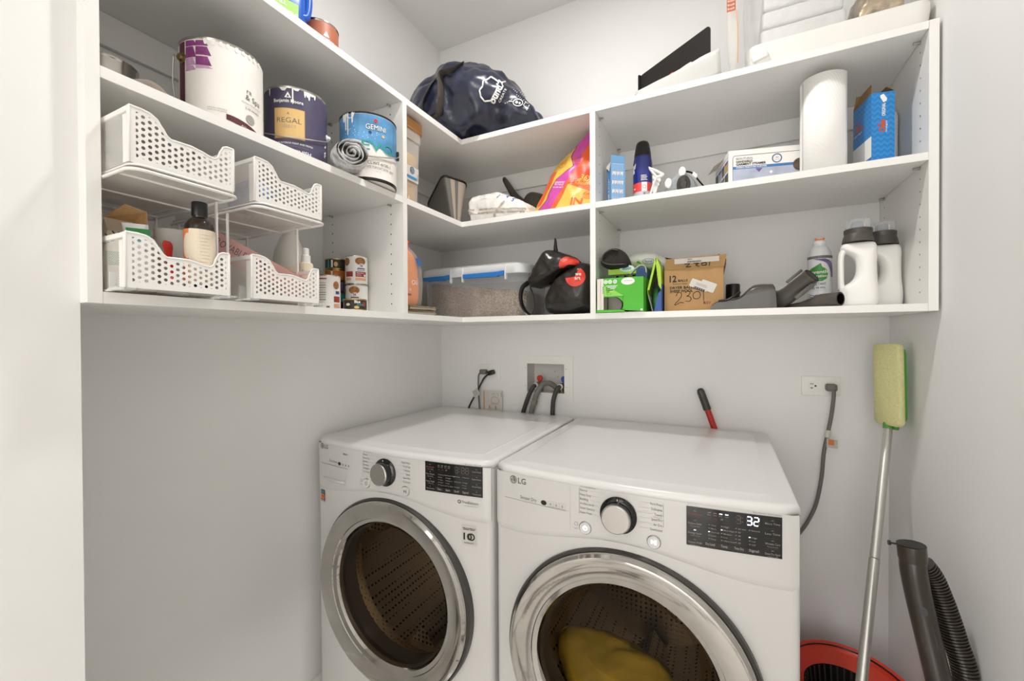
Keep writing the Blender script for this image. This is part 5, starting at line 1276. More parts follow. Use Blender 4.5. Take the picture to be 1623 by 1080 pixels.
# tall open green carton seen into its dark mouth
t = thing('open_carton', 'tall narrow green carton gaping open beside the cardboard box', 'carton', (1.0535, -.335, ZB+EPS))
b = MB(); Lf = [(.018, 0), (.004, .055), (.002, .072), (.026, .172)]; Rt = [(.044, 0), (.0445, .09), (.042, .140), (.030, .174)]
def strip(P, y0, y1, mats, th):
    for (a, c), mm in zip(zip(P, P[1:]), mats): b.add([(a[0], y0, a[1]), (c[0], y0, c[1]), (c[0], y1, c[1]), (a[0], y1, a[1])], [(0, 1, 2, 3)], mm)
strip(Lf, 0, .10, (PAPER, LIME, LIME), 1); strip(Rt, 0, .10, (NVB, LIME, LIME), 1); b.add([(.018, 0, 0), (.044, 0, 0), (.044, .1, 0), (.018, .1, 0)], [(0, 1, 2, 3)], NVB)
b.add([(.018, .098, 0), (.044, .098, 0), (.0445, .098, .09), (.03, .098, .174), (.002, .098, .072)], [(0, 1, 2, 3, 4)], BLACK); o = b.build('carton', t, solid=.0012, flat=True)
b = MB(); b.add([(.002, -.0005, .072), (.008, -.0005, .07), (.028, -.0005, .155), (.026, -.0005, .172)], [(0, 1, 2, 3)], LIME); b.add([(.030, -.0005, .174), (.028, -.0005, .155), (.036, -.0005, .085), (.0445, -.0005, .07), (.0445, -.0005, .09), (.042, -.0005, .14)], [(0, 1, 2, 3, 4, 5)], LIME); b.add([(.022, -.0005, 0), (.044, -.0005, 0), (.0445, -.0005, .07), (.036, -.0005, .06)], [(0, 1, 2, 3)], NVB); b.build('lip', t, solid=.001, flat=True)
b = MB(); b.loft([[(x*s_+.025, .05+y*s_, z) for x, y in rxy(.022, .05, .008)] for s_, z in ((.5, .002), (1, .01), (1, .05), (.7, .075), (.3, .085))], pm('green_refill', '2F7F3A', .4, var=.5, vscale=40)); b.build('refill', t, sub=1)
b = MB(); P = sp2([(-.052, .125), (-.035, .142), (-.018, .152), (-.004, .146), (-.001, .128)], 4); b.add([(x, y, z) for x, z in P for y in (-.010, .012)], [(2*i, 2*i+1, 2*i+3, 2*i+2) for i in range(len(P)-1)], PAPER); b.build('curled_flap', t, solid=.0015)
# cardboard box
def strokes(q, pts, wd, mat):
    P = sp2(pts, 5)
    for a, c in zip(P, P[1:]):
        d = (c[0]-a[0], c[1]-a[1]); L = math.hypot(*d) or 1; e = wd*.3/L; q.line((a[0]-d[0]*e, a[1]-d[1]*e), (c[0]+d[0]*e, c[1]+d[1]*e), wd, mat)
def hand2301(q, u, v, s_, wd=.0018):
    strokes(q, [(u+s_*a, v+s_*c) for a, c in ((.08, .62), (.2, .85), (.42, .85), (.45, .6), (.25, .3), (.02, .05), (.0, -.05), (.15, .0), (.35, .12), (.6, .1))], wd, PRINTK)
    strokes(q, [(u+s_*a, v+s_*c) for a, c in ((.7, .85), (.9, .95), (1.05, .85), (.95, .65), (.82, .58), (1.0, .55), (1.12, .38), (1.0, .2), (.75, .22))], wd, PRINTK)
    strokes(q, [(u+s_*a, v+s_*c) for a, c in ((1.5, .9), (1.28, .75), (1.28, .45), (1.5, .35), (1.72, .5), (1.7, .8), (1.5, .9))], wd, PRINTK)
    strokes(q, [(u+s_*a, v+s_*c) for a, c in ((1.93, 1.05), (1.95, .6), (1.96, .2))], wd, PRINTK)
t, o = boxthing('cardboard_box', 'brown cardboard box with handwritten 2301 and an open flap, behind the vacuum nozzle', 'box', (1.103, -.30, ZB+EPS), 0, .172, .20, .136, (CARD, None, CARD, CARD, CARD, CARD))
q = MB(); q.map = flatmap(-.0005)
q.text('12', .016, .096, .020, PRINTK, bold=.03, width=.021); q.text('BALLS', .042, .096, .007, PRINTK, width=.028, bold=.03); q.text('Reduces Static', .026, .087, .0055, PRINTK, width=.044); q.text('DRYER BALLS', .017, .073, .008, PRINTK, width=.074, bold=.03); q.text('SHEEP WOOL', .017, .062, .008, PRINTK, width=.068, bold=.03)
hand2301(q, .032, .024, .043); q.text('R', .116, .022, .008, PRINTK, bold=.03); q.text('EV', .124, .022, .008, LEDR, bold=.03); merge(o, q)
b = MB(); b.map = flatmap(-.0012); c_, s_ = math.cos(R_(-24)), math.sin(R_(-24))
def rr(cx, cz, w2, h2): return [(cx+x*c_-z*s_, cz+x*s_+z*c_) for x, z in rxy(w2, h2, .003, 3)]
b.dpoly(rr(.104, .082, .055, .026), PAPER); b.map = flatmap(-.0016); b.dpoly(rr(.128, .077, .045, .03), PAPER); b.map = flatmap(-.002)
for k in range(16): b.dpoly([(.092+.0022*k*c_-z*s_, .085+.0022*k*s_+z*c_) for z in (-.012, -.003) for _ in (0,)][:0] or [(.090+(.0022*k+dx)*c_-z*s_, .082+(.0022*k+dx)*s_+z*c_) for dx, z in ((0, -.010), (.0008+.0006*(k % 3), -.010), (.0008+.0006*(k % 3), -.002), (0, -.002))], PRINTK)
for k in range(3): b.dpoly([(.092+dx*c_-z*s_, .082+dx*s_+z*c_) for dx, z in ((0, .003+.003*k), (.034, .003+.003*k), (.034, .004+.003*k), (0, .004+.003*k))], PRINTL)
b.build('barcode_label', t, flat=True)
b = MB(); b.add([(0, 0, .136), (.172, 0, .136), (.180, -.014, .170), (.006, -.012, .168)], [(0, 1, 2, 3)], CARD); o = b.build('front_flap', t, solid=.003, flat=True)
q = MB(); q.map = lambda u, v: (u, -.0024-.40*(v-.136), v); q.rect(.032, .160, .152, .166, PAPER); q.map = lambda u, v: (u, -.0030-.40*(v-.136), v); q.text('8754', .072, .161, .004, PRINTK); 
for k in range(18): q.rect(.07+.0022*k, .071+.0022*k+.0006*(k % 2), .154, .158, PRINTK)
q.map = lambda u, v: (u, -.0024-.40*(v-.136), v); strokes(q, [(.062, .150), (.076, .150), (.066, .141), (.08, .142)], .0018, PRINTK); strokes(q, [(.088, .151), (.102, .149), (.094, .145), (.104, .140)], .0018, PRINTK); strokes(q, [(.112, .149), (.122, .150), (.124, .143), (.112, .143), (.112, .149)], .0018, PRINTK); strokes(q, [(.134, .151), (.132, .140)], .0018, PRINTK); merge(o, q)
b = MB(); b.add([(0, .2, .136), (.172, .2, .136), (.174, .206, .19), (-.002, .206, .186)], [(0, 1, 2, 3)], CARDD); b.add([(.172, 0, .136), (.172, .2, .136), (.178, .15, .165), (.178, .04, .165)], [(0, 1, 2, 3)], CARDD); b.add([(.135, .195, .18), (.168, .18, .182), (.158, .19, .208)], [(0, 1, 2)], CARDD); b.build('back_flap', t, solid=.003, flat=True)
# vacuum floor nozzle
VAC = pm('vacuum_grey', '4B4640', .32, var=.08, coat=.2)
t = thing('floor_nozzle', 'dark grey vacuum floor nozzle with an angled neck lying before the box', 'vacuum nozzle', (0, 0, ZB+EPS))
b = MB(); P = [(1.238, .003), (1.243, .018), (1.262, .030), (1.292, .034), (1.318, .040), (1.345, .066), (1.362, .074), (1.392, .074), (1.408, .066), (1.412, .003)]
P2 = sp2(P, 3)
rg = []
for y, s_ in ((-.325, .80), (-.318, .93), (-.30, 1), (-.24, 1), (-.215, .93), (-.205, .8)):
    rg.append([(1.325+(x-1.325)*(.96+.04*s_), y, max(.003, z*s_)) for x, z in P2])
a = sum(P2[i][0]*P2[(i+1) % len(P2)][1]-P2[(i+1) % len(P2)][0]*P2[i][1] for i in range(len(P2)))
b.loft(rg if a < 0 else [r[::-1] for r in rg], VAC); o = b.build('head', t, sharp=50)
b = MB(); b.box(1.245, 1.405, -.318, -.212, .0, .005, BLACK, bev=.002); b.build('sole', t)
b = MB(); b.tube([(1.262, -.322, .028), (1.285, -.33, .03), (1.305, -.326, .042), (1.318, -.31, .052)], .0035, BLACK, 8, smooth=4); b.build('cable', t)
b = MB(); b.tube([(1.395, -.262, .036), (1.42, -.27, .030), (1.44, -.282, .038), (1.462, -.296, .058), (1.492, -.316, .086)], [.026, .026, .025, .023, .021], VAC, 20, smooth=4, cap=True); 
e = Vector((1.492, -.316, .086)); d = Vector((.03, -.02, .028)).normalized(); b.tube([e-d*.004, e+d*.006], .0225, VAC, 20, cap=False); b.tube([e+d*.0055, e-d*.01], .0175, BLACK, 20); b.build('neck', t, sharp=40)
b = MB(); b.M = T((1.476, -.328, .045)) @ RY(-42); b.box(-.028, .028, -.005, .005, -.006, .006, CHAR, bev=.002); b.build('latch', t); b = MB(); b.M = T((1.458, -.285, .094)) @ RY(-42); b.box(-.025, .025, -.005, .005, -.004, .004, CHAR, bev=.0015); b.build('latch', t)
t = thing('crevice_tool', 'dark tapering vacuum crevice tool lying in front of the spray can', 'vacuum tool', (0, 0, ZB+EPS))
b = MB(); b.loft([[Vector((1.428, -.232, .0065))+Vector(p) for p in [(0, .012*math.cos(a), .006*math.sin(a)) for a in [2*PI*i/20 for i in range(20)]]], [Vector((1.475, -.285, .010))+Vector((.005*math.cos(a), .014*math.cos(a), .0095*math.sin(a))) for a in [2*PI*i/20 for i in range(20)]], [Vector((1.515, -.325, .0185))+Vector((.010*math.cos(a), .013*math.cos(a), .018*math.sin(a))) for a in [2*PI*i/20 for i in range(20)]], [Vector((1.545, -.349, .0188))+Vector((.012*math.cos(a), .0145*math.cos(a), .0185*math.sin(a))) for a in [2*PI*i/20 for i in range(20)]], [Vector((1.552, -.355, .0188))+Vector((.012*math.cos(a), .0145*math.cos(a), .0185*math.sin(a))) for a in [2*PI*i/20 for i in range(20)]]], CHAR, True, False); b.build('body', t, sharp=50)
b = MB(); b.loft([[Vector((1.5525-dx, -.3553+dx*.8, .0188))+Vector((.012*math.cos(a)*k, .0145*math.cos(a)*k, .0185*math.sin(a)*k)) for a in [2*PI*i/20 for i in range(20)]] for dx, k in ((0, 1), (.0, .82), (.02, .8))], BLACK, False, True); b.build('mouth', t, sharp=40)
t = thing('black_canister', 'small black cylinder standing behind the vacuum nozzle', 'cylinder', (1.303, -.11, ZB+EPS))
b = MB(); b.lathe([(0, 0), (.0215, 0), (.022, .002), (.022, .096), (.020, .099), (.017, .099), (.016, .095), (0, .095)], BLACK, 32); b.build('body', t, sharp=35)
# disinfectant can
CANL = pm('spray_can_pale', 'D9DCDD', .35); LEAF = pm('leaf_green', '3E8A32', .45); VIO = pm('violet_print', '6E5A8C', .5)
t = thing('disinfectant_can', 'pale aerosol can with green leaf label and orange nozzle', 'spray can', (1.533, -.195, ZB+EPS), faceto(1.533, -.195))
R = .0305; b = MB(); b.lathe([(0, 0), (R, .001), (R, .160), (R-.002, .170), (R-.008, .184), (R-.014, .190), (R-.014, .197)], CANL, 40); o = b.build('body', t, sharp=40)
q = MB(); q.map = cylmap(R); q.rect(-.04, .05, .150, .158, PRINT, 10)
for k in range(5): strokes(q, [(-.012+.006*k, .148), (.015+.004*k, .138), (.03+.003*k, .115), (.033+.003*k, .095)], .0022, VIO)
for k in range(4): strokes(q, [(-.03, .045-.006*k), (-.008, .038-.006*k), (.012, .030-.007*k), (.02, .012-.003*k)], .0016, VIO)
q.map = cylmap(R, 0, .0015); q.spoly([(-.030, .108), (-.025, .092), (-.012, .083), (.006, .082), (.018, .090), (.021, .106), (.016, .118), (.004, .126), (.006, .138), (-.010, .127), (-.024, .120)], LEAF)
q.map = cylmap(R, 0, .002); q.text('seventh', -.027, .105, .010, PRINTW, width=.046, bold=.01); q.text('generation', -.027, .094, .008, PRINTW, width=.044, bold=.01)
q.map = cylmap(R, 0, .001); q.text('DISINFECTANT', -.034, .071, .007, PRINT, width=.05, bold=.02); q.text('kills 99.99%', -.022, .060, .006, PRINT, width=.036, bold=.01); q.disc(-.006, .033, .010, VIO); q.rect(-.02, .02, .055, .0555, PRINTL, 5)
q.map = cylmap(R, 0, .0015); q.rect(-.011, .0, .031, .035, PRINTW, 2); merge(o, q)
b = MB(); b.lathe([(0, .193), (.0165, .193), (.0165, .203), (.013, .206), (0, .206)], WHITEP, 28); b.box(-.010, .010, -.008, .008, .2045, .211, ORANGE, bev=.002); b.box(-.012, -.006, -.006, .006, .210, .2145, ORANGE, bev=.001); b.box(.006, .012, -.006, .006, .210, .2145, ORANGE, bev=.001); b.build('nozzle_cap', t)
# two white jugs
JUG = pm('jug_white', 'F3F1ED', .3, spec=.5); COLL = pm('jug_collar_grey', '4E4843', .4, var=.15, vscale=40); CUPM = glassy('clear_dosing_cup', 'E9EDEE', .25, .1, .6)
def jug(label, x, y, rz):
    t = thing('detergent_jug', label, 'jug', (x, y, ZB+EPS), rz)
    b = MB(); rings = []
    for x0, x1, d_, z in ((-.038, .038, .052, 0), (-.042, .043, .056, .004), (-.043, .044, .057, .035), (-.043, .043, .057, .052), (-.026, .042, .055, .062), (-.008, .041, .052, .075), (-.003, .040, .050, .105), (-.006, .040, .049, .130), (-.018, .041, .048, .146), (-.038, .041, .047, .154), (-.040, .040, .045, .166), (-.036, .036, .040, .174), (-.032, .032, .034, .177)):
        rings.append([((x0+x1)/2+px, py, z) for px, py in rxy(x1-x0, d_, min(.022, d_*.42), 5)])
    b.loft(rings, JUG); o = b.build('body', t, sub=1, sharp=70)
    b = MB(); b.tube([(-.012, 0, .159), (-.030, 0, .157), (-.037, 0, .140), (-.0375, 0, .10), (-.037, 0, .065), (-.033, 0, .045), (-.02, 0, .035)], [.012, .0105, .009, .0088, .009, .011, .013], JUG, 14, smooth=4, ell=(1.5, .8)); b.build('handle', t, sharp=70)
    q = MB(); q.map = flatmap(-.0288); q.disc(-.022, .032, .011, JUG, n=24, ring=.0015); q.disc(-.022, .032, .006, JUG, n=20, ring=.001); merge(o, q)
    q = MB(); q.M = T((-.0436, -.012, 0)) @ RZ(-90); q.map = flatmap(0)
    for k in range(5): q.rect(-.012, .012-.002*(k % 3), .022+.006*k, .025+.006*k, PRINT)
    q.build('side_label', t)
    b = MB(); b.lathe([(.0345, .176), (.0355, .178), (.0335, .19), (.0305, .200), (.0315, .204), (.0315, .213), (.030, .214), (0, .214)], COLL, 40); b.build('collar', t, sharp=30)
    b = MB(); b.lathe([(.0285, .2142), (.0280, .226), (.0272, .238), (.026, .2395), (0, .2395)], CUPM, 36); b.box(-.015, .009, -.02, .012, .2145, .232, pm('cup_grey', '7A838A', .4) if 'cup_grey' not in D.materials else D.materials['cup_grey'], bev=.002); b.build('dosing_cup', t, sharp=30)
jug('white handled jug with dark collar and clear cap, the nearer of the pair', 1.606, -.278, -4)
jug('white handled jug with dark collar beside the right end panel', 1.677, -.205, -2)
# ------------------------------------------------------------------ right bay, middle shelf
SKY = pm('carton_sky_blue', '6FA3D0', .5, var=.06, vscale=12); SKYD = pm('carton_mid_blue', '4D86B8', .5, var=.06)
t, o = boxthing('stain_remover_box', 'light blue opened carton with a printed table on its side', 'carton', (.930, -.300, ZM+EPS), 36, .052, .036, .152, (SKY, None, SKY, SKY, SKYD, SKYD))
q = MB(); q.map = flatmap(-.0005)
for k in range(11): q.rect(.004+.004*k, .0045+.004*k, .01, .145, PRINTW)
for v in (.145, .118, .086, .058, .03): q.rect(.004, .048, v, v+.0007, PRINTW)
for k in range(9):
    for j in range(4): q.rect(.0052+.0044*k, .0082+.0044*k, .014+.031*j+.003*(k % 2), .026+.031*j, PRINTW if (k+j) % 3 else pm('box_pink', 'E8CFD0', .5) if 'box_pink' not in D.materials else D.materials['box_pink'])
q.map = lambda u, v: (-.0005, .036-u, v); q.text('HOME & STAIN', .022, .012, .008, PRINTW, width=.085, rot=R_(90), bold=.02); q.text('remover', .031, .02, .006, PRINTW, width=.07, rot=R_(90)); q.rect(.003, .009, .095, .135, NVB); q.map = lambda u, v: (-.0009, .034-u, v); q.text('stains', .008, .10, .004, PRINTW, width=.03, rot=R_(90))
merge(o, q)
b = MB(); b.add([(0, 0, .15), (.052, 0, .15), (.049, -.002, .172), (.002, -.002, .174)], [(0, 1, 2, 3)], SKY); b.add([(0, .0, .15), (0, .034, .15), (-.003, .034, .142), (-.004, .004, .12)], [(0, 1, 2, 3)], PAPER); b.add([(.0, .034, .15), (.03, .034, .15), (.03, .03, .162), (.004, .03, .160)], [(0, 1, 2, 3)], INW); b.build('open_flap', t, solid=.0006, flat=True)
b = MB(); b.box(.003, .049, .004, .030, .002, .144, PAPER); b.build('inner_pouch', t, flat=True)
NVY = pm('spray_navy', '26307E', .25, var=.25, vscale=30, coat=.3); SPR = pm('spray_red_band', 'E24A48', .35); SPG = pm('spray_silver_grey', 'C9CBCC', .35, .2)
t = thing('cleaner_spray_can', 'navy spray can with a red band and a black cap', 'spray can', (1.0215, -.215, ZM+EPS), faceto(1.02, -.215)-10)
R = .0325; b = MB(); b.lathe([(0, 0), (R-.001, 0), (R, .002, SPG), (R, .052, SPR), (R, .083, NVY), (R, .155, NVY), (R-.004, .178, NVY), (R-.004, .180)], SPG, 48); o = b.build('body', t, sharp=40)
q = MB(); q.map = cylmap(R); q.rect(.002, .020, .052, .083, PRINTW, 2); q.rect(-.028, -.020, .062, .066, PRINTW, 2)
for k in range(4): q.rect(.0, .021-.003*(k % 2), .090+.005*k, .092+.005*k, PRINTW, 3)
q.map = cylmap(R, 0, .0014); q.disc(.011, .067, .006, PRINT, ring=.001); q.dpoly([(.007, .046), (.015, .046), (.011, .040)], PRINT); q.disc(.011, .026, .005, PRINT, rv=.008, ring=.001); q.text('flammable', .003, .034, .003, PRINT); q.text('oz', -.03, .02, .012, NVY, bold=.03); q.dpoly([(-.036, .130), (-.020, .135), (-.017, .152), (-.036, .146)], PRINTW); q.rect(-.036, -.024, .118, .130, PRINTW, 2); merge(o, q)
b = MB(); b.lathe([(0, .178), (R-.0035, .178), (R-.0045, .188), (R-.010, .222), (R-.014, .230), (R-.02, .233), (0, .233)], BLACK, 40); b.build('cap', t, sharp=40)
GRP = glassy('mask_grey_clear', 'B7BCC0', .55, .2, .5)
t = thing('safety_goggles', 'clear grey safety goggles with white vents lying beside a white dust mask', 'goggles', (-.068, -.012, ZM+EPS)); t.scale = (1.06, 1, 1.55)
b = MB(); pillow(b, [(1.095, .004), (1.125, .002), (1.185, .004), (1.200, .016), (1.185, .038), (1.160, .050), (1.14, .048), (1.105, .022)], -.315, -.19, GRP); b.build('lens_body', t, sub=1)
for x, z in ((1.120, .024), (1.158, .044)):
    b = MB(T((x, -.316 if z < .03 else -.309, z)) @ RX90); b.lathe([(0, -.006), (.010, -.006), (.010, .002), (.008, .004), (0, .0045)], WHITEP, 24); b.build('vent', t)
b = MB(T((1.162, -.318, .016)) @ RX90); b.lathe([(.019, -.004), (.019, .002), (.016, .005), (.011, .003), (.008, .006), (0, .006)], DKGREY, 28); b.build('valve', t)
b = MB(); b.tube([(1.165, -.30, .046), (1.185, -.30, .040), (1.205, -.29, .022), (1.225, -.27, .008), (1.25, -.25, .005)], .006, BLACK, 8, smooth=4, ell=(1, .3)); b.build('strap', t)
b = MB(); b.M = T((1.192, -.307, .034)) @ RY(35); b.box(-.007, .007, -.003, .003, -.004, .004, WHITEP, bev=.001); b.build('buckle', t)
t = thing('dust_mask', 'white folded dust mask leaning between the goggles and the navy can', 'mask', (.004, -.02, ZM+EPS)); t.scale = (.995, 1, 1.42)
b = MB(); b.loft([[(1.060, -.29, .062), (1.066, -.288, .066), (1.110, -.29, .040), (1.104, -.29, .036)], [(1.068, -.308, .040), (1.076, -.308, .046), (1.098, -.308, .032), (1.090, -.31, .022)], [(1.066, -.30, .002), (1.075, -.30, .002), (1.086, -.30, .012), (1.082, -.305, .004)]], WHITEP); b.build('cup', t, sub=1)
b = MB(); b.tube([(1.068, -.322, .0045), (1.080, -.325, .03), (1.088, -.325, .040), (1.075, -.325, .052), (1.063, -.322, .064), (1.085, -.322, .055), (1.108, -.318, .044)], .0035, WHITEP, 8); b.tube([(1.088, -.325, .040), (1.104, -.322, .042)], .0035, WHITEP, 8); b.build('rim', t)
STW = pm('steamer_box_white', 'F1EFEA', .45); FAB = pm('shirt_photo', 'B9C0D2', .55, var=.25, vscale=20)
rzs = 14
t, o = boxthing('steamer_box', 'white printed box of a handheld garment steamer lying beside the paper towels', 'box', (1.289, -.277, ZM+EPS), rzs, .224, .165, .124, (STW, STW, STW, STW, STW, STW))
q = MB(); q.map = flatmap(-.0004)
q.rect(.012, .224, .030, .0655, FAB); q.rect(.012, .224, .0655, .0735, pm('band_blue', '3F78B5', .5)); q.rect(.012, .224, .0, .030, PRINTL); q.line((.012, .0), (.012, .098), .0015, PRINT); q.line((.018, .107), (.224, .107), .0015, PRINT); strokes(q, [(.012, .098), (.0135, .104), (.018, .107)], .0015, PRINT)
q.map = flatmap(-.0008); q.text('BEAUTURAL', .021, .094, .0065, PRINT, width=.048); q.text('HANDHELD', .021, .085, .0062, PRINTK, width=.046, bold=.03); q.text('GARMENT STEAMER', .021, .0765, .0065, PRINTK, width=.083, bold=.03); q.text('POWERFUL STEAM IN ONLY 30 SECONDS', .021, .0677, .004, PRINTW, width=.085, bold=.03); q.text('1200 Watts of Power', .034, .022, .0045, PRINTW, width=.045, bold=.02); q.disc(.027, .024, .003, PRINTW)
for k in range(22): q.disc(.134+.0125*math.cos(k*PI/11), .090+.0125*math.sin(k*PI/11), .0018, NVB, n=6)
q.disc(.134, .090, .012, NVB, ring=.001); q.text('30', .134, .089, .0062, PRINTL, 'c'); q.text('seconds', .134, .0845, .0025, PRINTL, 'c'); q.disc(.196, .066, .019, pm('round_photo', '6F5A4E', .5, var=.5, vscale=60), ring=0)
q.dpoly([(.075, .064), (.095, .064), (.085, .052)], VIO); q.disc(.118, .050, .004, STW)
q.map = lambda u, v: (-.0004, .165-u, v); q.line((.005, .108), (.160, .108), .001, PRINT)
for j in range(3):
    for k in range(4): q.rect(.008+.039*k, .042+.039*k, .066-.038*j, .098-.038*j, (PHOTO, FAB, PRINT, BRN)[(j+k) % 4]); q.map = lambda u, v: (-.0008, .165-u, v); q.rect(.008+.039*k, .042+.039*k, .091-.038*j, .098-.038*j, NVB); q.map = lambda u, v: (-.0004, .165-u, v)
merge(o, q)
b = MB(); b.add([(0, .06, .124), (0, .155, .124), (-.026, .15, .108), (-.026, .07, .108)], [(0, 1, 2, 3)], INW); b.build('side_flap', t, solid=.0012, flat=True)
TOW = D.materials.new('quilted_paper'); TOW.use_nodes = True
def tow():
    nt = TOW.node_tree; bs = nt.nodes['Principled BSDF']; bs.inputs['Base Color'].default_value = lin('F4F2EE'); bs.inputs['Roughness'].default_value = .9
    uv = nt.nodes.new('ShaderNodeTexCoord'); mp = nt.nodes.new('ShaderNodeMapping'); mp.inputs['Rotation'].default_value = (R_(45), R_(45), 0); nt.links.new(uv.outputs['Object'], mp.inputs[0])
    v = nt.nodes.new('ShaderNodeTexWave'); v.inputs['Scale'].default_value = 38; v.inputs['Distortion'].default_value = 9; v.inputs['Detail'].default_value = 0; v.inputs['Detail Scale'].default_value = .4; nt.links.new(mp.outputs[0], v.inputs['Vector'])
    bp = nt.nodes.new('ShaderNodeBump'); bp.inputs['Strength'].default_value = .10; bp.inputs['Distance'].default_value = .003; nt.links.new(v.outputs['Fac'], bp.inputs['Height']); nt.links.new(bp.outputs['Normal'], bs.inputs['Normal'])
tow()
t = thing('paper_towel_roll', 'white quilted paper towel roll standing between two boxes', 'paper towels', (1.5265, -.275, ZM+EPS), faceto(1.5265, -.275))
R = .0535; b = MB(); b.lathe([(.02, 0), (R-.001, 0), (R, .001), (R, .272), (R-.001, .273), (.021, .273), (.020, .272), (.020, .0)], TOW, 64); b.build('roll', t, sharp=40)
b = MB(); b.lathe([(.0201, .001), (.0201, .2725), (.0188, .2725), (.0188, .001)], CARD, 32); b.build('core', t)
b = MB(); pts = [(R+.0006+.003*max(0, (i-9)/5)**2, R_(-60+9.5*i)) for i in range(15)]; b.add([(rr_*math.sin(a), -rr_*math.cos(a), z) for rr_, a in pts for z in (.0005, .2745)], [(2*i, 2*i+2, 2*i+3, 2*i+1) for i in range(14)], TOW); b.build('loose_sheet', t, solid=.0006)
MBL = D.materials.new('sponge_box_blue'); MBL.use_nodes = True
def mbl():
    nt = MBL.node_tree; bs = nt.nodes['Principled BSDF']; tc = nt.nodes.new('ShaderNodeTexCoord'); sp = nt.nodes.new('ShaderNodeSeparateXYZ'); nt.links.new(tc.outputs['Object'], sp.inputs[0])
    def M(op, a, c):
        n = nt.nodes.new('ShaderNodeMath'); n.operation = op
        for i, x in enumerate((a, c)):
            if isinstance(x, (int, float)): n.inputs[i].default_value = x
            else: nt.links.new(x, n.inputs[i])
        return n.outputs[0]
    s1 = M('ADD', sp.outputs[0], sp.outputs[1]); z = M('PINGPONG', s1, .007); v = M('ADD', sp.outputs[2], z); st = M('GREATER_THAN', M('MODULO', v, .014), .007)
    mx = nt.nodes.new('ShaderNodeMix'); mx.data_type = 'RGBA'; nt.links.new(st, mx.inputs[0]); mx.inputs[6].default_value = lin('1F7AC0'); mx.inputs[7].default_value = lin('2C8ACE'); nt.links.new(mx.outputs[2], bs.inputs['Base Color']); bs.inputs['Roughness'].default_value = .4
mbl()
RUSTP = pm('logo_rust', 'C4572E', .45)
t, o = boxthing('sponge_box', 'blue zigzag carton of cleaning sponges with open brown top flaps', 'box', (1.6285, -.305, ZM+EPS), 10, .051, .10, .198, (INW, None, MBL, MBL, MBL, MBL))
q = MB(); q.map = flatmap(-.0005); q.text('ORIGINAL', .030, .135, .0075, PRINTW, width=.034, rot=R_(90), bold=.02); q.text('Mr.', .018, .108, .006, RUSTP, width=.010, rot=R_(90), bold=.03); q.text('Clean', .029, .092, .012, RUSTP, width=.034, rot=R_(90), bold=.05); q.text('magic', .034, .092, .004, PRINTW, width=.03, rot=R_(90)); q.dpoly([(.019, .190), (.026, .193), (.034, .180), (.033, .174), (.026, .170), (.019, .184)], PRINTW)
q.map = lambda u, v: (-.0005, .10-u, v); q.rect(.0, .062, .0, .085, PRINTW); q.dpoly([(.0, .085), (.062, .085), (.062, .10), (.03, .12), (.0, .115)], MBL); q.text('Clean', .008, .128, .015, RUSTP, width=.045, bold=.05); q.text('Mr.', .015, .146, .009, RUSTP, width=.02, bold=.04); q.text('sponge', .008, .118, .006, PRINTW, width=.04); q.rect(.064, .10, .03, .085, PRINTW)
merge(o, q)
b = MB(); b.add([(0, .0, .198), (0, .10, .198), (.010, .085, .232), (.012, .03, .236)], [(0, 1, 2, 3)], CARDD); b.add([(.051, 0, .198), (.051, .10, .198), (.045, .09, .226), (.042, .02, .220)], [(0, 1, 2, 3)], CARDD); b.add([(0, .1, .198), (.051, .1, .198), (.047, .098, .240), (.006, .098, .240)], [(0, 1, 2, 3)], CARDD); b.build('top_flap', t, solid=.001, flat=True)
t = thing('white_canister', 'plain white plastic canister behind the blue sponge box', 'canister', (1.690, -.145, ZM+EPS))
b = MB(); b.loft([[(x*s_, y*s_, z) for x, y in rxy(.058, .09, .018)] for s_, z in ((.95, 0), (1, .004), (1, .175), (.93, .188), (.8, .192))], WHITEP); b.build('body', t, sharp=50); b = MB(); b.box(-.02, .02, -.03, .03, .190, .198, WHITEP, bev=.003); b.build('lid', t)
# ------------------------------------------------------------------ right bay, top
BIND = pm('binder_black', '1D1A17', .35, var=.1)
t = thing('ring_binder', 'open black binder standing on edge behind loose papers on the top shelf', 'binder', (.998, -.12, ZT+EPS), -35)
b = MB(); P = rxy(.292, .204, .012, 4); b.add([(.146+x, .004, .102+z) for x, z in P]+[(.146+x, .0, .102+z) for x, z in P], [tuple(range(len(P)-1, -1, -1)), tuple(range(len(P), 2*len(P)))]+[(i, (i+1) % len(P), len(P)+(i+1) % len(P), len(P)+i) for i in range(len(P))], BIND); b.build('back_cover', t, sharp=40)
b = MB(); b.loft([[(-.002, -.010, .004), (-.002, .003, .004), (.004, .003, .004), (.004, -.010, .004)], [(-.002, -.010, .203), (-.002, .003, .203), (.004, .003, .203), (.004, -.010, .203)]], BIND); b.build('spine', t)
def paper(label, kz, x0, x1, h, lean, curl, mat, y0=-.012, z0=0):
    b = MB()
    def fn(u, v):
        bend = (1-u)**3*curl*.05
        return (x0+(x1-x0)*u, y0-lean*v-.012*math.sin(PI*v)*curl-bend+.003*fr(kz, u*4), .0008+z0+h*v*(1-.42*(1-u))+.003*fr(kz+1, u*5)*v)
    b.grid(fn, 14, 6, mat); o = b.build('loose_paper', None, solid=.0022); o.location = (.985, -.205, ZT+EPS); o.rotation_euler = (0, 0, R_(-17)); tag(o, label, 'paper')
CORAL = pm('coral_paper', 'EE7A5E', .6); REDP = pm('red_paper', 'C4402C', .6); CREAMP = pm('cream_paper', 'E9E1D0', .8)
paper('tall white printed sheet nearest the black binder', 1, .012, .215, .104, .010, .35, PAPER, -.012)
paper('red sheet between the white papers on the top shelf', 3, .055, .16, .090, .012, .2, REDP, -.022)
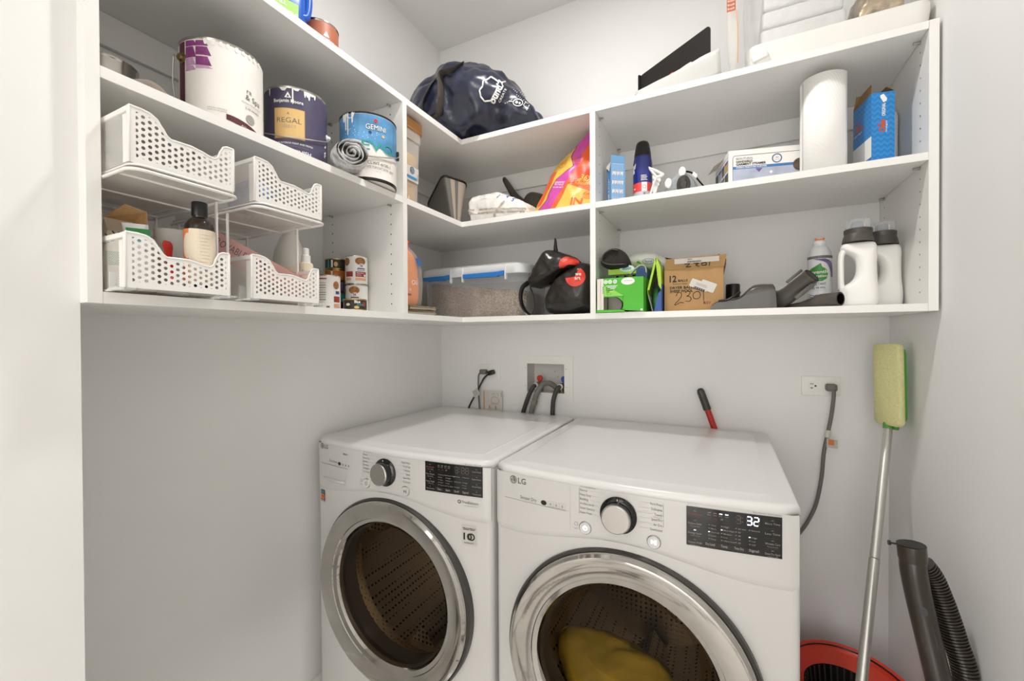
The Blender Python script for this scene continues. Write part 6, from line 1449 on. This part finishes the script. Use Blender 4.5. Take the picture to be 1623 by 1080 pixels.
paper('cream rolled sheet at the left of the paper bundle', 4, .014, .10, .075, .0, .8, CREAMP, -.034)
paper('thick white folded sheet in front of the red one', 5, .05, .300, .082, .012, .3, pm('shaded_white_paper', 'C6C0B4', .8), -.040)  # white sheet in a darker tone, shade between the papers put into colour
paper('small coral note at the left end of the papers', 7, .028, .062, .045, .004, .1, CORAL, -.078)
paper('front clear-sleeved white sheet with a pale blue strip', 8, .06, .318, .072, .014, .25, pm('sleeve_shaded_white', 'CBCAC6', .25), -.066)  # white sleeve greyed, the shading on the bundle is in its colour
# clear lidded bin turned upside down, lid at the bottom
t = thing('clear_bin', 'big clear plastic bin with white base full of white wrapped packs, top right', 'storage bin', (1.5375, -.195, ZT+EPS))
LIDW = pm('bin_base_white', 'E9E6E1', .4, var=.03)
b = MB(); b.loft([[(x*s_, y*s_, z) for x, y in rxy(.405, .305, .03, 6)] for s_, z in ((.93, 0), (.95, .004), (.985, .02), (1, .05), (1, .066), (.985, .068))], LIDW); b.build('base', t, sharp=45)
b = MB(); b.loft([[(x*s_, y*s_, z) for x, y in rxy(.39, .292, .035, 6)] for s_, z in ((.99, .0685), (1.0, .10), (1.03, .30), (1.045, .33))], glassy('bin_clear_wall', 'F1F2F2', .12, .1, .6), False, True); b.build('tub', t, sharp=60)
b = MB(); b.M = T((-.170, -.1535, .03)) @ RY(-14); b.box(-.020, .020, -.006, .003, -.009, .009, WHITEP, bev=.003); b.build('latch', t)
WRP = pm('wrapped_pack_white', 'DAD9D7', .5, var=.06, vscale=60, bump=.6, bscale=220)
for k in range(4):
    lab = ('white ribbed pack at the bottom of the stack in the clear bin', 'white ribbed pack second from the bottom in the clear bin', 'white ribbed pack third from the bottom in the clear bin', 'white ribbed pack on top of the stack in the clear bin')[k]
    b = MB(); b.box(1.37+.004*k, 1.572-.006*k, -.325, -.09, 0, .049, WRP, bev=.01, seg=3); o = b.build('wrapped_pack', loc=(0, 0, ZT+.0695+.0502*k)); tag(o, lab, 'pack')
b = MB(); pillow(b, [(1.585, .0), (1.70, .0), (1.71, .06), (1.69, .10), (1.62, .11), (1.59, .07)], -.30, -.12, pm('foil_decor', 'BBA27A', .3, .4, var=.6, vscale=45, bump=1, bscale=40), floor=0); o = b.build('gold_garland', sub=2, disp=(.02, .03, 4), loc=(0, 0, ZT+.075)); tag(o, 'crumpled gold and grey decorations behind the white packs in the clear bin', 'decoration')
# plastic bag with orange print left of the bin
t = thing('printed_plastic_bag', 'clear plastic bag with orange print hanging beside the big clear bin', 'bag', (1.300, -.33, ZT+EPS))
b = MB(); b.loft([[(x*s_, y*s_, z) for x, y in rxy(.03, .11, .008)] for s_, z in ((.6, 0), (.8, .05), (1, .15), (1.15, .3), (1.2, .38))], glassy('bag_film', 'EFE9E2', .16, .2, .5)); b.build('film', t, sub=1)
b = MB(); b.map = lambda u, v: (u, -.068, v); b.rect(-.016, .006, .15, .27, pm('print_copper', 'B8643C', .5, var=.2, vscale=60)); b.map = lambda u, v: (u, -.0684, v)
for k in range(10): b.text('fresh', -.014, .155+.011*k, .006, PRINTW, width=.017)
b.build('print', t, flat=True)
b = MB(); b.tube([(.008, -.066, .15), (.012, -.06, .08), (.011, -.05, .01)], .0012, pm('orange_thread', 'E09A5A', .5), 6, smooth=4); b.build('ribbon', t)
# ------------------------------------------------------------------ on the back wall
PLATE = pm('wall_plate_white', 'EDEBE7', .4); CORDB = pm('cord_black', '24211E', .5); CORDG = pm('cord_grey', '6B665F', .5)
def outlet(label, x0, x1, z0, z1, slots):
    t = thing('wall_outlet', label, 'outlet', ((x0+x1)/2, 0, (z0+z1)/2)); w2, h2 = (x1-x0)/2, (z1-z0)/2
    b = MB(); b.box(-w2, w2, -.006, -.0003, -h2, h2, PLATE, bev=.0015); o = b.build('cover_plate', t, sharp=40)
    for sx in slots:
        q = MB(T((sx, -.006, 0)) @ RX90); q.loft([[(x, y, z) for x, y in rxy(.028, .033, .0125, 6)] for z in (-.001, .0015)], PLATE); q.M = Matrix(); q.map = lambda u, v: (sx+u, -.0078, v)
        q.rect(-.0075, .0025, .0055, .0075, HOLE); q.rect(-.0065, .0015, -.0075, -.0055, HOLE); q.rect(-.0035, -.0015, -.0105, -.0055, HOLE); q.disc(.008, 0, .003, HOLE, n=12); q.build('receptacle', t, sharp=40)
    return t
outlet('white horizontal outlet plate at the left with two plugs in it', .221, .334, 1.126, 1.197, (-.024, .024))
outlet('white horizontal outlet plate at the right with one grey plug', 1.514, 1.622, 1.1225, 1.187, (-.023, .025))
t = thing('power_cord', 'black power cord plugged into the left outlet, wearing a white paper tag', 'cord', (0, 0, 0))
b = MB(); b.M = T((.302, -.0225, 1.160)) @ RY(-20); b.box(-.017, .012, -.014, .0140, -.011, .011, BLACK, bev=.005); b.build('plug', t)
b = MB(); b.tube([(.290, -.025, 1.155), (.266, -.03, 1.135), (.245, -.032, 1.10), (.222, -.032, 1.06), (.185, -.031, 1.0), (.163, -.027, .94), (.157, -.024, .85), (.156, -.022, .70), (.155, -.022, .5)], .0042, CORDB, 10, smooth=5); b.build('cord', t)
b = MB(); b.M = T((.222, -.038, 1.062)) @ RY(-28); b.add([(-.018, 0, -.016), (.022, -.004, -.018), (.020, -.002, .016), (-.016, .002, .014)], [(0, 1, 2, 3)], PAPER); b.map = lambda u, v: (u, -.0045, v)
for k in range(4): b.rect(-.010, .014, -.010+.006*k, -.0075+.006*k, PRINTL)
b.build('paper_tag', t, solid=.0005, flat=True)
t = thing('power_cord', 'grey power cord in the left socket of the left outlet', 'cord', (0, 0, 0))
b = MB(); b.M = T((.262, -.0225, 1.161)); b.box(-.022, .011, -.014, .0140, -.010, .012, CORDG, bev=.005); b.build('plug', t)
b = MB(); b.tube([(.245, -.026, 1.159), (.232, -.026, 1.145), (.229, -.025, 1.10), (.230, -.022, 1.03), (.233, -.019, .95), (.235, -.018, .85), (.235, -.018, .7), (.235, -.018, .5)], .0036, CORDG, 10, smooth=5); b.build('cord', t)
t = thing('instruction_card', 'white instruction sheet with a small line drawing, behind the washer', 'sheet', (.247, -.012, .955))
b = MB(); b.box(0, .104, -.001, 0, 0, .119, PAPER); o = b.build('sheet', t, flat=True)
q = MB(); q.map = flatmap(-.0014); q.rect(.004, .010, .03, .115, pm('tan_stripe', 'C99A66', .6)); q.line((.045, .055), (.085, .055), .001, PRINT); strokes(q, [(.05, .06), (.045, .075), (.055, .088), (.08, .085), (.088, .07), (.078, .06), (.05, .06)], .0014, PRINT)
for k in range(5): q.rect(.016+.004*k, .0165+.004*k, .06, .11, PRINTL)
strokes(q, [(.05, .098), (.06, .108), (.065, .095)], .001, PRINT); strokes(q, [(.075, .108), (.085, .098), (.08, .094)], .001, PRINT); q.rect(.018, .1, .05, .0505, PRINTL); q.rect(.032, .040, .032, .047, pm('tan_icon', 'C99A66', .6)); q.rect(.066, .074, .032, .047, D.materials['tan_icon']); q.rect(.098, .1, .09, .112, PRINT); merge(o, q)
# recessed valve box
t = thing('washer_valve_box', 'white recessed wall box with hot and cold washer valves', 'valve box', (0, 0, 0))
b = MB(); M_ = pm('box_metal_white', 'D9D6D0', .4)
for s_ in ((.438, .4755, 1.045, 1.2405), (.6535, .694, 1.045, 1.2405), (.4755, .6535, 1.045, 1.0775), (.4755, .6535, 1.2055, 1.2405)): b.box(s_[0], s_[1], -.004, -.0003, s_[2], s_[3], PLATE)
b.build('frame', t, flat=True)
b = MB(); x0, x1, z0, z1 = .4715, .6575, 1.077, 1.2065
for q4 in (((x0, .088, z0), (x1, .088, z0), (x1, .088, z1), (x0, .088, z1)), ((x0, 0, z0), (x0, .088, z0), (x0, .088, z1), (x0, 0, z1)), ((x1, 0, z0), (x1, 0, z1), (x1, .088, z1), (x1, .088, z0)), ((x0, 0, z1), (x0, .088, z1), (x1, .088, z1), (x1, 0, z1)), ((x0, 0, z0), (x1, 0, z0), (x1, .088, z0), (x0, .088, z0))): b.add(q4, [(0, 1, 2, 3)], M_)
b.map = lambda u, v: (u, .0875, v)
for u, v in ((.575, 1.165), (.625, 1.15), (.59, 1.14)): b.disc(u, v, .002, HOLE, n=8)
b.map = flatmap(-.0044)
for u, v in ((.468, 1.185), (.468, 1.105), (.661, 1.185), (.661, 1.105)): b.disc(u, v, .0022, PRINTL, n=8)
b.build('box', t, flat=True)
BRASS = pm('valve_brass', 'A08A5C', .35, .9)
for x, mm, nm in ((.520, RED, 'red hot water valve handle'), (.636, BLUEM, 'blue cold water valve handle')):
    b = MB(); b.tube([(x, .05, 1.079), (x, .05, 1.11), (x, .045, 1.118)], .011, BRASS, 14); b.tube([(x, .05, 1.112), (x, .005, 1.112), (x, -.006, 1.108)], .010, BRASS, 14); v_ = b.build('valve', t)
    b = MB(); b.M = T((x+.004, .03, 1.124)); b.loft([[(px, py*.5, z) for px, py in rxy(wd, .03, .005)] for wd, z in ((.014, 0), (.022, .006), (.026, .016), (.018, .024), (.010, .026))], mm); o = b.build('valve_handle', v_); o['label'] = nm
HOSD = pm('hose_charcoal', '3D3A37', .5); HOSG = pm('hose_grey', '77736E', .5)
def hose(label, pts, r, mat, collar=None):
    t = thing('washer_hose', label, 'hose', (0, 0, 0)); b = MB(); b.tube(pts, r, mat, 14, smooth=6); b.build('hose', t)
    if collar:
        c, d, cr, cl, cm, nm = collar; d = Vector(d).normalized(); c = Vector(c); b = MB(); b.tube([c-d*cl, c+d*cl], cr, cm, 18); b.build(nm, t, sharp=40)
hose('charcoal hose from the hot valve down behind the washer', [(.520, -.010, 1.108), (.515, -.024, 1.104), (.50, -.030, 1.075), (.482, -.031, 1.03), (.462, -.029, .97), (.45, -.025, .90)], .0098, HOSD, ((.520, -.012, 1.108), (0, -1, -.25), .0125, .006, WHITEP, 'collar'))
hose('grey drain hose looping out of the valve box', [(.615, .03, 1.078), (.60, .018, 1.105), (.575, .0, 1.120), (.553, -.018, 1.112), (.535, -.030, 1.075), (.515, -.030, 1.02), (.50, -.027, .96), (.49, -.025, .90)], .0118, HOSG, ((.5215, -.0303, 1.036), (.12, 0, .33), .0135, .009, pm('hose_band_taupe', '8A8172', .6), 'band'))
hose('charcoal hose from the cold valve down behind the washer', [(.636, -.010, 1.108), (.634, -.024, 1.105), (.625, -.030, 1.09), (.613, -.031, 1.05), (.608, -.030, 1.0), (.604, -.027, .95), (.60, -.025, .90)], .0098, HOSD, ((.636, -.012, 1.108), (0, -1, -.2), .0125, .006, WHITEP, 'collar'))
# right hand cord
t = thing('power_cord', 'grey dryer cord hanging from the right outlet beside the dryer', 'cord', (0, 0, 0))
b = MB(); b.M = T((1.593, -.0225, 1.153)); b.lathe([(0, -.012), (.014, -.012), (.017, -.004), (.017, .006), (.012, .012), (0, .012)], CORDG, 20) if False else b.box(-.015, .016, -.014, .0140, -.012, .012, CORDG, bev=.006); b.build('plug', t)
b = MB(); b.tube([(1.597, -.033, 1.147), (1.598, -.036, 1.13), (1.592, -.033, 1.06), (1.581, -.03, .99), (1.572, -.03, .93), (1.566, -.03, .85), (1.551, -.03, .76), (1.525, -.03, .69), (1.490, -.028, .62), (1.46, -.025, .5), (1.45, -.025, .2), (1.45, -.03, .01)], .0058, CORDG, 12, smooth=6); b.build('cord', t)
b = MB(); b.tube([(1.5845, -.031, 1.012), (1.581, -.0305, .988)], .0075, PAPER, 14); b.build('tag_loop', t)
b = MB(); b.add([(1.578, -.032, .985), (1.600, -.075, .990), (1.601, -.075, .962), (1.578, -.032, .955)], [(0, 1, 2, 3)], PAPER); b.add([(1.583, -.0425, .984), (1.594, -.064, .987), (1.594, -.064, .970), (1.583, -.0425, .966)], [(0, 1, 2, 3)], ORANGE); b.build('paper_tag', t, solid=.0012, flat=True)
# red handle behind the dryer
t = thing('broom_handle', 'red handle with dark grey hanging grip sticking up behind the dryer', 'handle', (0, 0, 0))
b = MB(); p0, p1 = Vector((1.1940, -0.0240, 1.1300)), Vector((1.2450, -0.0240, 0.9810)); d = (p1-p0).normalized(); g0 = p0+d*.082
b.tube([p0+d*.06, p1, p1+d*.12, Vector((1.385, -.024, .58)), Vector((1.39, -.024, .001))], .0105, pm('handle_red', 'B8291C', .4), 16); b.build('shaft', t)
b = MB(); b.tube([p0, p0+d*.004, p0+d*.012, p0+d*.02, g0], [.006, .011, .0135, .0135, .0135], DKGREY, 18); b.build('grip', t, sharp=50)
b = MB(); b.tube([p0+d*.012+Vector((0, -.0142, 0)), p0+d*.012+Vector((0, -.0125, 0))], .0045, BLACK, 12); b.build('hang_hole', t)
# ------------------------------------------------------------------ beside the dryer
PADY = pm('mop_pad_lime', 'E2DFA4', .95, var=.08, vscale=120, bump=.7, bscale=260); MOPG = pm('mop_holder_green', '4F9A3A', .4); ALU = pm('aluminium_pole', 'D0CDC8', .34, .85)
t = thing('flat_mop', 'aluminium mop upside down in the corner with a lime flat pad', 'mop', (0, 0, 0))
L0, R0 = Vector((1.682, -.135, 0)), Vector((1.7175, -.213, 0)); ax = (R0-L0).normalized(); nn = Vector((ax.y, -ax.x, 0)); mid = (L0+R0)/2
Mm = Matrix(((ax.x, -nn.x, 0, mid.x), (ax.y, -nn.y, 0, mid.y), (0, 0, 1, 1.184), (0, 0, 0, 1)))
b = MB(Mm @ RY(-1.5)); b.loft([[(x, y0, z) for x, z in rxy(.088*k, .235*k2, .014, 5)][::-1] for y0, k, k2 in ((-.009, .94, .98), (-.006, 1, 1), (.006, 1, 1), (.009, .96, .98))], PADY); b.build('pad', t, sharp=60)
b = MB(Mm @ RY(-1.5)); b.loft([[(x, y0, z) for x, z in rxy(.078, .215, .02, 5)][::-1] for y0 in (.0095, .015, .018)], MOPG); b.box(-.014, .014, .006, .018, -.130, -.03, MOPG, bev=.004); b.build('holder', t, sharp=50)
top = Vector((mid.x+.002, mid.y+.006, 1.066)); fl = Vector((1.451, -.80, .0))
pa = Vector((1.5650, -0.5000, 0.5130)); dd = (pa-top).normalized(); k = (top.z-.004)/-dd.z; fl = top+dd*k
b = MB(); js = (.0, .30, .58, 1.0); rr_ = (.0105, .0113, .0121)
for i in range(3): b.tube([top+(fl-top)*js[i], top+(fl-top)*(js[i+1]-.0015)], rr_[i], ALU, 20)
b.build('pole', t, sharp=40)
b = MB(); b.tube([top+Vector((0, 0, .012)), top-dd*-.012], .0125, MOPG, 18); b.build('joint', t)
# bucket with wringer
BRED = pm('bucket_red', 'D03A22', .32, var=.05); 
t = thing('mop_bucket', 'oval red bucket with black wringer basket between dryer and wall', 'bucket', (1.588, -.298, 0))
b = MB()
def ell(rx, ry, z, n=48, dx=0, dy=0): return [(dx+rx*math.cos(2*PI*i/n), dy+ry*math.sin(2*PI*i/n), z) for i in range(n)]
b.loft([ell(.105, .125, 0), ell(.11, .13, .01), ell(.138, .158, .33), ell(.142, .162, .345), ell(.152, .172, .352), ell(.154, .174, .362), ell(.150, .170, .368), ell(.142, .162, .366), ell(.132, .152, .352)], BRED, True, False)
b.loft([ell(.131, .151, .351), ell(.10, .12, .02)], BRED, False, True); b.build('pail', t, sharp=45)
b = MB(); b.loft([ell(.1315, .1515, .353), ell(.128, .148, .352), ell(.100, .112, .333, dy=.0, dx=-.01), ell(.097, .109, .333, dx=-.01)], BRED, False, False); b.build('inner_rim', t, sharp=30)
b = MB(); b.tube(ell(.1385, .1585, .364, 40), .0022, BLACK, 6, closed=True); b.build('seal', t)
b = MB(); b.loft([ell(.097, .109, .335, dx=-.01), ell(.090, .10, .27, dx=-.01), ell(.06, .07, .14, dx=-.01)], BLACK, False, True)
for i in range(36):
    a = 2*PI*i/36; b.tube([(-.01+.0945*math.cos(a), .106*math.sin(a), .333), (-.01+.087*math.cos(a), .097*math.sin(a), .268), (-.01+.06*math.cos(a), .068*math.sin(a), .15)], .0026, DKGREY, 6)
b.build('wringer', t, sharp=60)
STRG = pm('mop_strings', 'D2C9B4', .95, var=.3, vscale=90, bump=1, bscale=120)
b = MB()
for k in range(26):
    a = k*2.4; r0 = .012+.045*((k*7) % 11)/11; cx, cy = r0*math.cos(a), r0*math.sin(a)
    b.tube([(cx*.4, cy*.4, .16), (cx, cy, .25), (cx*1.15, cy*1.15, .295+.01*fr(2, k)), (cx*1.25+.012*math.cos(a*2), cy*1.25+.012*math.sin(a*2), .275), (cx*1.2, cy*1.2, .22)], .0075, STRG, 8, smooth=3)
o = b.build('mop_strings', loc=(1.578, -.298, 0)); tag(o, 'cream cotton mop strings wrung down inside the black basket', 'mop head'); o['kind'] = 'stuff'
# vacuum wand and hose
VACD = pm('vacuum_dark', '332B23', .28, var=.08, coat=.3)
t = thing('vacuum_hose', 'dark vacuum handle and ribbed hose leaning on the right wall', 'vacuum hose', (0, 0, 0))
W = [Vector((1.6350, -0.5600, 0.8710)), Vector((1.6370, -0.5600, 0.8490)), Vector((1.6380, -0.5620, 0.8220)), Vector((1.6460, -0.5650, 0.7650)), Vector((1.6580, -0.5720, 0.6930)), Vector((1.6720, -0.5850, 0.6070))]
ex = W[-1]+(W[-1]-W[-2]).normalized()*.25; W += [ex, Vector((min(ex.x, 1.71), ex.y-.05, .03))]
b = MB(); b.tube(W[1:], [.0225, .0230, .0225, .0218, .0215, .0212, .0205], VACD, 24, smooth=6); b.build('wand', t, sharp=60)
c = W[0]; d = Vector((.35, -.12, 1)).normalized(); dm = (W[0]-W[2]).normalized()
b = MB(); b.tube([W[1]+dm*-.012, W[1], W[0]+dm*.006], [.0220, .0245, .0245], VACD, 28, cap=False); b.tube([W[0]+dm*.0061, W[0]+dm*.003, W[0]-dm*.02], [.0239, .0205, .020], BLACK, 28); b.build('collar', t, sharp=40)
b = MB(); lp = W[0]+Vector((-.030, .0, .002)); b.tube([lp+Vector((.006, 0, 0)), lp+Vector((-.004, 0, 0)), lp+Vector((-.0045, 0, 0)), lp+Vector((-.009, 0, 0))], [.002, .002, .005, .005], BLACK, 10); b.build('pin', t)
v1, v2 = Vector((1.6470, -0.5900, 0.7460)), Vector((1.6570, -0.5970, 0.6890)); dv2 = (v2-v1).normalized(); b = MB()
sd = Vector((.93, -.36, 0)).cross(dv2).normalized(); sx_ = dv2.cross(sd).normalized()
cam_ = (Vector((1.2776, -1.7501, 1.3261))-v1).normalized()
def slab(c0, ln, wd, th, off, mat, nm):
    b = MB(); zz = dv2; yy = (cam_-zz*cam_.dot(zz)).normalized(); xx = yy.cross(zz)
    b.loft([[c0+xx*x+zz*z+yy*(off+h) for x, z in rxy(wd*k, ln*k, wd*.45*k, 5)] for h, k in ((-.01, 1), (th*.7, 1), (th, .93))], mat); b.build(nm, t, sharp=40)
slab((v1+v2)/2+Vector((.004, .028, -.004)), .085, .024, .004, .0195, DKGREY, 'control_slider')
slab(v1+Vector((.005, .028, .004)), .018, .014, .004, .0235, BLACK, 'suction_button')
Hs = [Vector((1.6610, -0.5350, 0.8310)), Vector((1.6790, -0.5300, 0.8020)), Vector((1.6970, -0.5300, 0.7460)), Vector((1.7110, -0.5350, 0.6860)), Vector((1.7260, -0.5500, 0.6010))]
Hs = [Vector((min(p.x, 1.7478-.0225), p.y, p.z)) for p in Hs]
ex = Hs[-1]+(Hs[-1]-Hs[-2]).normalized()*.2; Hs += [Vector((min(ex.x, 1.72), ex.y, ex.z)), Vector((1.70, -.66, .03))]
sp, _ = spline(Hs, 1, 30); pts = []; rad = []
acc = 0; last = sp[0]
fine = []
for p, q in zip(sp, sp[1:]):
    fine += [p.lerp(q, j/4) for j in range(4)]
for i, p in enumerate(fine):
    if i: acc += (p-fine[i-1]).length
    pts.append(p); rad.append(.0165+.0032*(1 if (acc/.0062) % 1 < .55 else 0)+.002*min(1, acc/.15))
b = MB(); b.tube(pts, rad, VACD, 18); b.build('ribbed_hose', t, sharp=30)
b = MB(); b.tube([Vector((1.6890, -0.5000, 0.8040)), Vector((1.7120, -0.5000, 0.7260)), Vector((1.7320, -0.5050, 0.6460)), Vector((1.7420, -0.5150, 0.5810))], .006, VACD, 8, smooth=4)
b.build('cable', t) if False else None
